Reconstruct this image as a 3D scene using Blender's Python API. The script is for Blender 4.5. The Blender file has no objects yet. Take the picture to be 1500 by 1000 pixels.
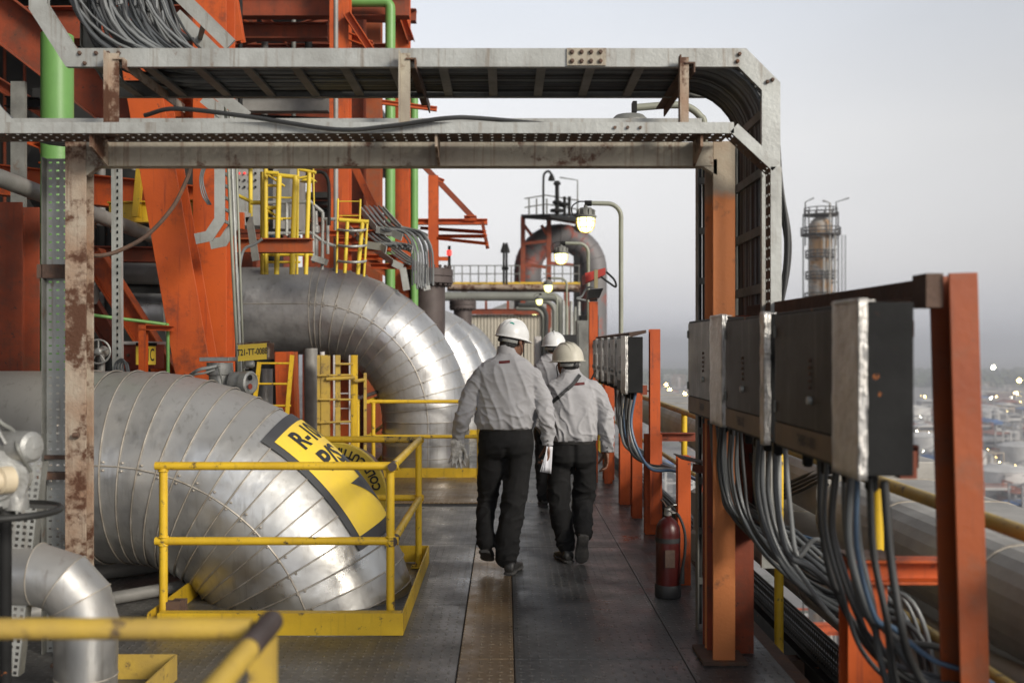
import bpy, bmesh, math, random
from mathutils import Vector, Matrix, noise, Quaternion
R = math.radians
random.seed(7)
S = bpy.context.scene
COL = S.collection

# ---------------------------------------------------------------- camera, world, sun, exposure
FPX = 1458.3
CAMZ = 1.57
def at(px, py, Y):
    return Vector(((px - 740) * Y / FPX, Y, CAMZ - (py - 510) * Y / FPX))
cd = bpy.data.cameras.new('camera')
cam = bpy.data.objects.new('camera', cd); COL.objects.link(cam)
cam.location = (0, 0, CAMZ); cam.rotation_euler = (R(90), 0, 0)
cd.lens = 35.0; cd.sensor_width = 36.0; cd.sensor_fit = 'HORIZONTAL'
cd.shift_x = 10 / 1500; cd.shift_y = 10 / 1500
cd.clip_start = 0.05; cd.clip_end = 20000
cd.dof.use_dof = True; cd.dof.focus_distance = 6.95; cd.dof.aperture_fstop = 1.9
cd.dof.aperture_blades = 9
S.camera = cam

SUN_EL, SUN_AZ = 24.0, 135.0          # azimuth measured clockwise from +Y (view direction)
w = bpy.data.worlds.new('World'); S.world = w; w.use_nodes = True
nt = w.node_tree; nt.nodes.clear()
n_out = nt.nodes.new('ShaderNodeOutputWorld'); n_bg = nt.nodes.new('ShaderNodeBackground')
n_sky = nt.nodes.new('ShaderNodeTexSky'); n_sky.sky_type = 'NISHITA'; n_sky.sun_disc = False
n_sky.sun_elevation = R(SUN_EL); n_sky.sun_rotation = R(SUN_AZ); n_sky.dust_density = 4.0; n_sky.air_density = 1.2
n_tc = nt.nodes.new('ShaderNodeTexCoord'); n_sep = nt.nodes.new('ShaderNodeSeparateXYZ')
nt.links.new(n_tc.outputs['Generated'], n_sep.inputs[0])
# overcast veil: a soft grey cloud sheet that mutes the clear sky, bluer-grey at the horizon
n_map = nt.nodes.new('ShaderNodeMapping'); n_map.inputs['Scale'].default_value = (1.2, 1.2, 3.5)
n_ns = nt.nodes.new('ShaderNodeTexNoise'); n_ns.inputs['Scale'].default_value = 1.6; n_ns.inputs['Detail'].default_value = 4
nt.links.new(n_tc.outputs['Generated'], n_map.inputs[0]); nt.links.new(n_map.outputs[0], n_ns.inputs[0])
n_rp = nt.nodes.new('ShaderNodeValToRGB')
e = n_rp.color_ramp.elements
e[0].position = 0.0; e[0].color = (5.7, 5.75, 6.2, 1)
e[1].position = 1.0; e[1].color = (1.7, 1.8, 2.05, 1)
for p_, c_ in ((0.03, (6.7, 6.7, 7.05, 1)), (0.08, (7.35, 7.25, 7.35, 1)), (0.20, (7.55, 7.5, 7.55, 1)), (0.36, (6.4, 6.75, 7.35, 1)), (0.60, (3.0, 3.2, 3.6, 1))):
    el = n_rp.color_ramp.elements.new(p_); el.color = c_
nt.links.new(n_sep.outputs['Z'], n_rp.inputs['Fac'])
n_mv = nt.nodes.new('ShaderNodeMath'); n_mv.operation = 'MULTIPLY_ADD'; n_mv.inputs[1].default_value = 0.26; n_mv.inputs[2].default_value = 0.87
nt.links.new(n_ns.outputs['Fac'], n_mv.inputs[0])
# the veil is thinner straight ahead and slightly left, thicker and smokier to the right
n_az = nt.nodes.new('ShaderNodeVectorMath'); n_az.operation = 'DOT_PRODUCT'; n_az.inputs[1].default_value = (-0.22, 0.96, 0.12)
nt.links.new(n_tc.outputs['Generated'], n_az.inputs[0])
n_ar = nt.nodes.new('ShaderNodeMapRange'); n_ar.interpolation_type = 'SMOOTHSTEP'
n_ar.inputs['From Min'].default_value = 0.70; n_ar.inputs['From Max'].default_value = 1.0; n_ar.inputs['To Min'].default_value = 0.84; n_ar.inputs['To Max'].default_value = 1.20
nt.links.new(n_az.outputs['Value'], n_ar.inputs['Value'])
n_mm = nt.nodes.new('ShaderNodeMath'); n_mm.operation = 'MULTIPLY'
nt.links.new(n_mv.outputs[0], n_mm.inputs[0]); nt.links.new(n_ar.outputs[0], n_mm.inputs[1])
# and the low sun behind the viewer lights the veil there
n_bz = nt.nodes.new('ShaderNodeVectorMath'); n_bz.operation = 'DOT_PRODUCT'; n_bz.inputs[1].default_value = (0.42, -0.80, 0.42)
nt.links.new(n_tc.outputs['Generated'], n_bz.inputs[0])
n_br = nt.nodes.new('ShaderNodeMapRange'); n_br.interpolation_type = 'SMOOTHSTEP'
n_br.inputs['From Min'].default_value = 0.35; n_br.inputs['From Max'].default_value = 0.95; n_br.inputs['To Min'].default_value = 0.0; n_br.inputs['To Max'].default_value = 0.9
nt.links.new(n_bz.outputs['Value'], n_br.inputs['Value'])
n_ad = nt.nodes.new('ShaderNodeMath'); n_ad.operation = 'ADD'
nt.links.new(n_mm.outputs[0], n_ad.inputs[0]); nt.links.new(n_br.outputs[0], n_ad.inputs[1])
n_vm = nt.nodes.new('ShaderNodeVectorMath'); n_vm.operation = 'SCALE'
nt.links.new(n_rp.outputs['Color'], n_vm.inputs[0]); nt.links.new(n_ad.outputs[0], n_vm.inputs['Scale'])
n_mix = nt.nodes.new('ShaderNodeMix'); n_mix.data_type = 'RGBA'; n_mix.inputs['Factor'].default_value = 0.88
nt.links.new(n_sky.outputs[0], n_mix.inputs['A']); nt.links.new(n_vm.outputs[0], n_mix.inputs['B'])
nt.links.new(n_mix.outputs['Result'], n_bg.inputs['Color'])
n_bg.inputs['Strength'].default_value = 0.10
nt.links.new(n_bg.outputs[0], n_out.inputs['Surface'])

sd = bpy.data.lights.new('sun', 'SUN'); sd.energy = 3.1; sd.angle = R(18); sd.color = (1.0, 0.935, 0.83)
sun = bpy.data.objects.new('sun', sd); COL.objects.link(sun)
_d = Vector((math.sin(R(SUN_AZ)) * math.cos(R(SUN_EL)), math.cos(R(SUN_AZ)) * math.cos(R(SUN_EL)), math.sin(R(SUN_EL))))
sun.rotation_euler = _d.to_track_quat('Z', 'Y').to_euler()

S.view_settings.view_transform = 'Standard'; S.view_settings.look = 'None'
S.view_settings.exposure = 0.22; S.view_settings.gamma = 1.0
S.cycles.max_bounces = 6; S.cycles.volume_bounces = 0
S.cycles.use_denoising = True

# ---------------------------------------------------------------- materials
def new_mat(name):
    m = bpy.data.materials.new(name); m.use_nodes = True
    t = m.node_tree; b = t.nodes['Principled BSDF']
    return m, t, b
def _noise(t, src, scale, detail=5, rough=0.6, stretch=None):
    v = src
    if stretch:
        mp = t.nodes.new('ShaderNodeMapping'); mp.inputs['Scale'].default_value = stretch
        t.links.new(src, mp.inputs[0]); v = mp.outputs[0]
    n = t.nodes.new('ShaderNodeTexNoise'); n.inputs['Scale'].default_value = scale
    n.inputs['Detail'].default_value = detail; n.inputs['Roughness'].default_value = rough
    t.links.new(v, n.inputs['Vector'])
    return n.outputs['Fac']
def _ramp(t, src, a, b):
    r = t.nodes.new('ShaderNodeMapRange'); r.inputs['From Min'].default_value = a; r.inputs['From Max'].default_value = b
    t.links.new(src, r.inputs['Value']); return r.outputs['Result']
def _mix(t, fac, a, b):
    m = t.nodes.new('ShaderNodeMix'); m.data_type = 'RGBA'
    if fac is not None: t.links.new(fac, m.inputs['Factor'])
    for s, x in (('A', a), ('B', b)):
        if isinstance(x, tuple): m.inputs[s].default_value = (*x, 1)
        else: t.links.new(x, m.inputs[s])
    return m.outputs['Result']
def _mul(t, a, k, op='MULTIPLY'):
    m = t.nodes.new('ShaderNodeMath'); m.operation = op
    t.links.new(a, m.inputs[0])
    if isinstance(k, (int, float)): m.inputs[1].default_value = k
    else: t.links.new(k, m.inputs[1])
    return m.outputs[0]
def _oc(t):
    return t.nodes.new('ShaderNodeTexCoord').outputs['Object']

def M(name, col, col2=None, sc=4, rough=0.6, metal=0.0, bump=0.0, bsc=60, stain=None, st=(0.55, 0.7), stsc=6, streak=None, spec=None, rvar=0.12, band=None, chip=None):
    """col/col2 mottled, stain = worn patches (colour) where the noise is above st, streak = vertical runs"""
    m, t, b = new_mat(name)
    o = _oc(t)
    c2 = col2 or tuple(c * 0.7 for c in col)
    c = _mix(t, _ramp(t, _noise(t, o, sc), 0.35, 0.68), col, c2)
    if band:                                       # a second coat of paint below / above a height
        z, bc, soft = band
        sp = t.nodes.new('ShaderNodeSeparateXYZ'); t.links.new(o, sp.inputs[0])
        zz = _mul(t, sp.outputs['Z'], _mul(t, _noise(t, o, 9), 0.12), 'ADD')
        c = _mix(t, _ramp(t, zz, z, z + soft), bc, c)
    if streak:
        sk = _ramp(t, _noise(t, o, 1.0, 4, 0.6, (30, 30, 1.6)), 0.56, 0.72)
        c = _mix(t, _mul(t, sk, 0.7), c, streak)
    if stain:
        s = _ramp(t, _noise(t, o, stsc, 8, 0.7), st[0], st[1])
        c = _mix(t, s, c, stain)
    if chip:
        c = _mix(t, _mul(t, _ramp(t, _noise(t, o, chip[1], 4, 0.7), chip[2], chip[2] + .03), .85), c, chip[0])
    t.links.new(c, b.inputs['Base Color'])
    b.inputs['Metallic'].default_value = metal
    r = t.nodes.new('ShaderNodeMapRange'); r.inputs['To Min'].default_value = max(0.05, rough - rvar); r.inputs['To Max'].default_value = min(1, rough + rvar)
    t.links.new(_noise(t, o, sc * 2.3), r.inputs['Value']); t.links.new(r.outputs[0], b.inputs['Roughness'])
    if spec is not None: b.inputs['Specular IOR Level'].default_value = spec
    if bump:
        bp = t.nodes.new('ShaderNodeBump'); bp.inputs['Strength'].default_value = bump; bp.inputs['Distance'].default_value = 0.01
        t.links.new(_noise(t, o, bsc, 6), bp.inputs['Height']); t.links.new(bp.outputs[0], b.inputs['Normal'])
    return m

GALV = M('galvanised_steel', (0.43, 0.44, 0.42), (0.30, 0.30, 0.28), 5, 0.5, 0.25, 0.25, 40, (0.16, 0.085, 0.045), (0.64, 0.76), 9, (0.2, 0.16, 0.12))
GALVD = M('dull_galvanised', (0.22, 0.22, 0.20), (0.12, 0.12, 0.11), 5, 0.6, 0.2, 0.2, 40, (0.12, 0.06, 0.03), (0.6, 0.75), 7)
BEAMG = M('weathered_grey_paint', (0.40, 0.36, 0.28), (0.27, 0.23, 0.18), 3, 0.65, 0.0, 0.35, 50, (0.10, 0.042, 0.02), (0.565, 0.64), 5, (0.15, 0.075, 0.04))
RUST = M('rusty_steel', (0.38, 0.32, 0.25), (0.26, 0.15, 0.09), 3.5, 0.75, 0.0, 0.5, 45, (0.085, 0.034, 0.016), (0.49, 0.57), 5.5, (0.11, 0.045, 0.02))
RUSTD = M('dark_rusty_steel', (0.13, 0.075, 0.05), (0.07, 0.045, 0.035), 6, 0.8, 0.0, 0.4, 50, (0.17, 0.07, 0.03), (0.55, 0.7), 8)
COLM = M('column_paint', (0.36, 0.30, 0.22), (0.29, 0.2, 0.13), 4, 0.65, 0, 0.3, 45, (0.18, 0.08, 0.04), (0.6, 0.72), 7, None, None, 0.12, (2.36, (0.60, 0.20, 0.06), 0.05))
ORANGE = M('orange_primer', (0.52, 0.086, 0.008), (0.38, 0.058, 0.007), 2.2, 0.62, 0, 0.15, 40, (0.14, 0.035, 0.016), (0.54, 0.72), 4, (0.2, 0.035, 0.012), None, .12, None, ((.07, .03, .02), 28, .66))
ORANGED = M('dusty_shaded_orange_primer', (0.27, 0.050, 0.015), (0.16, 0.032, 0.012), 3, 0.7, 0, 0.2, 40, (0.11, 0.04, 0.022), (0.5, 0.7), 4, (0.12, 0.035, 0.02), None, .12, None, ((.05, .025, .018), 22, .64))  # dusty paint; its darker tone also stands in for shade under the cabinets
ORANGEP = M('faded_orange', (0.34, 0.072, 0.012), (0.24, 0.048, 0.012), 2.5, 0.6, 0, 0.2, 30, (0.22, 0.07, 0.03), (0.48, 0.66), 6, (0.16, 0.045, 0.02), None, .12, None, ((.10, .045, .025), 40, .66))
YEL = M('yellow_paint', (0.72, 0.47, 0.025), (0.58, 0.36, 0.02), 4, 0.45, 0, 0.12, 60, (0.10, 0.07, 0.04), (0.60, 0.66), 14, (0.40, 0.25, 0.03), None, .12, None, ((.08, .05, .03), 60, .68))
YELW = M('worn_yellow_paint', (0.55, 0.37, 0.06), (0.38, 0.26, 0.07), 5, 0.55, 0, 0.2, 60, (0.10, 0.07, 0.05), (0.57, 0.66), 12)
YELB = M('bright_yellow_paint', (0.74, 0.55, 0.04), (0.60, 0.43, 0.04), 3, 0.5, 0, 0.1)
GREEN = M('green_paint', (0.15, 0.33, 0.085), (0.12, 0.27, 0.07), 2, 0.45, 0, 0.1)
DARK = M('black_steel', (0.022, 0.022, 0.022), (0.014, 0.014, 0.014), 5, 0.5, 0.0, 0.1, 50, (0.30, 0.10, 0.03), (0.645, 0.665), 11, None, .08)
BOXF = M('dark_cabinet_paint', (0.040, 0.040, 0.038), (0.016, 0.016, 0.017), 2.5, 0.5, 0.0, 0.1, 50, (0.10, 0.08, 0.06), (0.6, 0.8), 3, (0.10, 0.095, 0.085), .25)
FOIL = M('crinkled_foil_tape', (0.62, 0.60, 0.57), (0.42, 0.40, 0.37), 9, 0.36, 0.6, 1.0, 26, (.25, .23, .2), (.62, .72), 7)
DUSTY = M('dusty_duct_cladding', (0.44, 0.42, 0.385), (0.30, 0.285, 0.26), 2.5, 0.65, 0.25, 0.2, 20, (0.16, 0.14, 0.12), (0.6, 0.8), 3)
BRONZE = M('brown_heat_paint', (0.085, 0.065, 0.06), (0.055, 0.04, 0.037), 5, 0.6, 0.2, 0.3, 40, (0.22, 0.17, 0.14), (0.66, 0.8), 9)
CABLE = M('grey_cable_sheath', (0.085, 0.092, 0.097), (0.055, 0.058, 0.06), 6, 0.34, 0, 0)
CABLEB = M('black_cable_sheath', (0.035, 0.036, 0.036), (0.025, 0.025, 0.025), 6, 0.45, 0, 0)
CABLEL = M('pale_cable_sheath', (0.20, 0.21, 0.21), (0.14, 0.145, 0.145), 6, 0.36, 0, 0)
CABLEBL = M('blue_cable_sheath', (0.075, 0.13, 0.21), (0.05, 0.09, 0.15), 6, 0.45, 0, 0)
CASTAL = M('cast_aluminium', (0.42, 0.42, 0.40), (0.27, 0.265, 0.25), 9, 0.5, 0.5, 0.4, 50)
CREAM = M('cream_cap', (0.62, 0.52, 0.36), (0.5, 0.42, 0.3), 5, 0.5)
PIPEG = M('grey_pipe', (0.30, 0.29, 0.27), (0.2, 0.19, 0.175), 3, 0.55, 0.15, 0.2, 30)
GPAINT = M('grey_green_conduit', (0.30, 0.31, 0.25), (0.21, 0.21, 0.16), 3, 0.5, 0.1)
INK = M('black_lettering', (0.028, 0.028, 0.03), (0.02, 0.02, 0.02), 5, 0.6)
SIGNY = M('sign_yellow', (0.86, 0.61, 0.05), (0.78, 0.54, 0.07), 6, 0.55, 0, 0, 60, (0.45, 0.34, 0.12), (0.62, 0.75), 7)
SIGNG = M('sign_border_grey', (0.06, 0.062, 0.065), (0.045, 0.045, 0.05), 6, 0.6)
REDBOX = M('red_enclosure', (0.30, 0.045, 0.02), (0.22, 0.035, 0.018), 3, 0.6)
WHITEP = M('dusty_white', (0.55, 0.52, 0.5), (0.45, 0.42, 0.40), 4, 0.6)
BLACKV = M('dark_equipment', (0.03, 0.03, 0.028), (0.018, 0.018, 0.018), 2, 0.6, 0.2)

def cladding(name, col=(0.60, 0.59, 0.56), dirt=(0.33, 0.30, 0.26), amt=(0.45, 0.75), rough=0.33, marks=False, vert=False):
    m, t, b = new_mat(name); o = _oc(t)
    c = _mix(t, _ramp(t, _noise(t, o, 2.2, 6), 0.3, 0.7), col, tuple(x * 0.82 for x in col))
    dn = _ramp(t, _noise(t, o, 1.3, 9, 0.68), *amt)
    # dust lies on surfaces that look up
    g = t.nodes.new('ShaderNodeNewGeometry'); sp = t.nodes.new('ShaderNodeSeparateXYZ'); t.links.new(g.outputs['Normal'], sp.inputs[0])
    up = _ramp(t, sp.outputs['Z'], 0.35, 1.0)
    dd = _mul(t, _mul(t, up, 0.65), dn, 'MAXIMUM')
    dd = _mul(t, dd, 0.85)
    c = _mix(t, dd, c, dirt)
    met = _mul(t, dd, -0.75); met = _mul(t, met, 0.92, 'ADD')
    dr_ = _ramp(t, _noise(t, o, 1.0, 4, 0.6, (22, 22, 1.3)), 0.56, 0.70)
    c = _mix(t, _mul(t, dr_, 0.45), c, tuple(x * 0.75 for x in dirt))
    if marks:
        mk = _ramp(t, _noise(t, o, 5.5, 10, 0.75), 0.665, 0.70)
        c = _mix(t, mk, c, (0.03, 0.028, 0.025))
    t.links.new(c, b.inputs['Base Color']); t.links.new(met, b.inputs['Metallic'])
    rr = t.nodes.new('ShaderNodeMapRange'); rr.inputs['To Min'].default_value = rough - 0.08; rr.inputs['To Max'].default_value = rough + 0.2
    t.links.new(_noise(t, o, 3.5, 8, 0.65), rr.inputs['Value'])
    ra = _mul(t, _mul(t, dd, 0.25), rr.outputs[0], 'ADD'); t.links.new(ra, b.inputs['Roughness'])
    bp = t.nodes.new('ShaderNodeBump'); bp.inputs['Strength'].default_value = 0.5; bp.inputs['Distance'].default_value = 0.02
    t.links.new(_noise(t, o, 3.0, 3), bp.inputs['Height'])
    bp2 = t.nodes.new('ShaderNodeBump'); bp2.inputs['Strength'].default_value = 0.12; bp2.inputs['Distance'].default_value = 0.004
    t.links.new(_noise(t, o, 45, 5), bp2.inputs['Height']); t.links.new(bp.outputs[0], bp2.inputs['Normal'])
    t.links.new(bp2.outputs[0], b.inputs['Normal'])
    return m
ALU = cladding('aluminium_cladding', (0.66, 0.66, 0.65), (0.36, 0.335, 0.30), (0.44, 0.74), 0.27)
ALUB = cladding('aluminium_cladding_matt', (0.57, 0.57, 0.56), (0.33, 0.305, 0.27), (0.46, 0.76), 0.34)
ALUC = cladding('aluminium_cladding_bright', (0.64, 0.63, 0.60), (0.36, 0.33, 0.28), (0.5, 0.8), 0.22)
ALUD2 = cladding('sooty_cladding_matt', (0.56, 0.56, 0.56), (0.28, 0.26, 0.24), (0.45, 0.75), 0.36, True)
ALUD = cladding('sooty_aluminium_cladding', (0.62, 0.62, 0.62), (0.32, 0.30, 0.275), (0.48, 0.78), 0.26, True)
ALUS = cladding('small_pipe_cladding', (0.5, 0.5, 0.49), (0.32, 0.28, 0.24), (0.42, 0.7), 0.38)
SEAM = M('cladding_seam_bead', (0.52, 0.48, 0.42), (0.30, 0.26, 0.21), 12, 0.5, 0.5)

def checker_plate(name, col, col2, wear, size=0.05):
    m, t, b = new_mat(name); o = _oc(t)
    sp = t.nodes.new('ShaderNodeSeparateXYZ'); t.links.new(o, sp.inputs[0])
    def mth(op, a, b_=None):
        n = t.nodes.new('ShaderNodeMath'); n.operation = op
        for i, x in enumerate((a, b_)):
            if x is None: continue
            if isinstance(x, (int, float)): n.inputs[i].default_value = x
            else: t.links.new(x, n.inputs[i])
        return n.outputs[0]
    u = mth('DIVIDE', sp.outputs['X'], size); v = mth('DIVIDE', sp.outputs['Y'], size)
    fu = mth('SUBTRACT', mth('FRACT', u), 0.5); fv = mth('SUBTRACT', mth('FRACT', v), 0.5)
    par = mth('FRACT', mth('MULTIPLY', mth('ADD', mth('FLOOR', u), mth('FLOOR', v)), 0.5))
    par = mth('GREATER_THAN', mth('ABSOLUTE', par), 0.25)
    # lozenge along u in even cells, along v in odd cells
    def loz(a, c):
        return mth('ADD', mth('MULTIPLY', mth('ABSOLUTE', a), 2.3), mth('MULTIPLY', mth('ABSOLUTE', c), 6.5))
    l = mth('ADD', mth('MULTIPLY', loz(fu, fv), par), mth('MULTIPLY', loz(fv, fu), mth('SUBTRACT', 1.0, par)))
    h = _ramp(t, l, 1.1, 0.6)
    c = _mix(t, _ramp(t, _noise(t, o, 1.4, 7, 0.6), 0.3, 0.7), col, col2)
    c = _mix(t, _mul(t, _ramp(t, _noise(t, o, 3.1, 6, 0.7), 0.5, 0.7), 0.6), c, tuple(x * 0.55 for x in col))
    c = _mix(t, _mul(t, h, _ramp(t, _noise(t, o, 2.0, 4), 0.35, 0.7)), c, wear)
    t.links.new(c, b.inputs['Base Color'])
    b.inputs['Metallic'].default_value = 0.35
    rr = t.nodes.new('ShaderNodeMapRange'); rr.inputs['From Min'].default_value = .3; rr.inputs['From Max'].default_value = .7; rr.inputs['To Min'].default_value = 0.2; rr.inputs['To Max'].default_value = 0.6
    t.links.new(_noise(t, o, 2.6, 6, 0.65), rr.inputs['Value']); t.links.new(rr.outputs[0], b.inputs['Roughness'])
    bp = t.nodes.new('ShaderNodeBump'); bp.inputs['Strength'].default_value = 1.0; bp.inputs['Distance'].default_value = 0.006
    t.links.new(h, bp.inputs['Height']); t.links.new(bp.outputs[0], b.inputs['Normal'])
    return m
PLATE = checker_plate('checker_plate_steel', (0.095, 0.091, 0.086), (0.17, 0.163, 0.153), (0.31, 0.30, 0.28))
PLATEB = checker_plate('brown_checker_plate', (0.31, 0.205, 0.10), (0.15, 0.11, 0.075), (0.50, 0.41, 0.29))
PLATED = checker_plate('dark_smooth_plate', (0.052, 0.052, 0.052), (0.13, 0.129, 0.126), (0.24, 0.235, 0.228))
SOIL = M('deck_underlay', (0.03, 0.028, 0.026), (0.02, 0.02, 0.02), 4, 0.8)

def emis(name, col, s, base=(0.8, 0.8, 0.6)):
    m, t, b = new_mat(name); b.inputs['Base Color'].default_value = (*base, 1)
    b.inputs['Emission Color'].default_value = (*col, 1); b.inputs['Emission Strength'].default_value = s
    return m
LAMPG = emis('lit_lamp_glass', (0.95, 1.0, 0.42), 3.0)
BULB = emis('lamp_bulb', (1.0, 0.97, 0.72), 30)
FLOODW = emis('white_floodlight', (1.0, 0.93, 0.72), 60)
FLOODY = emis('yellow_floodlight', (1.0, 0.72, 0.22), 60)
REDL = emis('red_indicator', (1.0, 0.05, 0.04), 1.2, (0.5, 0.02, 0.02))

# ---------------------------------------------------------------- mesh builder
class MB:
    def __init__(s): s.v = []; s.f = []; s.sm = []; s.mi = []; s.k = 0
    def add(s, vs, fs, smooth=False):
        b = len(s.v); s.v += [tuple(x) for x in vs]
        for f in fs: s.f.append([i + b for i in f]); s.sm.append(smooth); s.mi.append(s.k)
        return s
    def box(s, x0, x1, y0, y1, z0, z1):
        return s.add([(x, y, z) for z in (z0, z1) for y in (y0, y1) for x in (x0, x1)],
                     [(0, 2, 3, 1), (4, 5, 7, 6), (0, 1, 5, 4), (2, 6, 7, 3), (0, 4, 6, 2), (1, 3, 7, 5)])
    def cbox(s, c, sx, sy, sz, rot=None):
        n = len(s.v); s.box(-sx / 2, sx / 2, -sy / 2, sy / 2, -sz / 2, sz / 2)
        for i in range(n, len(s.v)):
            p = Vector(s.v[i])
            if rot is not None: p = rot @ p
            s.v[i] = tuple(p + Vector(c))
        return s
    def poly(s, pts, d):
        """prism from a polygon of 3-D points pushed along vector d"""
        n = len(pts); d = Vector(d); a = [Vector(p) for p in pts]
        return s.add(a + [p + d for p in a], [tuple(range(n))[::-1], tuple(range(n, 2 * n))] + [(i, (i + 1) % n, n + (i + 1) % n, n + i) for i in range(n)])
    def prof(s, p0, p1, prof, up=(0, 0, 1)):
        """extrude a closed 2-D profile (u sideways, v along up) from p0 to p1"""
        p0 = Vector(p0); p1 = Vector(p1); t = (p1 - p0).normalized(); up = Vector(up)
        u = t.cross(up)
        if u.length < 1e-4: u = t.cross(Vector((0, 1, 0)))
        u.normalize(); v = u.cross(t).normalized()
        n = len(prof)
        vs = [p0 + u * a + v * b for a, b in prof] + [p1 + u * a + v * b for a, b in prof]
        return s.add(vs, [tuple(range(n))[::-1], tuple(range(n, 2 * n))] + [(i, (i + 1) % n, n + (i + 1) % n, n + i) for i in range(n)])
    def bar(s, p0, p1, w_, h_, up=(0, 0, 1)):
        a, b = w_ / 2, h_ / 2
        return s.prof(p0, p1, [(-a, -b), (a, -b), (a, b), (-a, b)], up)
    def ibeam(s, p0, p1, w_, h_, t=0.012, up=(0, 0, 1)):
        a, b = w_ / 2, h_ / 2
        return s.prof(p0, p1, [(-a, -b), (a, -b), (a, -b + t), (t / 2, -b + t), (t / 2, b - t), (a, b - t), (a, b), (-a, b), (-a, b - t), (-t / 2, b - t), (-t / 2, -b + t), (-a, -b + t)], up)
    def chan(s, p0, p1, w_, h_, t=0.01, up=(0, 0, 1)):
        a, b = w_ / 2, h_ / 2
        return s.prof(p0, p1, [(-a, -b), (a, -b), (a, -b + t), (-a + t, -b + t), (-a + t, b - t), (a, b - t), (a, b), (-a, b)], up)
    def angle(s, p0, p1, w_, h_, t=0.008, up=(0, 0, 1)):
        a, b = w_ / 2, h_ / 2
        return s.prof(p0, p1, [(-a, -b), (a, -b), (a, -b + t), (-a + t, -b + t), (-a + t, b), (-a, b)], up)
    def tube(s, pts, r, n=12, cap=True, smooth=True, closed=False):
        pts = [Vector(p) for p in pts]; m = len(pts)
        rr = r if isinstance(r, (list, tuple)) else [r] * m
        vs = []; u = None
        for i, p in enumerate(pts):
            if closed: t = pts[(i + 1) % m] - pts[i - 1]
            else: t = pts[min(i + 1, m - 1)] - pts[max(i - 1, 0)]
            t.normalize()
            if u is None:
                u = t.cross(Vector((0, 0, 1)))
                if u.length < 0.1: u = t.cross(Vector((0, 1, 0)))
            else: u = u - t * u.dot(t)
            u.normalize(); v = t.cross(u)
            vs += [p + (u * math.cos(2 * math.pi * k / n) + v * math.sin(2 * math.pi * k / n)) * rr[i] for k in range(n)]
        fs = [(i * n + k, i * n + (k + 1) % n, (i + 1) * n + (k + 1) % n, (i + 1) * n + k) for i in range(m - 1) for k in range(n)]
        if closed: fs += [((m - 1) * n + k, (m - 1) * n + (k + 1) % n, (k + 1) % n, k) for k in range(n)]
        s.add(vs, fs, smooth)
        if cap and not closed:
            b = len(s.v) - len(vs)
            s.f.append([b + k for k in range(n)][::-1]); s.sm.append(False); s.mi.append(s.k)
            s.f.append([b + (m - 1) * n + k for k in range(n)]); s.sm.append(False); s.mi.append(s.k)
        return s
    def lathe(s, prof, c=(0, 0, 0), axis=(0, 0, 1), n=32, smooth=True, sx=1.0, sy=1.0):
        """prof: (radius, height) list"""
        q = Vector((0, 0, 1)).rotation_difference(Vector(axis).normalized()); c = Vector(c); m = len(prof)
        vs = [c + q @ Vector((r * sx * math.cos(2 * math.pi * k / n), r * sy * math.sin(2 * math.pi * k / n), h)) for r, h in prof for k in range(n)]
        fs = [(i * n + k, i * n + (k + 1) % n, (i + 1) * n + (k + 1) % n, (i + 1) * n + k) for i in range(m - 1) for k in range(n)]
        s.add(vs, fs, smooth)
        b = len(s.v) - len(vs)
        if prof[0][0] > 1e-5: s.f.append([b + k for k in range(n)][::-1]); s.sm.append(False); s.mi.append(s.k)
        if prof[-1][0] > 1e-5: s.f.append([b + (m - 1) * n + k for k in range(n)]); s.sm.append(False); s.mi.append(s.k)
        return s
    def perf(s, o, u, v, U, V, nu, nv, hu=0.5, hv=0.3, stag=False):
        """perforated sheet: origin, unit dirs, sizes, cells; every cell is a frame round a real hole"""
        o = Vector(o); u = Vector(u); v = Vector(v); du, dv = U / nu, V / nv
        for j in range(nv):
            for i in range(nu):
                a = o + u * (i * du) + v * (j * dv)
                cu = 0.5; ox = (1 - hu) / 2 * du; oy = (1 - hv) / 2 * dv
                if stag and j % 2: oy *= 1.0
                P = [a, a + u * du, a + u * du + v * dv, a + v * dv]
                Q = [a + u * ox + v * oy, a + u * (du - ox) + v * oy, a + u * (du - ox) + v * (dv - oy), a + u * ox + v * (dv - oy)]
                s.add(P + Q, [(0, 1, 5, 4), (1, 2, 6, 5), (2, 3, 7, 6), (3, 0, 4, 7)])
        return s
    def build(s, name, mat, parent=None, ang=40, bevel=0, merge=False):
        me = bpy.data.meshes.new(name); me.from_pydata(s.v, [], s.f)
        me.polygons.foreach_set('use_smooth', s.sm)
        for mt in (mat if isinstance(mat, (list, tuple)) else [mat]): me.materials.append(mt)
        if isinstance(mat, (list, tuple)): me.polygons.foreach_set('material_index', s.mi)
        me.update(); me.validate()
        if any(s.sm): me.set_sharp_from_angle(angle=R(ang))
        o = bpy.data.objects.new(name, me); COL.objects.link(o)
        if parent is not None:
            o.parent = parent; o.matrix_parent_inverse = parent_mw(parent).inverted()
        if bevel:
            b = o.modifiers.new('bevel', 'BEVEL'); b.width = bevel; b.segments = 2; b.limit_method = 'ANGLE'
        return o
def parent_mw(p):
    m = Matrix.Translation(p.location) @ p.rotation_euler.to_matrix().to_4x4()
    if p.parent is not None: m = parent_mw(p.parent) @ p.matrix_parent_inverse @ m
    return m
def tag(o, label, cat, group=None):
    o['label'] = label; o['category'] = cat
    if group: o['group'] = group
    return o
def thing(name, label, cat, loc=(0, 0, 0), group=None):
    o = bpy.data.objects.new(name, None); COL.objects.link(o); o.location = loc; o.empty_display_size = 0.2
    return tag(o, label, cat, group)
def struct(name, mb, m, **k):
    o = mb.build(name, m, **k); o['kind'] = 'structure'; return o
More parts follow.
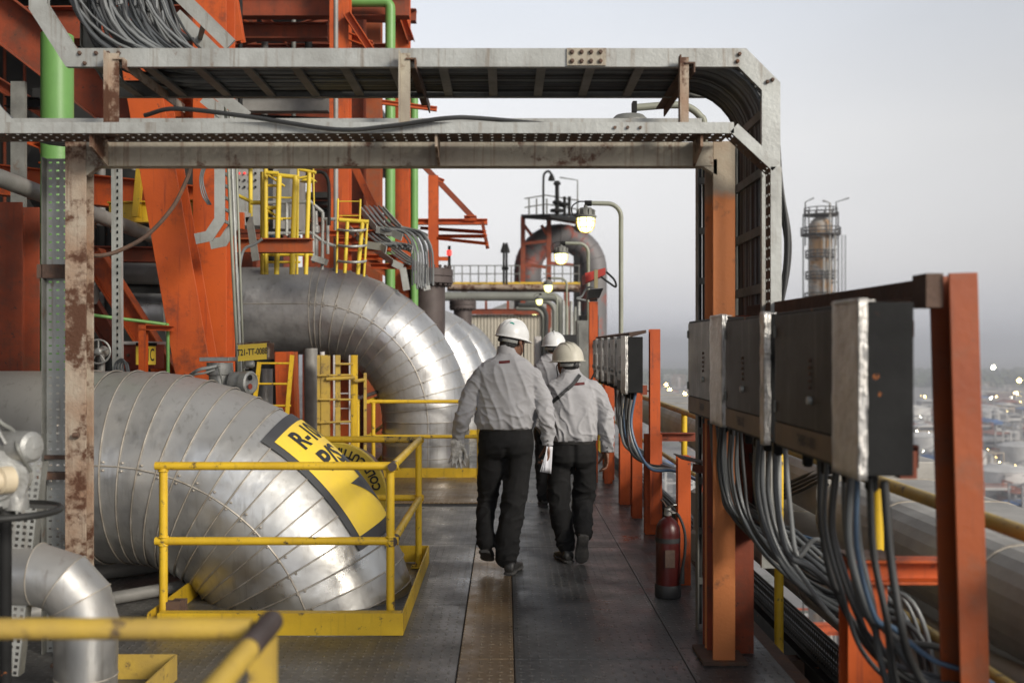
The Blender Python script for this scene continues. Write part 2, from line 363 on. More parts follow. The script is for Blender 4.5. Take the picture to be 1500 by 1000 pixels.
def clone(root, loc, label=None, group=None, rz=0):
    r = root.copy(); COL.objects.link(r); r.location = loc; r.rotation_euler = (0, 0, rz)
    if label: r['label'] = label
    if group: r['group'] = group
    def rec(a, b):
        for ch in a.children:
            c = ch.copy(); COL.objects.link(c); c.parent = b; rec(ch, c)
    kids = KIDS.get(root.name)
    for ch in list(root.children):
        c = ch.copy(); COL.objects.link(c); c.parent = r
        for g in list(ch.children):
            d = g.copy(); COL.objects.link(d); d.parent = c
    return r
KIDS = {}
def bez(p0, p1, p2, p3, n=16):
    p0, p1, p2, p3 = map(Vector, (p0, p1, p2, p3)); o = []
    for i in range(n + 1):
        t = i / n; u = 1 - t
        o.append(p0 * u ** 3 + p1 * 3 * u * u * t + p2 * 3 * u * t * t + p3 * t ** 3)
    return o
def spline(pts, n=8):
    """Catmull-Rom through points"""
    P = [Vector(p) for p in pts]; P = [P[0] * 2 - P[1]] + P + [P[-1] * 2 - P[-2]]; o = []
    for i in range(1, len(P) - 2):
        a, b, c, d = P[i - 1:i + 3]
        for k in range(n):
            t = k / n
            o.append(0.5 * ((2 * b) + (c - a) * t + (2 * a - 5 * b + 4 * c - d) * t * t + (3 * b - a - 3 * c + d) * t ** 3))
    o.append(P[-2]); return o
def text_mesh(txt, size, name='lettering', cuts=0, bold=0.0, sx=1.0):
    """flat text centred on the origin in the XY plane, cut into small pieces so it can be bent"""
    cu = bpy.data.curves.new(name, 'FONT'); cu.body = txt; cu.size = size; cu.align_x = 'CENTER'; cu.align_y = 'CENTER'; cu.offset = bold
    cu.resolution_u = 4
    ob = bpy.data.objects.new(name, cu); COL.objects.link(ob)
    dg = bpy.context.evaluated_depsgraph_get(); me = bpy.data.meshes.new_from_object(ob.evaluated_get(dg))
    bpy.data.objects.remove(ob); bm = bmesh.new(); bm.from_mesh(me); bpy.data.meshes.remove(me)
    for v in bm.verts: v.co.x *= sx
    if cuts:
        xs = [v.co.x for v in bm.verts]; ys = [v.co.y for v in bm.verts]
        for ax, lo, hi in ((0, min(xs), max(xs)), (1, min(ys), max(ys))):
            k = lo
            while k < hi:
                no = Vector((1, 0, 0)) if ax == 0 else Vector((0, 1, 0))
                bmesh.ops.bisect_plane(bm, geom=bm.verts[:] + bm.edges[:] + bm.faces[:], plane_co=no * k, plane_no=no); k += cuts
    vs = [v.co.copy() for v in bm.verts]; bm.verts.index_update(); fs = [[v.index for v in f.verts] for f in bm.faces]; bm.free()
    return vs, fs
def lettering(txt, size, fn, mat, parent, name='lettering', cuts=0, bold=0.0, sx=1.0):
    vs, fs = text_mesh(txt, size, name, cuts, bold, sx)
    mb = MB(); mb.add([fn(v.x, v.y) for v in vs], fs); return mb.build(name, mat, parent)
# ================================================================ deck and ground
struct('deck_base', MB().box(-12, 1.38, -1.5, 75, -0.30, -0.012), SOIL)
mbp = MB(); mbd = MB()
xs_cols = [(-12, -9), (-9, -6.4), (-6.4, -4.2), (-4.2, -2.1), (-2.1, -0.234)]
for (x0, x1) in xs_cols:
    y = -1.5
    while y < 40:
        y1 = y + 1.9
        if not (x0 > -2.3 and 10.2 < (y + y1) / 2 < 12.4): mbp.box(x0 + .003, x1 - .003, y + .003, y1 - .003, -0.01, 0.0)
        y = y1
mbp.box(-12, 1.37, 40.003, 75, -0.01, 0.0)
struct('deck', mbp, PLATE, bevel=0.003)
mw = MB()
ys = [-1.5, 1.2, 3.2, 5.03, 7.85, 9.9, 11.9, 14.2, 17, 20, 24, 28, 34, 40]
for a_, b_ in zip(ys, ys[1:]):
    x0 = 0.045 if b_ <= 7.86 else -0.234
    mw.box(x0 + .003, 0.897, a_ + .003, b_ - .003, -0.01, 0.002)
struct('walkway', mw, PLATED, bevel=0.003)
mk = MB()
for a_, b_ in zip(ys, ys[1:]): mk.box(0.903, 1.37, a_ + .2, b_ + .197, -0.01, -0.001)
struct('walkway_margin', mk, PLATED, bevel=0.003)
mt = MB()
for a_, b_ in zip([-1.5, 1.2, 3.2, 5.03], [1.2, 3.2, 5.03, 7.85]): mt.box(-0.231, 0.042, a_ + .003, b_ - .003, -0.01, 0.003)
struct('brown_walkway_strip', mt, PLATEB, bevel=0.003)
mt = MB(); mt.box(-2.097, -0.237, 10.13, 12.35, -0.01, 0.0015)
struct('tan_deck_panel', mt, PLATEB, bevel=0.003)

GZ = -65.0
HAZE_D = 0.00048
gm, t, b = new_mat('refinery_ground'); o = _oc(t)
c = _mix(t, _ramp(t, _noise(t, o, 0.012, 8, 0.6), 0.35, 0.65), (0.30, 0.28, 0.26), (0.16, 0.15, 0.14))
c = _mix(t, _ramp(t, _noise(t, o, 0.05, 6, 0.7), 0.55, 0.62), c, (0.07, 0.085, 0.05))
t.links.new(c, b.inputs['Base Color']); b.inputs['Roughness'].default_value = 0.9
mg = MB(); mg.add([(-9000, -600, GZ), (9000, -600, GZ), (9000, 15000, GZ), (-9000, 15000, GZ)], [(0, 1, 2, 3)])
struct('ground', mg, gm)
# far plain fields strip
fm, t, b = new_mat('far_fields'); o = _oc(t)
c = _mix(t, _ramp(t, _noise(t, o, 0.002, 8, 0.6), 0.35, 0.65), (0.11, 0.12, 0.08), (0.17, 0.15, 0.12)); t.links.new(c, b.inputs['Base Color']); b.inputs['Roughness'].default_value = 0.95
mg = MB(); mg.add([(-9000, 2400, GZ + .05), (9000, 2400, GZ + .05), (9000, 14900, GZ + .05), (-9000, 14900, GZ + .05)], [(0, 1, 2, 3)])
struct('far_fields', mg, fm)
# distant wood: a mass of crowns
wm = M('woodland_foliage', (0.045, 0.065, 0.03), (0.07, 0.085, 0.045), 0.05, 0.9)
mwd = MB(); rnd = random.Random(3)
for i in range(2600):
    y = 1680 + 720 * rnd.random() ** 1.3; x = rnd.uniform(0.05, 0.75) * y
    r = rnd.uniform(7, 13); h = rnd.uniform(8, 15)
    base = len(mwd.v); pts = [(x, y, GZ + h * 1.5)]
    for lv, (rr, zz) in enumerate(((0.55, 1.3), (1.0, 0.8), (0.9, 0.2))):
        for k in range(6):
            a = k * math.pi / 3 + lv * .5; q = rr * r * rnd.uniform(.75, 1.2)
            pts.append((x + q * math.cos(a), y + q * math.sin(a), GZ + h * zz * rnd.uniform(.85, 1.15)))
    fs = [(0, 1 + k, 1 + (k + 1) % 6) for k in range(6)]
    for lv in range(2): fs += [(1 + lv * 6 + k, 7 + lv * 6 + k, 7 + lv * 6 + (k + 1) % 6, 1 + lv * 6 + (k + 1) % 6) for k in range(6)]
    mwd.add(pts, fs)
ow = mwd.build('woodland', wm); ow['kind'] = 'stuff'; ow['label'] = 'dark hazy belt of trees beyond the refinery buildings'

# ================================================================ refinery below, right of the deck
cols = {'white': (0.62, 0.60, 0.57), 'grey': (0.36, 0.35, 0.34), 'pink': (0.42, 0.27, 0.23), 'blue': (0.10, 0.20, 0.42), 'tan': (0.45, 0.38, 0.30), 'brick': (0.36, 0.14, 0.09)}
CM = {k: M('wall_' + k, tuple(x * .95 for x in v), tuple(x * .6 for x in v), 0.1, 0.8) for k, v in cols.items()}
WIN = M('far_window_glass', (0.05, 0.055, 0.06), (0.03, 0.03, 0.035), 0.5, 0.3)
def far_building(x, y, wx, wy, h, wall, roofc, rows, colsn, label, group='refinery buildings below the deck'):
    tb = thing('process_building', label, 'building', (x, y, GZ), group)
    MB().box(x, x + wx, y, y + wy, GZ, GZ + h).build('wall', CM[wall], tb)
    r_ = MB()
    r_.prof((x + wx / 2, y - 1, GZ + h), (x + wx / 2, y + wy + 1, GZ + h), [(-wx / 2 - 1, 0.02), (wx / 2 + 1, 0.02), (0, h * .14 + 1)])
    r_.build('roof', CM[roofc], tb)
    wn = MB()
    for j in range(rows):
        z = GZ + h * (j + .45) / rows
        wn.box(x + 1, x + wx - 1, y - .35, y - .02, z, z + h / rows * .4)
    wn.build('window_band', WIN, tb)
    return tb
rb = random.Random(11)
pal = [('white', 'grey'), ('grey', 'white'), ('pink', 'tan'), ('white', 'blue'), ('tan', 'white'), ('grey', 'blue'), ('brick', 'grey'), ('grey', 'brick')]
def frame_tower(x, y, w_, h, m, label, group):
    tb = thing('pipe_structure', label, 'steel frame', (x, y, GZ), group); f_ = MB(); lv = max(2, int(h / 4))
    for i in (0, .5, 1):
        for j in (0, 1): f_.box(x + w_ * i - .3, x + w_ * i + .3, y + w_ * j - .3, y + w_ * j + .3, GZ, GZ + h)
    for k in range(lv + 1):
        z = GZ + h * k / lv
        for j in (0, 1): f_.box(x - .3, x + w_ + .3, y + w_ * j - .31, y + w_ * j + .31, z - .25, z + .25)
    for k in range(lv + 1):
        z = GZ + h * k / lv
        for i in (0, .5, 1): f_.box(x + w_ * i - .29, x + w_ * i + .29, y - .3, y + w_ + .3, z - .24, z + .24)
    f_.build('frame', CM[m], tb)
    v_ = MB(); v_.lathe([(w_ * .16, 0), (w_ * .16, h * .85), (0, h * .92)], (x + w_ * .5, y + w_ * .5, GZ), n=14); v_.build('vessel', CM['white'] if m != 'white' else CM['grey'], tb)
for i in range(84):
    win = rb.choice(((944, 1012), (1340, 1366), (1430, 1512), (1430, 1512), (1430, 1512)))
    py = 574 + 185 * rb.random() ** 1.25; px = rb.uniform(*win)
    Y = 66.5 * FPX / (py - 510); x = (px - 740) * Y / FPX
    wl, rf = pal[i % len(pal)]; s_ = .55 + .6 * Y / 1000
    if i % 3 == 2:
        frame_tower(x, Y, rb.uniform(9, 15) * s_, rb.uniform(9, 22) * s_, wl, f'blurred open {wl} steel structure far below the deck', f'far {wl} process structures'); continue
    far_building(x, Y, rb.uniform(9, 20) * s_, rb.uniform(9, 20) * s_, rb.uniform(4, 11) * s_, wl, rf, rb.choice((2, 3)), 6,
                 f'blurred low {wl} plant building with a {rf} roof far below the deck', f'far low {wl} buildings with {rf} roofs')
def tank(x, y, r, h, label, group, m='white'):
    tk = thing('storage_tank', label, 'tank', (x, y, GZ), group)
    MB().lathe([(r, 0), (r, h)], (x, y, GZ), n=48).build('shell', CM[m], tk, 30)
    MB().lathe([(r + .3, 0), (r * .7, h * .07 + .5), (0.01, h * .12 + 1)], (x, y, GZ + h + .01), n=48).build('roof', CM[m], tk, 30)
    s_ = MB(); 
    for k in range(26):
        a = k / 26 * 2.2 + 3.6
        s_.cbox((x + (r + .6) * math.cos(a), y + (r + .6) * math.sin(a), GZ + h * k / 26 + .5), 1.2, 1.2, .25)
    s_.build('spiral_stair', CM['grey'], tk, 30)
for k, (px, py, Y, r_, h_) in enumerate(((1470, 735, 440, 12, 13), (1405, 745, 520, 13, 13), (1352, 690, 610, 12, 13), (1495, 690, 560, 12, 12), (1335, 620, 900, 16, 13), (1445, 622, 870, 13, 12))):
    tank((px - 740) * Y / FPX, Y, r_, h_, ['broad pale storage tank low at the right edge of the view', 'wide white storage tank behind the tall orange post', 'white tank seen between dark cabinet and orange post', 'pale tank at the right edge under the yellow floodlights', 'far white tank above the pale blue roof', 'white tank beside the blue roofed shed right of the orange post'][k], 'storage tanks far below the deck')
# pipe racks below
for k, (x, y, L) in enumerate(((150, 330, 160), (230, 420, 200), (330, 560, 260), (60, 215, 70), (300, 760, 300))):
    pr = thing('pipe_rack', ['long steel pipe rack crossing far below the railing', 'second long pipe rack with pale pipes far below', 'far pipe rack in front of the tank roofs', 'orange pipe rack straight below the deck edge', 'farthest pipe rack near the belt of trees'][k], 'pipe rack', (x, y, GZ))
    f_ = MB(); p_ = MB()
    for j in range(int(L / 12)):
        xx = x + j * 12 - L * .2
        for dy in (0, 8): f_.box(xx - .3, xx + .3, y + dy - .3, y + dy + .3, GZ, GZ + 10)
        f_.box(xx - .3, xx + .3, y - .5, y + 8.5, GZ + 6, GZ + 6.5); f_.box(xx - .29, xx + .29, y - .5, y + 8.5, GZ + 9.5, GZ + 10.1)
    for dy in (0, 8): f_.box(x - L * .2 - .3, x - L * .2 + (int(L / 12) - 1) * 12 + .3, y + dy - .2, y + dy + .2, GZ + 8, GZ + 8.4)
    f_.build('rack_frame', CM['brick'] if k != 3 else ORANGE, pr)
    for j in range(5): p_.tube([(x - L * .2, y + 1 + j * 1.6, GZ + 7), (x + L * .8, y + 1 + j * 1.6, GZ + 7)], .5, 8)
    p_.build('pipe_run', CM['white'], pr)
# orange and grey steel structure straight below, seen through the gap under the railing
us = thing('lower_structure', 'orange steel frame with a silver vessel seen below through the deck gap', 'steel frame', (30, 100, GZ))
f_ = MB()
for z in (-42, -34, -26): 
    for yy in (70, 84, 98): f_.ibeam((14, yy, z), (44, yy, z), .8, 1.1, .12)
    for xx in (14, 24, 34, 44): f_.ibeam((xx, 70, z), (xx, 98, z), .7, .9, .12)
for xx in (14, 24, 34, 44):
    for yy in (70, 84, 98): f_.ibeam((xx, yy, GZ), (xx, yy, -25), .8, .8, .12, up=(0, 1, 0))
f_.build('steel_frame', ORANGE, us)
MB().lathe([(0.1, 0), (3, 1.2), (4, 3), (4, 20), (3, 22), (.1, 23)], (31, 90, -60), n=32).build('vessel', ALU, us)
v_ = MB()
for k in range(5): v_.tube([(18 + k * 2.2, 68, -60), (18 + k * 2.2, 68, -38), (18 + k * 2.2, 99, -38)], .5, 10)
v_.build('pipe_run', ALU, us)
# floodlights
def flood(px, py, Y, s, m, label, group):
    p = at(px, py, Y); 
    fl = thing('floodlight', label, 'floodlight', (p.x, p.y, GZ), group)
    MB().tube([(p.x, p.y + s * .6, GZ), (p.x, p.y + s * .6, p.z + s * .2)], .15, 6).build('mast', CM['grey'], fl)
    MB().lathe([(0.01, -s), (s * .8, -s * .6), (s, 0), (s * .8, s * .6), (0.01, s)], p, n=10).build('lamp', m, fl)
fr = random.Random(5)
for (px, py, Y, s) in ((1455, 538, 1500, 2.6), (1323 + 0, 573, 900, 1.6)): flood(px, py, Y, s, FLOODW, 'white floodlight glowing alone in the haze above the distant trees' if py < 560 else 'white floodlight low beside the dark cabinet edge', 'lone white floodlights')
for (px, py, Y, s) in ((1493, 557, 1200, 2.4), (1488, 577, 1100, 2.2), (962, 557, 1100, 2.6), (976, 563, 1200, 1.4), (981, 571, 1150, 1.8), (1003, 577, 1000, 1.5), (1148, 940, 215, .35)):
    flood(px, py, Y, s, FLOODY, 'warm yellow floodlight glowing far off over the plant', 'yellow floodlights over the plant')
for i in range(90):
    px = fr.choice((fr.uniform(1440, 1500), fr.uniform(1446, 1500), fr.uniform(1342, 1362))); py = 580 + 130 * fr.random() ** 1.5
    Y = 65 * FPX / (py - 510) * .93
    flood(px, py, Y, 0.00062 * Y * fr.uniform(.4, 1.1), fr.choice((FLOODW, FLOODY, FLOODY)), 'small glowing lamp among the blurred plant buildings', 'small lamps among the plant buildings')

# distillation column far right
Y = 150; k_ = Y / FPX
tx = (1202 - 740) * k_
dc = thing('distillation_column', 'tall pale distillation column with platforms standing against the grey sky', 'column tower', (tx, Y, GZ))
zt = at(0, 318, Y).z
COLW = M('column_insulation', (0.36, 0.34, 0.31), (0.22, 0.205, 0.185), .3, 0.7, 0, 0, 60, (0.30, 0.17, 0.07), (0.46, 0.58), .25)
COLP = M('column_platform_steel', (0.06, 0.055, 0.05), (0.04, 0.038, 0.035), 1, .7)
MB().lathe([(1.75, 0), (1.75, zt - GZ - 8), (1.62, zt - GZ - 8), (1.62, zt - GZ - 1.0), (1.0, zt - GZ - .2), (0.01, zt - GZ)], (tx, Y, GZ), n=36).build('shell', COLW, dc)
for px_, py_, w2 in ((1200, 316, 2.4), (1198, 345, 2.9), (1202, 378, 2.2), (1202, 409, 2.2), (1202, 440, 2.3), (1202, 470, 2.4)):
    z = at(0, py_, Y).z
    pf = MB().lathe([(w2, 0), (w2, .18)], (tx, Y, z), n=24).build('platform', COLP, dc)
    r_ = MB()
    for a in range(12):
        an = a * math.pi / 6; r_.tube([(tx + w2 * math.cos(an), Y + w2 * math.sin(an), z), (tx + w2 * math.cos(an), Y + w2 * math.sin(an), z + 1.1)], .09, 5)
    for hh in (.55, 1.1): r_.tube([(tx + w2 * math.cos(a / 24 * 2 * math.pi), Y + w2 * math.sin(a / 24 * 2 * math.pi), z + hh) for a in range(24)], .08, 5, closed=True)
    r_.build('railing', COLP, pf)
for dx, z0 in ((-.15, 350), (.75, 300), (1.5, 345)):
    MB().tube([(tx + dx, Y - 2.0, GZ + 10), (tx + dx, Y - 2.0, at(0, z0, Y).z), (tx + dx - .9, Y - 1.5, at(0, z0, Y).z + .4)], .16, 8).build('riser_pipe', PIPEG, dc)
m_ = MB()
for dx in (-2.3, 2.35):
    m_.tube([(tx + dx, Y, at(0, 360, Y).z), (tx + dx, Y, at(0, 296, Y).z), (tx + dx + 1.3 * (1 if dx < 0 else 1.5), Y, at(0, 290, Y).z)], .1, 6)
m_.build('davit', COLP, dc)
cg_ = MB()
for dx in (-2.2, 2.2):
    for dy in (-1.4, 1.4): cg_.tube([(tx + dx, Y + dy, GZ), (tx + dx, Y + dy, at(0, 312, Y).z)], .10, 6)
for k in range(26):
    z = at(0, 318 + k * 8, Y).z; q = 1 if k % 2 else -1
    cg_.tube([(tx - 2.2 * q, Y - 1.4, z), (tx + 2.2 * q, Y - 1.4, z - .82)], .05, 5) if k % 3 == 0 else None
    if k % 4 == 0: cg_.tube([(tx - 2.2, Y - 1.4, z), (tx + 2.2, Y - 1.4, z)], .07, 5)
cg_.build('lattice_frame', COLP, dc)
l_ = MB()
for dx in (3.0, 3.6): l_.tube([(tx + dx, Y - .5, at(0, 345, Y).z), (tx + dx, Y - .5, at(0, 470, Y).z)], .05, 5)
for j in range(40): l_.tube([(tx + 3.0, Y - .5, at(0, 345 + j * 3.1, Y).z), (tx + 3.6, Y - .5, at(0, 345 + j * 3.1, Y).z)], .03, 4)
l_.build('ladder', COLP, dc)

# ================================================================ big elbows
def ring(C, Rb, R_, th, ph):
    rad = Vector((math.sin(th), 0, math.cos(th)))
    return Vector(C) + rad * Rb + (rad * math.cos(ph) + Vector((0, -1, 0)) * math.sin(ph)) * R_
def big_elbow(name, label, C, Rb, R_, ths, straight, leg, m, seams_straight=(), group=None, n=72, longphi=83):
    tb = thing(name, label, 'pipe', (C[0] + Rb, C[1], 0), group)
    rj = random.Random(int(C[1] * 10))
    body = MB(); bead = MB()
    ph = [2 * math.pi * k / n for k in range(n)]
    def sect(ra, rb_, fa, fb):
        vs = [fa(p, ra) for p in ph] + [fb(p, rb_) for p in ph]
        body.add(vs, [(k, n + k, n + (k + 1) % n, (k + 1) % n) for k in range(n)], True)
    def hor(x): return lambda p, r_: Vector((x, C[1], C[2] + Rb)) + (Vector((0, 0, 1)) * math.cos(p) + Vector((0, -1, 0)) * math.sin(p)) * r_
    def ver(z): return lambda p, r_: Vector((C[0] + Rb, C[1], z)) + (Vector((1, 0, 0)) * math.cos(p) + Vector((0, -1, 0)) * math.sin(p)) * r_
    def elb(th): return lambda p, r_: ring(C, Rb, r_, th, p)
    st = [hor(straight)] + [hor(x) for x in seams_straight] + [elb(R(t_)) for t_ in ths]
    if ths[-1] >= 89: st += [ver(C[2] - leg)]
    for i, (a, b_) in enumerate(zip(st, st[1:])):
        body.k = rj.choice((0, 0, 1, 2)); sect(R_ - .003 - rj.uniform(0, .003), R_ + rj.uniform(.001, .004), a, b_)
        if i < len(st) - 1:
            pts = [b_(p, R_ + .004) for p in ph]
            bead.tube(pts, 0.0050, 6, closed=True)
            for p_ in (R(longphi) - .035, R(longphi) - .028 + .07):      # screws either side of the long lap
                q = b_(p_, R_ + .005); bead.lathe([(0.008, -.006), (0.008, .004), (0.003, .008)], q + Vector((.022, 0, 0)), (q - b_(p_, 0)).normalized(), 6)
    lp = [s_(R(longphi), R_ + .003) for s_ in st]
    if lp: bead.tube(lp, .0055, 6)
    body.build('cladding', [ALU, ALUB, ALUC] if m is ALU else [ALUD, ALUD2, ALUD2], tb, 30); bead.build('seam_bead', SEAM, tb, 50)
    return tb
EC = (-2.40, 6.5, -.42); ERb = 1.22; ER = .62
E1 = big_elbow('insulated_pipe', 'huge aluminium clad pipe elbow with yellow sign, bending down inside the nearest yellow railing', EC, ERb, ER,
               [5.0 * k for k in range(18)], -8.0, 0, ALU, (-2.68, -2.54), n=96)
def on_e1(th, ph, off=.008): return ring(EC, ERb, ER + off, R(th), R(ph))
def patch(th0, th1, ph0, ph1, off, mat, name, n1=28, n2=28, par=None, inner=None):
    mb = MB(); vs = []
    for i in range(n1 + 1):
        for j in range(n2 + 1):
            vs.append(on_e1(th0 + (th1 - th0) * i / n1, ph0 + (ph1 - ph0) * j / n2, off))
    mb.add(vs, [(i * (n2 + 1) + j, (i + 1) * (n2 + 1) + j, (i + 1) * (n2 + 1) + j + 1, i * (n2 + 1) + j + 1) for i in range(n1) for j in range(n2)], True)
    return mb.build(name, mat, par, 60)
sg = patch(32.5, 63.5, -52, 42, .011, SIGNG, 'painted_sign', par=E1)
ys_ = patch(34.8, 61.0, -48, 37.5, .0145, SIGNY, 'sign_panel', par=sg)
# lettering reads across the pipe: local x = around the tube (phi falls), local y = against the flow
kphi = 57.3 / ER; kth = 57.3 / (ERb + ER)
def lt(cth, cph):
    return lambda x, y: on_e1(cth - y * kth, cph - x * kphi, .018)
lettering('R-101', 0.205, lt(38.4, 10), INK, sg, cuts=.03, bold=.006, sx=.80)
lettering('P/S', 0.215, lt(45.0, 13), INK, sg, cuts=.03, bold=.006, sx=1.0)
ar = MB()   # flow arrow
def arrow(x, y): return on_e1(52.0 - y * kth, -9 - x * kphi, .018)
def tri_fill(a, b_, c_, n=14):
    vs = []; idx = {}
    for i in range(n + 1):
        for j in range(n + 1 - i):
            u, v = i / n, j / n; idx[i, j] = len(vs)
            vs.append(arrow(a[0] + (b_[0] - a[0]) * u + (c_[0] - a[0]) * v, a[1] + (b_[1] - a[1]) * u + (c_[1] - a[1]) * v))
    fs = []
    for i in range(n):
        for j in range(n - i):
            fs.append((idx[i, j], idx[i + 1, j], idx[i, j + 1]))
            if i + j < n - 1: fs.append((idx[i + 1, j], idx[i + 1, j + 1], idx[i, j + 1]))
    ar.add(vs, fs)
tri_fill((-.30, .02), (.30, .02), (0, -.21))
tri_fill((-.12, .20), (.12, .20), (-.12, .02)); tri_fill((.12, .20), (.12, .02), (-.12, .02))
ar.build('flow_arrow', SIGNG, sg)

E2C = (-2.42, 12.8, .65)
big_elbow('insulated_pipe', 'second big silver pipe elbow with soot marks, arching behind the tall man', E2C, 1.40, .56,
          [0, 3, 6.4] + [6.4 + 6.4 * k for k in range(1, 13)] + [90], -9.0, .66, ALUD, (-4.2,), n=80)
p_ = MB()
for z in (.5, .36, .2):
    p_.tube([Vector((E2C[0] + 1.4, 12.8, z)) + Vector((math.cos(a / 32 * 6.283), math.sin(a / 32 * 6.283), 0)) * .565 for a in range(32)], .006, 6, closed=True)
for k, (dx, Y) in enumerate(((.16, 18.4), (.30, 24.0), (.4, 29.5))):
    big_elbow('insulated_pipe', ['third silver pipe elbow just behind the second one', 'fourth silver pipe elbow behind the third', 'farthest silver pipe elbow of the row'][k], (-2.42 + dx, Y, .65), 1.40, .56,
              [0, 6.4] + [6.4 + 9.5 * j for j in range(1, 9)] + [90], -7.0, .66, ALUD, (), n=48)
mk = p_.build('cladding_band', SEAM); mk.parent = [o for o in COL.objects if o.name.startswith('insulated_pipe') and 'second' in o.get('label', '')][0]
mk.matrix_parent_inverse = parent_mw(mk.parent).inverted()

# flanged nozzles behind the elbows
def nozzle(x, Y, zt, label):
    tb = thing('flanged_nozzle', label, 'flanged pipe', (x, Y, 0), 'brown flanged nozzles behind the elbows')
    MB().lathe([(.235, 0), (.235, zt - .2)], (x, Y, 0), n=40).build('pipe_stub', BRONZE, tb)
    MB().lathe([(.235, zt - .27), (.30, zt - .215), (.345, zt - .215), (.345, zt - .125)], (x, Y, 0), n=40).build('flange', BRONZE, tb)
    MB().lathe([(.345, zt - .115), (.345, zt - .02), (.33, zt - .012), (.0, zt - .012)], (x, Y, 0), n=40).build('blind_flange', BRONZE, tb)
    for k in range(20):
        a = k / 20 * 2 * math.pi
        MB().lathe([(.012, zt - .255), (.024, zt - .25), (.024, zt - .217), (.012, zt - .216), (.012, zt - .0), (.022, zt + .0), (.022, zt + .028), (.012, zt + .034)],
                   (x + .305 * math.cos(a), Y + .305 * math.sin(a), 0), n=6, smooth=False).build('bolt', BRONZE, tb)
nozzle(-1.085, 14.1, 2.70, 'large brown flanged nozzle with bolts right behind the second silver elbow')
nozzle(-1.09, 25.6, 2.80, 'middle brown flanged nozzle further back, above the third elbow')
nozzle(-.85, 40.0, 2.75, 'smallest and farthest brown flanged nozzle left of the white helmet')

# yellow ring sign on a blind flange behind the first elbow
bf = thing('flange_cover', 'dark round flange cover with a yellow ring reading cold cutting, behind the first elbow', 'flange cover', (-1.38, 8.0, .38))
MB().lathe([(.30, -.9), (.30, -.02), (.42, -.02), (.42, .03), (.30, .05), (.0, .05)], (-1.38, 8.0, .39), (0, -1, 0), 56).build('blind_flange', RUSTD, bf)
rg = MB().lathe([(.30, .052), (.424, .045), (.43, .03), (.43, -.01)], (-1.38, 8.0, .39), (0, -1, 0), 64).build('ring_sign', SIGNY, bf)
def arc(x, y):
    a = R(100) - x / .345 * 1.0
    a = R(9) + (x + .28) / .362
    r_ = .362 - y
    return Vector((-1.38 + r_ * math.cos(a), 8.0 - .056, .39 + r_ * math.sin(a)))
lettering('COLD CUTTING', 0.092, arc, INK, rg, cuts=.03, bold=.0035, sx=.84)

# ================================================================ yellow guard rails
def guard(label, pts, zt, zm, kick, posts, r=.023, m=YEL, mk_=None, closed=False, name='guard_rail', group=None, caps=True, kz=.12):
    """pts: corner points (x,y) of the rail run"""
    tb = thing(name, label, 'railing', (pts[0][0], pts[0][1], 0), group)
    for a, b_ in zip(pts, pts[1:]):
        for z, nm in ((zt, 'top_rail'), (zm, 'mid_rail')):
            d = (Vector((*b_, 0)) - Vector((*a, 0))).normalized() * .03
            MB().tube([Vector((*a, z)) - d * (1 if caps else 0), Vector((*b_, z)) + d * (1 if caps else 0)], r, 16).build(nm, m, tb)
        if kick:
            MB().bar(Vector((*a, kz / 2 + .004)), Vector((*b_, kz / 2 + .004)), .008, kz).build('kick_plate', mk_ or m, tb)
    for (x, y) in posts:
        po = MB().tube([(x, y, 0), (x, y, zt - r * .6)], r * 1.02, 16)
        for z in (.012, zm - r, zm + r, zt - r * 1.2): po.tube([Vector((x + r * 1.05 * math.cos(a * .524), y + r * 1.05 * math.sin(a * .524), z)) for a in range(12)], .006, 6, closed=True)
        po.build('post', m, tb)
        bp_ = MB().box(x - .05, x + .05, y - .05, y + .05, .004, .013)
        for ax_ in (-.035, .035): bp_.lathe([(.008, 0), (.008, .012)], (x + ax_, y - .035, .012), n=6)
        bp_.build('base_plate', m, tb)
    return tb
g1 = guard('nearest full yellow railing boxed round the big elbow with the painted sign', [(-1.92, 5.55), (-.625, 5.55), (-.615, 7.15), (-1.92, 7.2)], .915, .497, False,
           [(-1.905, 5.55), (-.64, 5.55), (-.62, 7.13), (-1.9, 7.2)])
kp = MB()
kp.box(-1.90, -.565, 5.435, 5.443, .004, .125); kp.box(-.565, -.557, 5.435, 7.3, .004, .125); kp.box(-1.95, -.557, 7.3, 7.308, .004, .125); kp.box(-1.958, -1.95, 5.44, 7.3, .004, .125)
kp.box(-1.90, -.57, 5.444, 5.50, .118, .124)
kp.build('kick_plate', YEL, g1)
for (x, y, sx_) in ((-1.86, 5.56, .09), (-1.83, 5.60, .07)):
    MB().cbox((x, y, .10), sx_, .05, .12).build('bracket', RUSTD, g1)
cp = MB().tube([(-.625, 5.50, .915), (-.625, 5.60, .915)], .0245, 16)
cp.build('rail_cap', BRONZE, g1); MB().tube([(-.622, 5.52, .497), (-.62, 5.64, .497)], .0245, 16).build('rail_cap', BRONZE, g1)
MB().tube([(-.615, 7.12, .915), (-1.05, 7.19, .916)], .0236, 16).build('rail_cap', M('scuffed_yellow', (0.5, .33, .05), (.4, .27, .06), 5, .6, 0, .2, 60, (.05, .04, .035), (.50, .56), 18), g1)

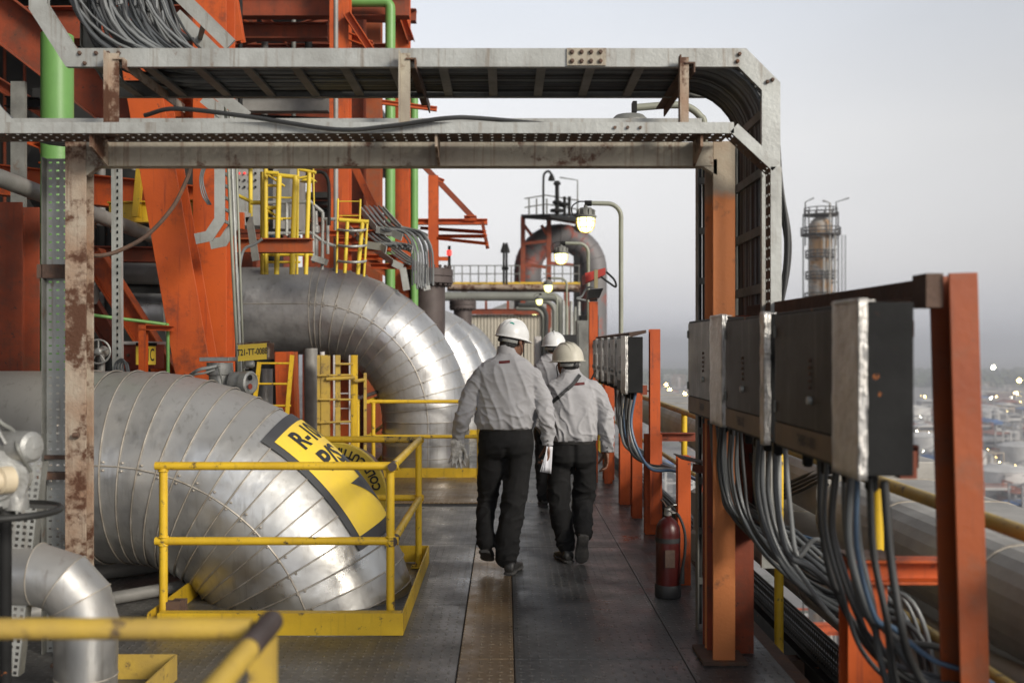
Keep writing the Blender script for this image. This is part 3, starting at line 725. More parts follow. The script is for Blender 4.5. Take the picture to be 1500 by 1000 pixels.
def onear():
    g = thing('guard_rail', 'blurred yellow corner railing in the bottom left foreground', 'railing', (-.53, 2.2, 0))
    MB().tube([(-2.6, 2.2, .951), (-.56, 2.2, .951)], .0235, 18).build('top_rail', YELW, g)
    MB().tube([(-.525, 2.03, .955), (-.525, .9, .955)], .0235, 18).build('top_rail', YELW, g)
    MB().tube([(-.525, 2.24, .957), (-.525, 2.03, .957)], .026, 18).build('rail_cap', BRONZE, g)
    for z in (.5,):
        MB().tube([(-2.6, 2.2, z), (-.53, 2.2, z)], .0235, 16).build('mid_rail', YELW, g)
        MB().tube([(-.525, 2.2, z), (-.525, .9, z)], .0235, 16).build('mid_rail', YELW, g)
    for p in ((-.535, 2.2), (-.525, .95), (-2.55, 2.2)): MB().box(p[0] - .026, p[0] + .026, p[1] - .026, p[1] + .026, 0, .93).build('post', YELW, g)
onear()
g2 = guard('yellow railing round the second silver elbow, left of the tall man', [(-1.70, 13.9), (-1.66, 12.08), (-.30, 12.08), (-.30, 14.0)], .925, .50, True, [(-1.60, 12.08), (-.32, 12.08), (-1.69, 13.9), (-.30, 14.0)], kz=.115)
MB().tube([(-1.82, 12.08, .95), (-1.5, 12.9, 1.06)], .024, 12).build('rail_cap', BRONZE, g2)
guard('yellow railing round the third silver elbow', [(-1.5, 19.6), (-1.5, 17.7), (-.15, 17.7), (-.15, 19.6)], .905, .50, True, [(-1.5, 17.7), (-.15, 17.7), (-.15, 19.6)])
guard('yellow railing round the fourth silver elbow', [(-1.4, 25), (-1.4, 23.25), (-.0, 23.25), (-.0, 25)], .905, .50, True, [(-1.4, 23.25), (0, 23.25), (0, 25)])

# ================================================================ portal frame and trays
pf = thing('portal_frame', 'rust streaked steel portal frame spanning the walkway', 'steel frame', (-.5, 4.98, 0))
lp_ = MB(); lp_.ibeam((-2.137, 5.00, 0), (-2.137, 5.00, 2.60), .104, .10, .012, up=(0, 1, 0)); lp_.build('post', RUST, pf, bevel=.002)
rp_ = MB(); rp_.ibeam((1.09, 5.06, 0), (1.09, 5.06, 2.60), .11, .21, .012, up=(0, 1, 0)); rp_.build('post', COLM, pf, bevel=.002)
cb = MB(); cb.chan((1.033, 4.99, 2.535), (-2.083, 4.99, 2.535), .08, .119, .01); cb.build('cross_beam', BEAMG, pf, bevel=.002)
MB().box(-2.24, -2.03, 4.9, 5.1, 0, .016).build('base_plate', RUSTD, pf)
MB().box(.98, 1.20, 4.92, 5.22, 0.003, .02).build('base_plate', RUSTD, pf)
for x, z, h in ((-2.02, 2.43, .09), (.99, 2.43, .08)):
    g_ = MB(); s_ = 1 if x < 0 else -1
    g_.poly([(x - s_ * .065, 4.955, z), (x - s_ * .065, 4.955, z + h), (x + s_ * .06, 4.955, z + h)], (0, .05, 0)); g_.build('gusset', BEAMG, pf)
for x in (-1.98, -.335, .93):
    MB().poly([(x, 4.74, 2.600), (x, 4.74, 2.53), (x, 4.94, 2.47), (x, 4.94, 2.600)], (.012, 0, 0)).build('tray_cleat', RUST, pf)
MB().lathe([(.013, 0), (.013, .03)], (-2.14, 4.93, 2.0 - .86), (1, 0, .0), 8).build('weld_stub', RUSTD, pf)

def tray_path(Y, dz=0.0):
    return [Vector(p) for p in ((-2.275, Y, 4.6), (-2.275, Y, 3.235 + dz), (-2.115, Y, 2.985 + dz), (1.155, Y, 2.985 + dz), (1.295, Y, 2.845 + dz), (1.295, Y, .5))]
def strip(path, wd, th, mat, name, par, Y0):
    """flat side rail: band of width wd in the XZ plane along the path, thickness th along Y"""
    mb = MB(); n = len(path); L = []; Rr = []
    for i, p in enumerate(path):
        if i == 0: d = (path[1] - p).normalized(); nn = Vector((-d.z, 0, d.x)); k = 1
        elif i == n - 1: d = (p - path[i - 1]).normalized(); nn = Vector((-d.z, 0, d.x)); k = 1
        else:
            a = (p - path[i - 1]).normalized(); b_ = (path[i + 1] - p).normalized()
            na = Vector((-a.z, 0, a.x)); nb = Vector((-b_.z, 0, b_.x)); nn = (na + nb).normalized(); k = 1 / max(.3, nn.dot(na))
        L.append(p + nn * wd / 2 * k); Rr.append(p - nn * wd / 2 * k)
    for i in range(n - 1):
        q = [L[i], L[i + 1], Rr[i + 1], Rr[i]]
        mb.poly([v + Vector((0, -th / 2, 0)) for v in q], (0, th, 0))
        # lips of the channel
    for side in (L, Rr):
        for i in range(n - 1):
            a, b_ = side[i], side[i + 1]; d = (b_ - a).normalized(); nn = Vector((-d.z, 0, d.x)) * (-.0025 if side is L else .0025)
            q = [a + Vector((0, -th / 2 + .001, 0)), b_ + Vector((0, -th / 2 + .001, 0)), b_ + Vector((0, -th / 2 + .001, 0)) + nn * 1.2, a + Vector((0, -th / 2 + .001, 0)) + nn * 1.2]
            mb.poly(q, (0, .028 * Y0, 0))
    return mb.build(name, mat, par)
ut = thing('cable_tray', 'upper galvanised ladder cable tray bending down behind the dark cabinets', 'cable tray', (-.4, 5.1, 3))
YA, YB = 4.85, 5.46
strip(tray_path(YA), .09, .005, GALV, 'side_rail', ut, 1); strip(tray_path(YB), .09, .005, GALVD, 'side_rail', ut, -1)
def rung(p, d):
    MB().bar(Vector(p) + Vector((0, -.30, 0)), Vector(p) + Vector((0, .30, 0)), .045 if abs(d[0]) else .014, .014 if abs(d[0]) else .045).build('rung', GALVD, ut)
x = -2.0
while x < 1.15: rung((x, 5.155, 2.952), (1, 0)); x += .242
z = 2.72
while z > .6: rung((1.262, 5.155, z), (0, 1)); z -= .285
rung((1.225, 5.155, 2.865), (0, 1))
z = 3.4
while z < 4.5: rung((-2.242, 5.155, z), (0, 1)); z += .27
sp = MB().box(.30, .49, 4.838, 4.846, 2.944, 3.028)
sj = sp.build('splice_plate', BEAMG, ut)
for i in range(4):
    for j in (0, 1):
        MB().lathe([(.011, 0), (.011, .010), (.006, .013)], (.325 + i * .046, 4.838, 2.964 + j * .044), (0, -1, 0), 6, False).build('bolt', RUSTD, sj)
for i, (x, z) in enumerate(((-2.07, 3.005), (-2.045, 2.955), (-1.99, 3.005), (-1.93, 3.005), (-1.88, 3.005), (1.14, 3.00), (1.13, 2.965), (1.275, 2.865), (1.30, 2.875))):
    MB().lathe([(.010, 0), (.010, .010), (.006, .013)], (x, 4.846, z), (0, -1, 0), 6, False).build('bolt', RUSTD, ut)

def cable(pts, r, m, label, group, n=8):
    o_ = MB().tube(pts, r, n).build('cable', m); tag(o_, label, 'cable', group); return o_
rc = random.Random(21)
def arc_pts(cx, cz, rr, a0, a1, Y, n=8): return [Vector((cx + rr * math.cos(R(a0 + (a1 - a0) * k / n)), Y, cz + rr * math.sin(R(a0 + (a1 - a0) * k / n)))) for k in range(n + 1)]
for i in range(26):
    Y = 4.885 + i * .0218; m = rc.choice((CABLE, CABLE, CABLEB, CABLEL)); j = rc.uniform(0, .012); k = i / 25.0
    rad = rc.uniform(.30, .50)
    zc = 2.974 + j; P = []
    xo = -2.20 + rc.uniform(0, .28)
    P += [Vector((xo - .05, Y, 4.6)), Vector((xo - .03, Y, 3.2 + rad * .8))]
    P += arc_pts(xo + rad, zc + rad, rad, 180, 270, Y, 9)
    x = xo + rad + .2
    while x < .8: P.append(Vector((x, Y + rc.uniform(-.004, .004), zc + rc.uniform(-.003, .003)))); x += .3
    P += arc_pts(.95, zc - .33, .33, 90, 0, Y, 8)
    for z in (2.2, 1.8, 1.3, .6): P.append(Vector((1.282 + rc.uniform(-.004, .004), Y + rc.uniform(-.004, .004), z)))
    cable(P, .0108, m, 'cable lying among the parallel cables packed in the upper tray', 'cables packed side by side in the upper tray')
# extra loops piled in the bend at upper left
for i in range(54):
    Y = rc.uniform(4.88, 5.42); x0 = rc.uniform(-2.24, -1.86); rad = rc.uniform(.28, .62)
    P = [Vector((x0, Y, 4.4)), Vector((x0 + .02, Y - .02, 3.0 + rad * .9))] + arc_pts(x0 + .04 + rad, 3.01 + rad, rad, 185, 262, Y, 8) + [Vector((x0 + rad + .35 + rc.uniform(0, .5), Y + .02, 3.02))]
    cable(P, rc.uniform(.005, .010), rc.choice((CABLE, CABLEL, CABLE, CABLEB)), 'loose grey cable sweeping down into the upper left tray bend', 'loose cables in the upper left tray bend')
# cables bowing out behind the vertical run on the right
for i in range(9):
    Y = 5.0 + i * .045; b_ = .06 + .012 * i + rc.uniform(-.01, .02)
    P = spline([(.2 + i * .05, Y, 3.03), (.8, Y, 3.045 + .004 * i), (1.12, Y, 3.0), (1.335, Y, 2.80), (1.345 + b_ * .7, Y, 2.4), (1.36 + b_, Y, 2.1), (1.35 + b_ * .7, Y, 1.8), (1.33, Y + .02, 1.45), (1.34, Y, .9)], 6)
    cable(P, .0095, rc.choice((CABLEB, CABLE, CABLEBL if i == 3 else CABLEB)), 'dark cable bowing out behind the vertical tray run on the right', 'cables bowing out at the right of the trays')
for i in range(3):
    P = spline([(.0 + i * .1, 5.1 + i * .1, 3.04), (.5, 5.1 + i * .1, 3.07 + i * .012), (.85, 5.1 + i * .1, 3.06 + i * .008), (1.2, 5.1 + i * .1, 3.0)], 6)
    cable(P, .009, CABLE, 'cable arching over the top edge of the upper tray', 'cables arching over the top of the tray')

# lower tray: slotted front channel + back rail
lt_ = thing('cable_tray', 'lower galvanised cable tray with slotted lip resting on the portal beam', 'cable tray', (-.4, 4.8, 2.6))
YF = 4.72
pth = [Vector(p) for p in ((-4.2, YF, 2.615), (1.085, YF, 2.615), (1.285, YF, 2.43), (1.285, YF, .6))]
f_ = MB()
for a, b_ in zip(pth, pth[1:]):
    d = (b_ - a).normalized(); nn = Vector((-d.z, 0, d.x))
    f_.poly([a + nn * .026, b_ + nn * .026, b_ - nn * .026, a - nn * .026], (0, .004, 0))
f_.build('side_rail', GALV, lt_)
pp = MB()
pp.perf((-4.2, YF + .004, 2.590), (1, 0, 0), (0, 1, 0), 5.27, .20, 100, 3, .22, .22)
d = (pth[2] - pth[1]).normalized(); nn = Vector((-d.z, 0, d.x))
pp.perf(pth[1] - nn * .026, d, (0, 1, 0), (pth[2] - pth[1]).length, .12, 6, 2, .25, .25)
pp.perf((1.259, YF + .004, 2.43), (0, 0, -1), (0, 1, 0), 1.83, .09, 36, 2, .22, .28)
pp.build('slotted_web', RUSTD, lt_)
bk = MB(); bk.poly([(-2.45, 4.96, 2.60), (-2.30, 4.96, 2.60), (.98, 4.96, 2.60), (.98, 4.96, 2.715), (-2.46, 4.96, 2.715)], (0, .005, 0))
bk.poly([(-2.45, 4.96, 2.60), (-2.46, 4.96, 2.715), (-2.78, 4.96, 3.05), (-2.84, 4.96, 2.96)], (0, .005, 0)); bk.poly([(-2.78, 4.96, 3.05), (-2.84, 4.96, 2.96), (-2.93, 4.96, 4.4), (-2.83, 4.96, 4.4)], (0, .005, 0))
bk.build('back_rail', GALV, lt_)
for x in (-2.19, -2.10, -2.02, -1.95, .52, .58, .64, -.05, .02, .09):
    MB().lathe([(.008, 0), (.008, .008)], (x, 4.718 if x > 0.4 else 4.958, 2.615 if x > .4 else 2.685), (0, -1, 0), 6, False).build('bolt', RUSTD, lt_)
for i in range(9):
    Y = 5.0 + i * .035
    P = spline([(-2.82, Y, 4.4), (-2.80 + rc.uniform(0, .05), Y, 3.1), (-2.55, Y, 2.72 + rc.uniform(0, .02)), (-2.2, Y, 2.64), (-1, Y, 2.63), (.9, Y, 2.63)], 7)
    cable(P, .011, rc.choice((CABLE, CABLEL, CABLE)), 'cable rising at the left edge out of the lower tray', 'cables in the lower tray')
cable(spline([(-1.72, 4.75, 2.68), (-1.55, 4.70, 2.70), (-1.2, 4.695, 2.66), (-.8, 4.69, 2.60), (-.55, 4.69, 2.615), (-.28, 4.70, 2.655), (-.1, 4.75, 2.665), (.3, 4.85, 2.65)], 8), .011, CABLEB, 'thick dark cable sagging across the front of the lower tray', 'sagging cable')

# rusty angle posts that carry the upper tray
for k, (x, z0, z1, w_) in enumerate(((-1.895, 2.575, 2.995, .055), (-.485, 2.605, 2.995, .052), (.862, 2.635, 2.975, .05))):
    br = thing('tray_bracket', ['rusty angle bracket carrying the upper tray at the left', 'pale angle bracket carrying the upper tray at mid span', 'rust streaked angle bracket carrying the upper tray near its right bend'][k], 'bracket', (x, 4.8, z0))
    MB().angle((x, 4.79, z0), (x, 4.79, z1), w_, w_, .007, up=(0, -1, 0)).build('upright', RUST if k != 1 else BEAMG, br)
    MB().angle((x + .03, 4.80, z1 - .05), (x + .03, 5.72, z1 - .05), .05, .05, .007, up=(0, 0, -1)).build('arm', RUSTD if k != 0 else RUST, br)

# perforated uprights on the left
pt_ = thing('perforated_tray', 'upright slotted cable tray behind the rusty left post', 'cable tray', (-2.31, 5.15, 0))
MB().perf((-2.372, 5.15, 0), (1, 0, 0), (0, 0, 1), .115, 2.55, 3, 62, .42, .22).build('slotted_web', GALV, pt_)
MB().box(-2.376, -2.372, 5.10, 5.15, 0, 2.55).build('side_flange', GALVD, pt_)
MB().box(-2.40, -2.24, 5.10, 5.135, 1.93, 2.0).build('clamp', RUSTD, pt_)
MB().box(-2.385, -2.24, 5.12, 5.14, 1.0, 1.02).build('clamp', RUSTD, pt_); MB().box(-2.39, -2.24, 5.08, 5.135, .90, .935).build('clamp', RUSTD, pt_)
p2_ = thing('perforated_tray', 'leaning perforated tray with square holes behind the motor valve', 'cable tray', (-1.98, 4.2, 0))
A_ = at(62, 676, 4.25); B_ = at(26, 990, 4.25); dv = (B_ - A_); L_ = dv.length; dv.normalize(); du = Vector((-1, 0, .1)).normalized()
MB().perf(A_ - du * .0, dv, du, L_, .17, 34, 6, .5, .5).build('perforated_web', GALV, p2_)
MB().poly([A_, B_, B_ + Vector((0, .05, 0)), A_ + Vector((0, .05, 0))], (.004, 0, 0)).build('side_flange', GALVD, p2_)
# ladder tray behind the right column
vt = thing('ladder_tray', 'upright ladder tray just behind the orange and beige column', 'cable tray', (1.10, 5.6, 0))
for x in (1.078, 1.20): MB().box(x - .004, x + .004, 5.55, 5.62, 0, 2.60).build('side_rail', GALVD, vt)
for k in range(9): MB().box(1.083, 1.195, 5.575, 5.60, .25 + k * .28, .285 + k * .28).build('rung', GALVD, vt)
for i in range(4):
    cable([(1.10 + i * .024, 5.615, 0.02), (1.10 + i * .024, 5.617, 1.3), (1.10 + i * .024, 5.614, 2.58)], .0095, CABLEB, 'dark cable clipped to the upright ladder tray', 'cables on the upright ladder tray')

# ================================================================ foreground small pipe
SC = (-2.02, 4.3, .385); SRb = .21; SR = .128
sp_ = thing('insulated_pipe', 'small silver insulated pipe elbow in the lower left corner', 'pipe', (-1.81, 4.3, 0))
b_ = MB(); bd = MB(); n = 48
def sring(th, p, r_): return ring(SC, SRb, r_, th, p)
PH = [2 * math.pi * k / n for k in range(n)]
st = [[Vector((-5, 4.3, SC[2] + SRb)) + (Vector((0, 0, 1)) * math.cos(p) + Vector((0, -1, 0)) * math.sin(p)) * SR for p in PH],
      [Vector((-2.20, 4.3, SC[2] + SRb)) + (Vector((0, 0, 1)) * math.cos(p) + Vector((0, -1, 0)) * math.sin(p)) * SR for p in PH]]
st += [[sring(R(t_), p, SR * (1.0 if t_ in (0, 90) else 1.035)) for p in PH] for t_ in (2, 34, 62, 88)]
st += [[Vector((SC[0] + SRb, 4.3, z)) + (Vector((1, 0, 0)) * math.cos(p) + Vector((0, -1, 0)) * math.sin(p)) * SR for p in PH] for z in (.16, -.0)]
for i, (a, c_) in enumerate(zip(st, st[1:])):
    b_.add(a + c_, [(k, n + k, n + (k + 1) % n, (k + 1) % n) for k in range(n)], True)
    if i < len(st) - 2:
        cen = sum(c_, Vector()) / n
        bd.tube([cen + (q - cen) * 1.008 for q in c_], .003, 6, closed=True)
bd.tube([(-5, 4.3 - .128, SC[2] + SRb - .02), (-2.2, 4.3 - .129, SC[2] + SRb - .02)], .004, 6)
bd.tube([(SC[0] + SRb - .04, 4.3 - .124, .0), (SC[0] + SRb - .04, 4.3 - .124, .16)], .003, 6)
b_.build('cladding', ALUS, sp_, 30); bd.build('seam_bead', SEAM, sp_)
for z in (.05, .11): MB().lathe([(.006, 0), (.006, .005)], (SC[0] + SRb + .119, 4.3 - .045, z), (.94, -.34, 0), 6, False).build('rivet', RUSTD, sp_)
kb = MB(); kb.box(-2.05, -1.555, 4.12, 4.128, .003, .12); kb.box(-1.563, -1.555, 4.13, 4.72, .003, .12); kb.box(-2.05, -1.565, 4.72, 4.728, .003, .12)
tag(kb.build('kick_plate', YELW), 'yellow kick plate box round the foot of the small silver pipe', 'kick plate')

# motor operated valve at the left edge
Y = 3.75
mv = thing('valve_actuator', 'cast aluminium motor valve actuator with black handwheel at the left edge', 'valve', (-1.95, Y, 0))
p = at(30, 658, Y)
MB().lathe([(.0, -.005), (.045, 0), (.058, .012), (.060, .03), (.060, .26), (.05, .3)], at(53, 654, Y) + Vector((.003, -.02, 0)), (-1, .35, 0), 32).build('motor_housing', CASTAL, mv, 35)
hb = MB(); hb.lathe([(.0, -.07), (.075, -.065), (.095, -.045), (.10, 0), (.10, .10)], at(-2, 700, Y), (-.25, 1, 0), 36)
hb.lathe([(.10, -.075), (.11, -.075), (.11, -.05), (.10, -.05)], at(-2, 700, Y) + Vector((0, .02, 0)), (-.25, 1, 0), 36); hb.build('gear_housing', CASTAL, mv, 35)
MB().lathe([(.0, -.11), (.022, -.108), (.03, -.09), (.038, -.05), (.05, -.045), (.052, .0)], at(22, 700, Y) + Vector((0, -.04, 0)), (.45, .8, 0), 28).build('end_cap', CREAM, mv, 35)
MB().tube([at(24, 745, Y), at(24, 715, Y)], [.045, .04], 20).build('stem_collar', CASTAL, mv)
wc = at(8, 748, Y)
hw = MB().tube([wc + Vector((.19 * math.cos(a * math.pi / 24), .19 * math.sin(a * math.pi / 24), 0)) for a in range(48)], .0135, 12, closed=True).build('handwheel', BLACKV, mv)
for k in range(3):
    a = k * 2.094 + .5
    MB().bar(wc + Vector((.03 * math.cos(a), .03 * math.sin(a), .02)), wc + Vector((.185 * math.cos(a), .185 * math.sin(a), 0)), .03, .014).build('spoke', BLACKV, hw)
MB().tube([wc + Vector((0, 0, -.02)), wc + Vector((0, 0, .05))], .035, 20).build('hub', BLACKV, hw)
MB().tube([wc + Vector((0, 0, -.03)), (wc.x, Y, .02)], .022, 14).build('valve_stem', DARK, mv)
MB().tube(spline([at(44, 690, Y) , at(40, 655, Y) + Vector((0, -.07, 0)), at(20, 632, Y), at(-4, 612, Y), at(-12, 560, Y)], 6), .009, 10).build('conduit', GALVD, mv)
MB().tube([at(18, 648, Y) + Vector((0, -.05, 0)), at(-4, 608, Y) + Vector((0, -.05, 0))], .007, 8).build('bail', CASTAL, mv)
MB().lathe([(.012, -.01), (.012, 0), (.0, .001)], at(2, 661, Y) + Vector((0, -.12, 0)), (0, 1, 0), 12).build('plug', DARK, mv)

# temperature transmitter behind the first elbow, on the dome of the pipe crest
Y = 7.0
tt = thing('temperature_transmitter', 'silver temperature transmitter heads behind the first elbow, under the tag plate', 'instrument', at(335, 560, Y))
MB().lathe([(.085, -.12), (.09, -.02), (.075, .0), (.075, .06), (.09, .065), (.095, .09), (.09, .13), (.09, .15)], at(322, 562, Y), (0, 0, 1), 32).build('junction_head', CASTAL, tt, 35)
MB().box(at(298, 0, Y).x, at(341, 0, Y).x, 6.9, 7.1, at(0, 529, Y).z, at(0, 523, Y).z).build('cover', CASTAL, tt, bevel=.004)
MB().lathe([(.07, .0), (.075, .02), (.075, .12), (.066, .14)], at(340, 560, Y - .05), (1, -.25, 0), 32).build('display_neck', CASTAL, tt, 35)
dh = MB().lathe([(.076, .0), (.080, .015), (.080, .06), (.066, .068), (.064, .06), (.0, .06)], at(357, 560, Y - .1), (1, -.45, 0), 32).build('display_housing', CASTAL, tt, 35)
q = at(368, 554, Y - .18)
MB().lathe([(.02, 0), (.02, .006), (.0, .007)], at(366, 553, Y - .165), (1, -.45, 0), 16).build('display_window', DARK, dh)
MB().lathe([(.02, 0), (.02, .006), (.0, .007)], at(366, 566, Y - .165), (1, -.45, 0), 16).build('display_window', REDBOX, dh)
MB().tube(spline([at(322, 535, Y - .08), at(308, 538, Y - .12), at(290, 542, Y - .12), at(276, 552, Y), at(268, 562, Y + .1)], 6), .012, 10).build('conduit', GALV, tt)
MB().tube(spline([at(318, 535, Y - .1), at(322, 545, Y - .12), at(326, 562, Y - .12)], 6), .006, 8).build('loop_cable', GALVD, tt)
MB().tube(spline([at(315, 541, Y - .1), at(300, 546, Y - .12), at(284, 549, Y - .1), at(272, 558, Y)], 6), .008, 8).build('conduit', GALV, tt)
tg = thing('tag_plate', 'yellow instrument tag plate reading T21-TT-0088 under a small hood', 'sign', at(372, 516, 6.98))
a0, a1 = at(349, 517, 6.98), at(391, 514, 6.98)
zc0 = (at(0, 506, 6.98).z + at(0, 529, 6.98).z) / 2; hh = .057
ux = (a1 - a0).normalized(); tl = ux
def plate_pt(u, v): return a0 + ux * (u + (a1 - a0).length / 2) + Vector((0, -.006, 0)) + Vector((0, 0, 1)) * v
W2 = (a1 - a0).length / 2
mbx = MB(); mbx.poly([plate_pt(-W2, -hh), plate_pt(W2, -hh), plate_pt(W2, hh), plate_pt(-W2, hh)], (0, .004, 0)); pl = mbx.build('plate', SIGNY, tg)
lettering('T21-TT-0088', .062, lambda x, y: plate_pt(x, y) + Vector((0, -.003, 0)), INK, pl, bold=.0012, sx=.62 * 1.02)
hd = MB(); hd.poly([plate_pt(-W2 - .01, hh + .004), plate_pt(W2 + .02, hh + .004), plate_pt(W2 + .02, hh + .012), plate_pt(-W2 - .01, hh + .012)], (0, .035, 0))
hd.poly([plate_pt(W2 + .004, -hh), plate_pt(W2 + .004, hh), plate_pt(W2 + .008, hh), plate_pt(W2 + .008, -hh)], (.026, .08, 0)); hd.build('hood', RUST, tg)
MB().tube([at(360, 540, 7.02), at(362, 528, 7.02)], .02, 14).build('stem', CASTAL, tg); MB().lathe([(.02, -.03), (.028, -.02), (.028, .02), (.02, .03)], at(366, 533, 6.99), (1, 0, 0), 12).build('clamp', CASTAL, tg)
# conduits rising past it
for k, (px0, px1, m, r_) in enumerate(((330, 349, GPAINT, .012), (336, 353, GALV, .011), (343, 357, GPAINT, .009))):
    o_ = MB().tube([at(px1, 545, 7.3 + k * .05), at((px0 + px1) / 2 + 2, 400, 7.3 + k * .05), at(px0, 150, 7.3 + k * .05)], r_, 10).build('conduit', m)
    tag(o_, ['grey green conduit rising left of the tag plate', 'galvanised conduit, middle one of three rising by the tag plate', 'thin conduit nearest the second silver elbow'][k], 'conduit')

# ================================================================ orange steelwork, left
def column(px_top, py_top, px_bot, py_bot, Y, w_, h_, label, m=ORANGE, t_=.014, up=(0, 1, 0), name='steel_column', cat='column', ext=0.0, base=True, group=None):
    a, b_ = at(px_bot, py_bot, Y), at(px_top, py_top, Y)
    d = (b_ - a).normalized()
    if base and abs(d.z) > .3: a = a - d * (a.z / d.z)
    b_ = b_ + d * ext
    o_ = MB().ibeam(a, b_, w_, h_, t_, up=up).build(name, m, bevel=.002); return tag(o_, label, cat, group)
column(236, 238, 290, 548, 8.5, .30, .26, 'broad leaning orange steel column left of the tag plate', ext=1.6)
column(314, 238, 314, 548, 9.1, .30, .30, 'upright orange steel column between the leaning one and the conduits', ext=2.2)
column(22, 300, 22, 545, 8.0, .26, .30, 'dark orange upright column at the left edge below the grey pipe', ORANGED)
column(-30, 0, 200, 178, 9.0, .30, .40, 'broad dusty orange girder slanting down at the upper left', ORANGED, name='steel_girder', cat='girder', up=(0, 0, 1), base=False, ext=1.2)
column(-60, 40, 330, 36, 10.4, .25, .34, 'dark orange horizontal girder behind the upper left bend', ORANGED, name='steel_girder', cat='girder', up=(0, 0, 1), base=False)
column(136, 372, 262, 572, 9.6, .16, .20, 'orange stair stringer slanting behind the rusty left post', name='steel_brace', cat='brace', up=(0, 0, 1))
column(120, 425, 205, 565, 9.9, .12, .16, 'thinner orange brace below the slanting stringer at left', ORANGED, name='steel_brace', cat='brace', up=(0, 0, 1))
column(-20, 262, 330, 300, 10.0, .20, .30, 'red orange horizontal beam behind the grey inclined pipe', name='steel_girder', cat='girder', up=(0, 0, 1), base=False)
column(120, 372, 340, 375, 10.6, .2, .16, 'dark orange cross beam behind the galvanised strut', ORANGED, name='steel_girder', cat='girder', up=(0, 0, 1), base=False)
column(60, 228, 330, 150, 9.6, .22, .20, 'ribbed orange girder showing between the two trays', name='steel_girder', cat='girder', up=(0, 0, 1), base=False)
column(160, 312, 330, 308, 9.3, .10, .20, 'yellow beam behind the leaning orange column', YEL, name='steel_girder', cat='girder', up=(0, 0, 1), base=False)
column(206, 240, 199, 318, 9.2, .06, .06, 'short yellow upright left of the leaning column', YEL, name='steel_stub', cat='post', base=False)
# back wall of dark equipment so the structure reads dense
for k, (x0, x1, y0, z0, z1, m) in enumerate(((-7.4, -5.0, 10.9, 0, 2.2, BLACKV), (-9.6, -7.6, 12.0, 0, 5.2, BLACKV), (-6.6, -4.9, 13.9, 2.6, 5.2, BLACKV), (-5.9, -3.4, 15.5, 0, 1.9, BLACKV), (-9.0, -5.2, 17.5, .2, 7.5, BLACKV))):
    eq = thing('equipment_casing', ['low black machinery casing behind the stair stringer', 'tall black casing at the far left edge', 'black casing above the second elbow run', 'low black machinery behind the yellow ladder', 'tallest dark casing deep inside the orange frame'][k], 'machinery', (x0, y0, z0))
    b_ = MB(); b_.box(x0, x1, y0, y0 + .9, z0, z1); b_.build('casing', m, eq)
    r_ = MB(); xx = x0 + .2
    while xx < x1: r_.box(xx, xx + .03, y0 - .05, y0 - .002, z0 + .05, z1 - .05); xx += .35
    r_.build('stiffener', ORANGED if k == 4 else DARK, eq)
# dark mass added beside and behind the walkway to block sky light from the left
pb = thing('sky_blocker', 'massive dark orange steel block added at far left to hold back sky light', 'light blocker', (-12.5, 20, 0))
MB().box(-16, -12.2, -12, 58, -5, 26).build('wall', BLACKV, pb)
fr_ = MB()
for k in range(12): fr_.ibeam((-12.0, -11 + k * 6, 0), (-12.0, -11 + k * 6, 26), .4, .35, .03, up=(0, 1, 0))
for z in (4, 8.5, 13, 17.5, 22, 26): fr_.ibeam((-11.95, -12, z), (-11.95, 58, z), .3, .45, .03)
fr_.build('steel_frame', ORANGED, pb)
MB().box(-12.0, -3.6, 9.5, 40, 8.4, 8.6).build('overhead_blocker', BLACKV, pb)
MB().box(-12.0, -4.2, -12, 9.3, 9.6, 9.8).build('overhead_blocker', BLACKV, pb)
# pipes among the steel
def pipe(pts, r_, m, label, cat='pipe', name='pipe', group=None, n=24, parts=None):
    tb = thing(name, label, cat, pts[0], group)
    MB().tube(pts, r_, n).build('pipe_run', m, tb)
    return tb
gp = pipe([at(84, 52, 7.2), Vector((at(84, 0, 7.2).x, 7.2, 0))], .112, GREEN, 'thick green vertical pipe behind the slotted upright tray')
ip = pipe([at(-60, 245, 6.8), at(0, 261, 7.0), at(225, 347, 9.4)], .064, PIPEG, 'grey inclined pipe passing behind the rusty left post')
pipe([at(-80, 392, 11), at(330, 402, 11)], .13, PIPEG, 'grey horizontal pipe half hidden behind the left columns')
pipe([at(60, 260, 12.5), at(300, 270, 12.5)], .42, BLACKV, 'fat dark pipe with flange behind the rusty post and leaning column')
pipe([at(-10, 420, 9.5), at(140, 432, 9.5)], .09, PIPEG, 'short grey pipe low behind the dark orange column')
ru = thing('strut', 'galvanised perforated strut standing left of the leaning orange column', 'post', at(172, 545, 7.8))
MB().chan(at(173, 560, 7.8), at(171, 230, 7.8), .075, .04, .006, up=(0, 1, 0)).build('channel', GALV, ru)
h_ = MB()
for k in range(30): h_.cbox(at(172, 250 + k * 10, 7.775), .012, .003, .022)
h_.build('slots', DARK, ru)
MB().box(at(17, 0, 9).x, at(38, 0, 9).x, 8.98, 9.02, at(0, 700, 9).z, at(0, 120, 9).z).build('x', GALVD).name = 'slotted_upright'
tag(bpy.data.objects['slotted_upright'], 'grey slotted upright at the far left behind the lower tray', 'post')
def slant_tray(a, b_, Y, wd, label):
    tb = thing('ladder_tray', label, 'cable tray', at(*a, Y))
    A, B_ = at(*a, Y), at(*b_, Y); d = (B_ - A)
    off = Vector((-.20, wd, .05))
    for o_ in (Vector((0, 0, 0)), off): MB().bar(A + o_, B_ + o_, .02, .09).build('side_rail', GALV, tb)
    n_ = int(d.length / .22)
    for k in range(1, n_): MB().bar(A + d * (k / n_), A + d * (k / n_) + off, .03, .03).build('rung', GALVD, tb)
slant_tray((262, -8), (338, 66), 6.6, .55, 'ladder tray slanting down toward the upper tray beside the loose cables')
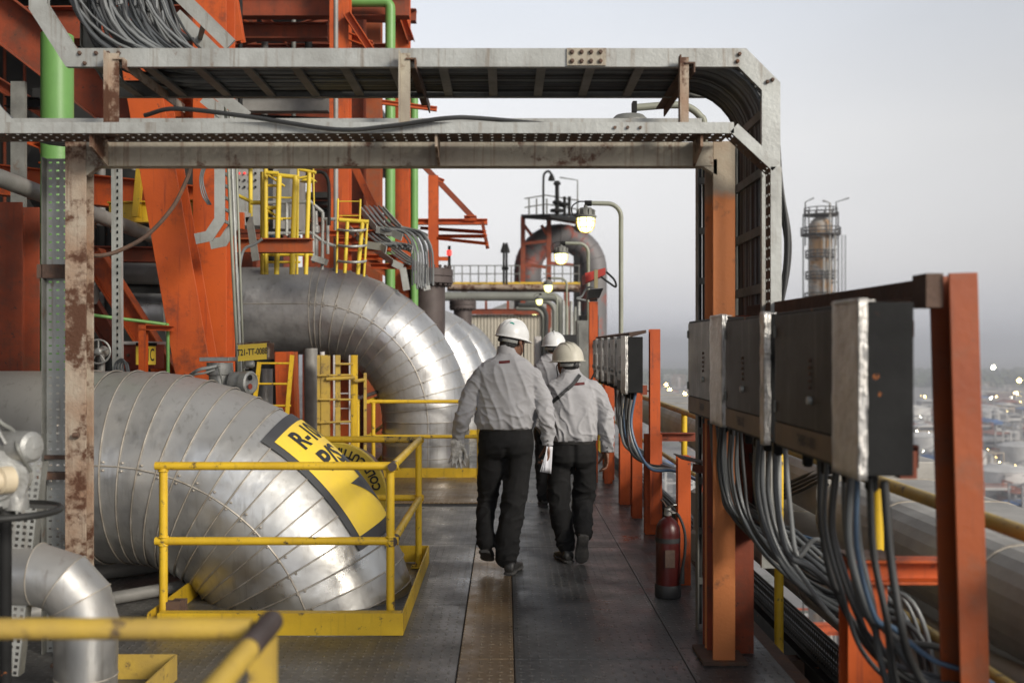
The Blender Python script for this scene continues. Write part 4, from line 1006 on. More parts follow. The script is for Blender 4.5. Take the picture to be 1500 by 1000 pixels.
slant_tray((296, 118), (362, 172), 7.2, .7, 'ladder tray slanting between the upper and lower trays')
for k in range(14):
    cable(spline([at(190 + k * 4, -20, 6.9), at(196 + k * 4.5, 18 + (k * 7) % 13, 6.9), at(215 + k * 4, 40 + (k * 5) % 17, 6.9), at(245 + k * 3, 58, 6.9)], 5), .014, CABLEB, 'black cable in the dark tangle left of the slanting ladder tray', 'black cables in the dark tangle')
for k, (px0, py0, px1, py1, Y, w_) in enumerate(((340, -10, 352, 62, 11, .10), (212, 140, 330, 140, 9.3, .10), (262, 132, 262, 172, 9.2, .06), (285, 132, 285, 175, 9.2, .06), (560, 150, 640, 160, 13.0, .06), (515, 235, 560, 330, 14.5, .10), (0, 330, 60, 338, 8.3, .12))):
    column(px0, py0, px1, py1, Y, w_, w_, ['slim orange hanger right of the slanting ladder tray', 'orange beam flange showing between the two trays', 'short orange stiffener between the trays, left one', 'short orange stiffener between the trays, right one', 'small orange clamp bar near the thinner green pipe', 'thin orange brace crossing behind the tower columns', 'dark orange ledge at the far left edge'][k], ORANGE if k != 6 else ORANGED, up=(0, 0, 1) if abs(px1 - px0) > abs(py1 - py0) else (0, 1, 0), name='steel_member', cat='beam', base=False)
rk = random.Random(17)
# secondary steel, pipes and conduits that crowd the frame
for k, (px, y0, y1, Y, r_, m, lab) in enumerate(((148, 120, 330, 11.5, .05, PIPEG, 'slim grey riser high behind the rusty post'), (196, 60, 250, 11.8, .035, GALVD, 'thin conduit riser between the girders at left'), (352, -20, 250, 12.6, .03, DARK, 'thin black riser above the control panel'),
        (388, 60, 240, 15, .05, PIPEG, 'grey riser seen between the trays in the tower'), (430, -20, 250, 14.6, .035, GALVD, 'thin riser in the middle of the tower frame'), (452, -20, 160, 15.5, .06, DARK, 'dark riser under the top girders'), (160, 330, 560, 10.8, .05, DARK, 'dark riser behind the slanting stringer'), (262, 330, 560, 11.5, .06, PIPEG, 'grey riser glimpsed left of the leaning column foot'))):
    pipe([at(px, y0, Y), at(px, y1, Y)], r_, m, lab, n=12)
for k, (x0, y0, x1, y1, Y, w_, m, lab) in enumerate(((-10, 118, 130, 205, 11.5, .14, ORANGED, 'dark diagonal brace under the big slanting girder'), (0, 190, 140, 240, 10.5, .10, ORANGE, 'orange diagonal brace below the lower tray at far left'), (350, 62, 480, 28, 14.8, .09, ORANGED, 'dark diagonal brace between the top girders'),
        (350, 30, 420, 60, 15.2, .07, ORANGE, 'small orange brace between the top girders'), (340, 170, 480, 176, 14.2, .06, DARK, 'thin dark bar below the pale grey beam'), (345, 230, 500, 225, 16.2, .12, ORANGED, 'dark orange bar behind the control panels'), (345, 310, 480, 312, 15.0, .12, DARK, 'black bar low behind the yellow cage'),
        (345, 335, 480, 332, 16.0, .16, ORANGED, 'dark orange bar low behind the yellow cage'), (10, 150, 60, 152, 9.5, .10, DARK, 'dark stub bar at the far left edge'), (140, 420, 330, 425, 12.0, .12, DARK, 'dark bar in the shade behind the leaning column'))):
    column(x0, y0, x1, y1, Y, w_, w_, lab, m, up=(0, 0, 1), name='steel_member', cat='beam', base=False)
for k in range(6):
    px = 398 + k * 13; vv_ = MB().lathe([(.03, 0), (.05, .02), (.05, .1), (.03, .12), (.02, .3)], at(px, 345 - (k * 7) % 11, 13.0), n=12)
    vv_.tube([at(px, 345, 13.0), at(px, 375, 13.0)], .03, 8); tag(vv_.build('instrument_stand', (GALVD, DARK, CASTAL)[k % 3]), ['small instrument on a stand behind the yellow cage, one of six in a row'] [0], 'instrument', 'instruments in a row behind the yellow cage')
# small handwheel valve
hv = thing('gate_valve', 'small valve with a pale spoked handwheel just right of the rusty post', 'valve', at(146, 560, 8.2))
wc = at(144, 515, 8.2)
hw = MB().tube([wc + Vector((.098 * math.cos(a * math.pi / 18), 0, .098 * math.sin(a * math.pi / 18))) for a in range(36)], .009, 10, closed=True).build('handwheel', CASTAL, hv)
for k in range(5):
    a = k * 1.257 + .3; MB().tube([wc, wc + Vector((.095 * math.cos(a), 0, .095 * math.sin(a)))], .008, 8).build('spoke', CASTAL, hw)
MB().lathe([(.02, -.03), (.032, -.02), (.032, .05), (.05, .1)], wc, (0, 1, 0), 16).build('bonnet', CASTAL, hv)
MB().tube([wc + Vector((0, .06, 0)), Vector((wc.x, 8.26, .3))], .03, 14).build('stem', PIPEG, hv)
# red box and tag
rbx = thing('junction_box', 'red junction box with pale lid beside the short orange post', 'cabinet', at(195, 530, 8.6))
b_ = MB(); b_.box(at(176, 0, 8.6).x, at(226, 0, 8.6).x, 8.6, 8.85, at(0, 540, 8.6).z, at(0, 505, 8.6).z); b_.build('enclosure', REDBOX, rbx, bevel=.004)
b_ = MB(); b_.box(at(173, 0, 8.6).x, at(229, 0, 8.6).x, 8.55, 8.9, at(0, 504.5, 8.6).z, at(0, 500, 8.6).z); b_.build('lid', WHITEP, rbx, bevel=.004)
for k in (1, 0): MB().lathe([(.014, 0), (.014, .012)], at(188, 520 + k * 12, 8.59), (0, -1, 0), 8, False).build('bolt', RUSTD, rbx)
MB().bar(at(172, 610, 8.7), at(172, 480, 8.7), .06, .06, up=(0, 1, 0)).build('support', REDBOX, rbx)
ts = thing('tag_plate', 'small yellow tag plate half hidden behind the short orange post', 'sign', at(222, 520, 8.5))
x0, x1 = at(211, 0, 8.5).x, at(228, 0, 8.5).x; z0, z1 = at(0, 534, 8.5).z, at(0, 507, 8.5).z
pl = MB().box(x0 - .07, x1, 8.5, 8.505, z0, z1).build('plate', SIGNY, ts)
lettering('T61C', .15, lambda x, y: Vector(((x0 + x1) / 2 - .022 + x, 8.496, (z0 + z1) / 2 + y)), INK, pl, bold=.001, sx=.36)
MB().box(x0 - .07, x1 + .005, 8.5, 8.52, z1 + .002, z1 + .03).build('holder', DARK, ts)
os_ = thing('pipe_support', 'short orange post with an arm holding the thin green pipe', 'support', at(211, 560, 8.3))
MB().ibeam(Vector((at(210, 0, 8.3).x, 8.3, 0)), at(210, 476, 8.3), .06, .06, .008, up=(0, 1, 0)).build('upright', ORANGE, os_)
MB().chan(at(204, 479, 8.3), at(254, 481, 8.3), .06, .045, .006).build('arm', ORANGE, os_)
gt = pipe(spline([at(120, 457, 8.0), at(140, 462, 8.05), at(235, 474, 8.35), at(245, 478, 8.36), at(246, 500, 8.36), at(246, 580, 8.36)], 6), .014, GREEN, 'thin green pipe run bending down right of the short orange post')
cable(spline([at(280, 240, 7.6), at(274, 262, 7.6), at(252, 305, 7.55), at(215, 345, 7.5), at(175, 367, 7.45), at(150, 374, 7.4), at(132, 374, 7.4)], 8), .016, RUSTD, 'brown cable swinging down from the beam to the rusty post', 'brown hanging cable')
for k in range(3): cable(spline([at(300 + k * 3, 235, 8), at(293 + k * 2, 260, 8), at(296 + k * 3, 285, 8), at(305 + k * 2, 300, 8)], 6), .006, CABLEL, 'thin pale cable curling beside the bent ladder tray', 'thin pale curled cables')
for k in range(4): cable(spline([at(176 + k * 3, 560, 7.7), at(168 + k * 4, 535, 7.7), at(180 + k * 2, 526 + k * 2, 7.7), at(186 + k, 545, 7.7), at(187 + k, 565, 7.7)], 6), .007, CABLE, 'grey cable looped at the foot of the galvanised strut', 'looped cables by the strut')
# bent ladder tray left of the yellow platform
lb = thing('ladder_tray', 'galvanised ladder tray bending toward the leaning orange column', 'cable tray', at(320, 300, 8.0))
for off, yy in ((0, 7.9), (0, 8.3)):
    pth_ = [Vector((q.x, yy, q.z)) for q in (at(322, 150, 7.9), at(322, 322, 7.9), at(306, 346, 7.9), at(286, 350, 7.9))]
    strip(pth_, .085, .008, GALV, 'side_rail', lb, 0.3)
for k in range(9): MB().box(at(316, 0, 7.9).x, at(319, 0, 7.9).x, 7.91, 8.29, at(0, 175 + k * 18, 7.9).z - .012, at(0, 175 + k * 18, 7.9).z + .012).build('rung', GALVD, lb)

# ================================================================ tower structure in the middle left
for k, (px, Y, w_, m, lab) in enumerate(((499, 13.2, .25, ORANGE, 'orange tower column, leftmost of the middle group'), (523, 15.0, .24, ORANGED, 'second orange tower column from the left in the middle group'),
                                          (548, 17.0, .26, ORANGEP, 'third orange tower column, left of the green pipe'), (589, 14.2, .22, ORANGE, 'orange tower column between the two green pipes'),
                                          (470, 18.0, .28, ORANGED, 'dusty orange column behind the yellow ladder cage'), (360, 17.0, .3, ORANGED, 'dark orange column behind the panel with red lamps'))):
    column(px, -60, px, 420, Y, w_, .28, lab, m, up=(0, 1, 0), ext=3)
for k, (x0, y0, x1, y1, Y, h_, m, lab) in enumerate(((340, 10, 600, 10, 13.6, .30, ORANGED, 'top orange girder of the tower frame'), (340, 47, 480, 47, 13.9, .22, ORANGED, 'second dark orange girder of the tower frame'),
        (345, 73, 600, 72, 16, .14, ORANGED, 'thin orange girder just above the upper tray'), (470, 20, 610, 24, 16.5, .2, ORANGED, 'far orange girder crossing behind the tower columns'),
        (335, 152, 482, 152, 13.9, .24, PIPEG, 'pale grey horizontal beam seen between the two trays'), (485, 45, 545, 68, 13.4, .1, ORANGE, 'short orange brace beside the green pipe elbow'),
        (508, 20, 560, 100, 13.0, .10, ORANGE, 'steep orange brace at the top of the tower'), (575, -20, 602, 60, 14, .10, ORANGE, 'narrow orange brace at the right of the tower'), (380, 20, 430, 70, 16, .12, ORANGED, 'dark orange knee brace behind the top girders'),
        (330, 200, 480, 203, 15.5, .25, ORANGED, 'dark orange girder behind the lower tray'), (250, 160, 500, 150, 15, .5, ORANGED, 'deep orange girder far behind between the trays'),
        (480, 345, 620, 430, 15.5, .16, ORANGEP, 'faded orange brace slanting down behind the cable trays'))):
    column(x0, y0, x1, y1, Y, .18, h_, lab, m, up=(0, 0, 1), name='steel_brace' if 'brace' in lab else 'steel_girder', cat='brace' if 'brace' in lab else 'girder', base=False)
GX = at(571, 0, 13.4).x
pipe([at(500, 3, 13.4), at(560, 3, 13.4)] + [Vector((at(562, 0, 13.4).x + .09 * math.sin(R(a)), 13.4, at(0, 13, 13.4).z + .09 * math.cos(R(a)))) for a in range(0, 91, 15)] + [Vector((GX, 13.4, 0))], .068, GREEN, 'bright green vertical pipe with a top elbow between the orange columns')
pipe([at(607, 120, 13.7), Vector((at(607, 0, 13.7).x, 13.7, 0))], .052, GREEN, 'thinner green vertical pipe at the right edge of the orange columns')
pipe([at(492, -30, 12.6), Vector((at(492, 0, 12.6).x, 12.6, 0))], .03, PIPEG, 'slim grey vertical pipe left of the orange tower columns')
pipe([at(325, -20, 12.0), Vector((at(325, 150, 12.0).x, 12.0, at(0, 175, 12).z))], .14, PIPEG, 'thick pale vertical duct above the upper tray')
# stacked trays bending down, beside the tower
def mini_tray(pts, wd, label, k):
    tb = thing('cable_tray', label, 'cable tray', pts[0])
    for dx in (0,):
        for s_ in (0, wd):
            mb = MB()
            for a, c_ in zip(pts[:4], pts[1:4]):
                mb.bar(a + Vector((-s_, 0, 0)), c_ + Vector((-s_, 0, 0)), .012, .085, up=(0, 0, 1) if abs((c_ - a).normalized().z) < .85 else (1, 0, 0))
            mb.build('side_rail', GALV, tb)
    for i in range((9, 6, 5)[k]):
        cable([p + Vector((-wd * (i + .7) / 9.8, 0, .015 + .02 * (i % 2))) for p in spline(pts if k == 0 else pts[:4], 3)], .013, rc.choice((CABLE, CABLEL, CABLEL)), ['cable filling the top one of three trays beside the tower', 'cable filling the middle one of three trays beside the tower', 'cable filling the lowest of three trays beside the tower'][k], ['cables in the top tray by the tower', 'cables in the middle tray by the tower', 'cables in the lowest tray by the tower'][k], n=6)
    for i in range(3):
        p = pts[0].lerp(pts[1], .15 + .38 * i)
        MB().chan(p + Vector((-wd - .25, 0, -.07)), p + Vector((.02, 0, -.07)), .07, .07, .008).build('support_arm', ORANGE, tb)
mini_tray([at(561, 306, 12.8), at(588, 336, 12.0), at(611, 341, 11.9), at(626, 348, 11.8), at(636, 372, 11.8), at(637, 420, 11.8)], .30, 'top one of three stacked cable trays beside the orange tower', 0)
mini_tray([at(541, 330, 12.6), at(573, 358, 11.7), at(597, 362, 11.6), at(604, 366, 11.5), at(606, 370, 11.5)], .30, 'middle one of three stacked cable trays beside the orange tower', 1)
mini_tray([at(560, 352, 13.4), at(606, 385, 12.6), at(620, 392, 12.6), at(626, 425, 12.5)], .26, 'lowest of three stacked cable trays beside the orange tower', 2)
# jib frame against the sky
jb = thing('davit_frame', 'orange triangular davit frame standing out against the sky', 'steel frame', at(636, 420, 15))
def jbar(a, b_, w_, h_, nm): MB().ibeam(at(*a, 15), at(*b_, 15), w_, h_, .012).build(nm, ORANGE, jb)
MB().ibeam(at(635, 470, 15), at(635, 258, 15), .15, .15, .014, up=(0, 1, 0)).build('upright', ORANGE, jb)
jbar((612, 325), (714, 325), .12, .085, 'beam'); MB().ibeam(at(616, 238, 15), at(696, 322, 15), .08, .08, .01, up=(0, 1, 0)).build('brace', ORANGED, jb)
jbar((640, 262), (650, 266), .1, .06, 'stub'); jbar((680, 320), (698, 320), .12, .08, 'stub')
MB().ibeam(at(616, 334, 16.5), at(710, 340, 14.5), .06, .055, .01).build('beam', ORANGE, jb); MB().ibeam(at(640, 346, 15), at(712, 346, 14.4), .06, .05, .01).build('beam', ORANGE, jb)
MB().ibeam(at(640, 349, 14.4), at(714, 357, 13.9), .06, .045, .01).build('beam', ORANGE, jb); MB().ibeam(at(707, 328, 15), at(714, 362, 14.1), .05, .05, .008, up=(0, 1, 0)).build('brace', ORANGED, jb)
# orange beam + yellow platform
opb = column(336, 360, 458, 360, 10.5, .14, .15, 'orange beam edge of the yellow railed platform above the second elbow', ORANGEP, up=(0, 0, 1), name='platform_beam', cat='girder', base=False)
yp = thing('platform_railing', 'bright yellow railings and ladder cage on the platform above the second elbow', 'railing', at(400, 350, 11))
def yb(a, b_, Y=11.0, r_=.028, nm='rail', m=YELB, rect=False):
    A, B_ = at(*a, Y), at(*b_, Y); r_ *= .72
    (MB().bar(A, B_, r_ * 2.2, r_ * 1.2, up=(0, 1, 0) if abs((B_ - A).normalized().z) > .7 else (0, 0, 1)) if rect else MB().tube([A, B_], r_, 10)).build(nm, m, yp)
for a, b_, Y_, r_, nm in (((367, 240), (367, 345), 11.4, .034, 'post'), ((384, 252), (384, 402), 11.0, .03, 'post'), ((389, 225), (390, 402), 10.9, .035, 'stile'), ((409, 258), (405, 402), 10.8, .04, 'post'), ((433, 258), (428, 402), 10.9, .045, 'post'),
                      ((437, 225), (435, 402), 10.9, .02, 'stile'), ((453, 253), (448, 402), 10.7, .033, 'post'),
                      ((365, 241), (392, 241), 11.3, .03, 'rail'), ((346, 285), (369, 296), 11.2, .028, 'rail'), ((367, 297), (388, 297), 11.1, .034, 'rail'), ((400, 256), (438, 260), 10.9, .033, 'rail'), ((390, 253), (408, 254), 10.8, .03, 'rail'), ((438, 248), (463, 253), 10.7, .024, 'rail'), ((438, 261), (456, 258), 10.7, .02, 'rail'),
                      ((389, 289), (434, 290), 10.9, .014, 'rung'), ((389, 320), (434, 320), 10.9, .016, 'rung'), ((390, 272), (405, 272), 10.9, .022, 'rung'), ((390, 305), (405, 304), 10.9, .03, 'rung'), ((392, 256), (417, 273), 10.9, .018, 'hoop'), ((391, 308), (414, 322), 10.9, .02, 'hoop'),
                      ((386, 373), (458, 373), 10.9, .025, 'rail'), ((386, 384), (440, 384), 10.9, .018, 'rail'), ((459, 240), (460, 300), 11.3, .012, 'post')):
    yb(a, b_, Y_, r_, nm)
# yellow ladder hoop group to the right
yc = thing('caged_ladder', 'yellow caged ladder standing left of the three stacked trays', 'ladder', at(510, 400, 11.5))
for a, b_, r_ in (((495, 291), (493, 400), .018), ((528, 292), (527, 322), .016), ((497, 322), (540, 325), .035), ((509, 325), (505, 400), .03), ((531, 326), (524, 402), .035), ((538, 326), (533, 405), .02), ((495, 295), (528, 295), .008), ((495, 316), (527, 316), .008)):
    MB().tube([at(*a, 11.5), at(*b_, 11.5)], r_ * .7, 10).build('rail', YELB, yc)
for py_ in (336, 359, 382): MB().tube([at(496 + 20 + 20 * math.cos(R(a)), py_ + 2 * math.sin(R(a)), 11.5 - .3 * math.sin(R(a))) for a in range(0, 181, 20)], .014, 8).build('hoop', GALV, yc)
# grey hand rails of the stair
gs = thing('stair_railing', 'grey galvanised stair railing between the yellow cage and the caged ladder', 'railing', at(470, 390, 11.6))
for a, b_ in (((392, 297), (455, 296)), ((455, 296), (473, 311)), ((473, 311), (472, 395)), ((459, 300), (459, 385)), ((392, 342), (456, 341)), ((456, 341), (475, 355)), ((420, 297), (420, 345)), ((474, 321), (492, 321)), ((480, 322), (480, 372)), ((475, 355), (492, 361))):
    MB().tube([at(*a, 11.7), at(*b_, 11.7)], .02, 8).build('rail', GALV, gs)
MB().bar(at(459, 378, 11.7), at(478, 384, 11.7), .2, .07).build('tread', GALV, gs)
# control panels
cpn = thing('control_panel', 'grey control panel with rows of buttons and two red lamps', 'control panel', at(366, 290, 12.2))
MB().box(at(347, 0, 12.2).x, at(380, 0, 12.2).x, 12.2, 12.6, at(0, 330, 12.2).z, at(0, 220, 12.2).z).build('cabinet', GALV, cpn)
for j in range(5):
    for i in range(4):
        lit = (j == 2 and i in (1, 2)) 
        MB().lathe([(.013, 0), (.013, .02), (.0, .022)], at(350.5 + i * 8, 234 + j * 10, 12.19), (0, -1, 0), 10).build('indicator' if lit else 'push_button', REDL if j == 2 and i in (0, 1) else DARK, cpn)
cp2 = thing('control_panel', 'tall grey cabinet with a dark window behind the yellow cage', 'control panel', at(418, 300, 12.4))
MB().box(at(400, 0, 12.4).x, at(436, 0, 12.4).x, 12.4, 12.9, at(0, 335, 12.4).z, at(0, 240, 12.4).z).build('cabinet', PIPEG, cp2)
MB().box(at(408, 0, 12.4).x, at(425, 0, 12.4).x, 12.39, 12.398, at(0, 322, 12.4).z, at(0, 248, 12.4).z).build('window', GALVD, cp2)
fl_ = thing('floodlight', 'shaded yellow work lamp on a curved arm above the caged ladder', 'lamp', at(450, 265, 11.4))
MB().tube(spline([at(482, 330, 11.4), at(482, 275, 11.4), at(478, 258, 11.4), at(470, 252, 11.4), at(460, 253, 11.4)], 6), .02, 8).build('arm', DARK, fl_)
MB().lathe([(.05, .03), (.06, .02), (.10, -.02), (.09, -.02)], at(452, 264, 11.4), (0, 0, 1), 20).build('shade', YELB, fl_)
shd = MB(); shd.box(at(436, 0, 17).x, at(484, 0, 17).x, 17, 20, at(0, 300, 17).z, at(0, 294, 17).z)
rs = thing('shed', 'small dark shed with corrugated roof under the open sky behind the railing', 'shed', at(460, 300, 17))
shd.box(at(434, 0, 17).x, at(486, 0, 17).x, 16.8, 17.1, at(0, 292, 17).z, at(0, 284, 17).z); shd.build('roof', BLACKV, rs)
MB().box(at(436, 0, 17).x, at(484, 0, 17).x, 17.4, 19.8, 0, at(0, 300.5, 17).z).build('wall', ORANGED, rs)
sv = thing('small_valve', 'small dark valve with a blue cap on top of the second silver pipe', 'valve', at(400, 385, 12.3))
MB().tube([at(400, 346, 12.3), at(400, 372, 12.3)], .014, 8).build('stem', CASTAL, sv)
MB().lathe([(.05, 0), (.09, .03), (.09, .08), (.05, .1)], at(400, 385, 12.3), n=14).build('body', DARK, sv)
MB().lathe([(.03, 0), (.05, .02), (.02, .06), (0, .065)], at(400, 348, 12.3), n=12).build('cap', CABLEBL, sv)
cable(spline([at(352, 470, 8.0), at(347, 440, 8.0), at(352, 385, 8.0), at(358, 365, 8.0), at(372, 358, 8.0), at(384, 350, 8.0)], 6), .012, CABLEL, 'pale conduit looping over the left end of the second pipe', 'pale looping conduit')
dtr = thing('cable_tray', 'short grey tray slanting down in front of the orange platform beam', 'cable tray', at(360, 340, 10))
MB().bar(at(338, 308, 10), at(365, 320, 10), .03, .10).build('side_rail', GALV, dtr); MB().bar(at(365, 318, 10), at(375, 382, 10), .03, .07, up=(1, 0, 0)).build('side_rail', GALVD, dtr)
MB().box(at(353, 0, 10).x, at(360, 0, 10).x, 9.9, 9.96, at(0, 337, 10).z, at(0, 313, 10).z).build('clamp', ORANGE, dtr)
# under the second elbow
al = thing('ladder', 'yellow ladder standing under the second elbow beside an orange column', 'ladder', at(400, 610, 10.5))
for a, b_ in (((380, 530), (373, 590)), ((428, 520), (420, 612))): MB().bar(at(*b_, 10.5) + (at(*b_, 10.5) - at(*a, 10.5)).normalized() * 1.0, at(*a, 10.5), .04, .03, up=(0, 1, 0)).build('stile', YEL, al)
for py_ in (532, 562, 594): MB().tube([at(379, py_, 10.5), at(426, py_, 10.5)], .011, 8).build('rung', YEL, al)
column(416, 515, 420, 640, 11.6, .18, .18, 'orange column behind the yellow ladder under the second elbow')
column(430, 515, 434, 640, 11.9, .08, .1, 'slim orange brace right of the yellow ladder', ORANGEP)
pipe([at(455, 510, 11.3), Vector((at(457, 0, 11.3).x, 11.3, 0))], .078, PIPEG, 'smooth pale grey column pipe under the second elbow')
pipe([at(472, 515, 12.0), Vector((at(472, 0, 12.0).x, 12.0, 0))], .03, WHITEP, 'white downpipe next to the grey column pipe')
pipe([at(388, 540, 14.0), Vector((at(388, 0, 14.0).x, 14.0, 0))], .11, ALU, 'shiny vertical pipe in the shade behind the yellow ladder')
sc_ = thing('scaffold_frame', 'worn yellow scaffold frame standing under the second elbow', 'scaffold', at(490, 660, 11.0))
for px, r_, m in ((469, .03, YELW), (477, .045, YELW), (495, .025, YELW), (517, .02, YEL), (520, .028, YEL), (535, .015, YELW)):
    MB().bar(Vector((at(px, 0, 11.0).x, 11.0, 0)), at(px, 520 if px < 530 else 546, 11.0), r_ * 2, r_ * 1.4, up=(0, 1, 0)).build('upright', m, sc_)
for (x0, y0, x1, y1, r_) in ((466, 550, 517, 549, .012), (478, 555, 520, 553, .02), (468, 585, 515, 585, .012), (468, 619, 515, 617, .012), (492, 533, 517, 533, .012), (520, 558, 535, 556, .02)):
    MB().tube([at(x0, y0, 10.95), at(x1, y1, 10.95)], r_, 8).build('ledger', YELW, sc_)
lw = thing('ladder', 'thin white ladder behind the worn yellow scaffold frame', 'ladder', at(488, 620, 12))
for px in (489, 512): MB().tube([at(px, 520, 12), Vector((at(px, 0, 12).x, 12, 0))], .010, 8).build('stile', WHITEP, lw)
for j in range(7): MB().tube([at(489, 532 + j * 22, 12), at(512, 532 + j * 22, 12)], .007, 6).build('rung', WHITEP, lw)
MB().box(at(497, 0, 15.5).x, at(518, 0, 15.5).x, 15.5, 15.7, 0.005, at(0, 520, 15.5).z).build('orange_wall', ORANGE).name = 'orange_wall'
tag(bpy.data.objects['orange_wall'], 'orange steel panel behind the scaffold frame', 'wall')
column(528, 520, 528, 640, 15, .1, .1, 'slim faded orange column right of the orange panel', ORANGEP)
tag(MB().box(at(452, 0, 10.9).x, at(516, 0, 10.9).x, 10.86, 10.87, .004, .16).build('kick_plate', YEL), 'yellow kick plate under the scaffold frame', 'kick plate')
guard('small bent yellow railing between the scaffold and the second elbow', [(-1.95, 13.2), (-1.72, 11.6)], .93, .35, False, [(-1.72, 11.6), (-1.95, 13.2)])
bd_ = thing('barrel', 'white and red drum in the shade left of the second elbow', 'drum', at(543, 598, 17))
MB().lathe([(.12, 0), (.12, .5)], (at(543, 0, 17).x, 17, 0), n=20).build('lower_shell', WHITEP, bd_); MB().lathe([(.121, .502), (.121, .9), (.08, .95)], (at(543, 0, 17).x, 17, 0), n=20).build('upper_shell', REDBOX, bd_)

# pipes and clutter lying on deck behind the first elbow, low left
for k, (a, b_, r_) in enumerate((((-3.2, 7.7), (-1.6, 8.6), .05), ((-3.3, 7.2), (-1.9, 8.3), .035), ((-3.6, 6.1), (-1.6, 7.6), .06), ((-3.0, 5.5), (-1.98, 6.5), .04))):
    pipe([(a[0], a[1], r_ + .003), (b_[0], b_[1], r_ + .003)], r_, PIPEG, ['grey pipe lying on the deck behind the big elbow', 'thin grey pipe lying on deck beyond the first elbow', 'thickest grey pipe on the deck under the big elbow', 'short grey pipe on deck by the railing foot'][k], n=16)
# ================================================================ right hand side
# posts on the deck edge
def rpost(px0, px1, ytop, Y, label, dark=True, m=ORANGE, deep=.12):
    a, c_ = at(px0, 0, Y).x, at(px1, 0, Y).x
    o_ = MB().ibeam(((a + c_) / 2, Y + deep / 2, 0), ((a + c_) / 2, Y + deep / 2, at(0, ytop, Y).z), c_ - a, deep, .011, up=(0, 1, 0)).build('steel_post', m, bevel=.002)
    return tag(o_, label, 'post')
fr1 = thing('cabinet_frame', 'orange steel frame carrying the three near dark cabinets', 'steel frame', (1.3, 4, 0))
MB().chan((1.395, 2.97, -.3), (1.335, 2.97, 1.79), .085, .14, .010, up=(0, 1, 0)).build('post', ORANGEP, fr1, bevel=.003)
MB().ibeam((1.225, 5.18, 0), (1.225, 5.18, 1.74), .11, .11, .011, up=(0, 1, 0)).build('post', ORANGED, fr1, bevel=.002)  # darker orange paints in the shade the cabinets cast on this post
MB().angle((1.235, 5.2, 1.755), (1.30, 3.03, 1.755), .07, .07, .008).build('top_beam', RUSTD, fr1, bevel=.002)
MB().box(1.235, 1.285, 2.92, 3.02, 1.69, 1.79).build('gusset', RUSTD, fr1)
MB().chan((1.20, 5.14, 1.24), (1.23, 3.03, 1.24), .06, .07, .008).build('bottom_beam', ORANGED, fr1, bevel=.002)
MB().chan((1.21, 5.16, 1.63), (1.23, 3.03, 1.63), .03, .05, .006).build('middle_beam', ORANGED, fr1)
fs_ = thing('stub_frame', 'low orange post and cross beam under the nearest cabinet', 'steel frame', (1.3, 3.5, 0))
MB().ibeam((1.275, 3.55, -.3), (1.275, 3.55, .83), .14, .10, .012, up=(0, 1, 0)).build('post', ORANGE, fs_, bevel=.002)
MB().chan((1.2, 3.50, .79), (1.60, 3.50, .79), .08, .085, .01).build('cross_beam', ORANGE, fs_, bevel=.002)
MB().box(1.2, 1.36, 3.46, 3.6, .835, .843).build('cap_plate', RUSTD, fs_)
MB().chan((1.2, 3.50, .02), (1.60, 3.50, .02), .08, .085, .01).build('cross_beam', ORANGED, fs_)
rpost(1036, 1064, 622, 5.12, 'red orange post below the far end of the near cabinets', m=ORANGED)  # cabinet shade put into the paint with the darker orange
rpost(993, 1012, 668, 6.6, 'short orange stub post just behind the fire extinguisher', deep=.08)
rpost(945, 970, 636, 8.4, 'orange stub post right of the shorter man, nearest of its row', deep=.09)
rpost(926, 941, 560, 9.2, 'second orange post of the row right of the shorter man')
rpost(908, 926, 636, 10.0, 'third orange post of the row right of the shorter man')
rpost(884, 900, 560, 11.9, 'farthest orange post of the row, partly behind the shorter man')
for k, (Y, z) in enumerate(((8.4, .82), (6.6, .65))):
    tag(MB().chan((1.28, Y + .05, z), (1.62, Y + .05, z), .06, .07, .008).build('outrigger_beam', ORANGED), ['orange outrigger from the stub post to the yellow handrail', 'orange outrigger just behind the fire extinguisher'][k], 'beam')
sh = thing('shelf_bracket', 'thin rusty shelf plate sticking out left of the cabinet post', 'bracket', (1.1, 5.3, .9))
MB().poly([(.93, 5.25, .985), (1.16, 5.25, .93), (1.16, 5.5, .93), (.93, 5.5, .985)], (0, 0, .006)).build('plate', RUSTD, sh)
MB().angle((1.0, 5.3, .935), (1.17, 5.3, .905), .04, .04, .005).build('arm', ORANGED, sh)

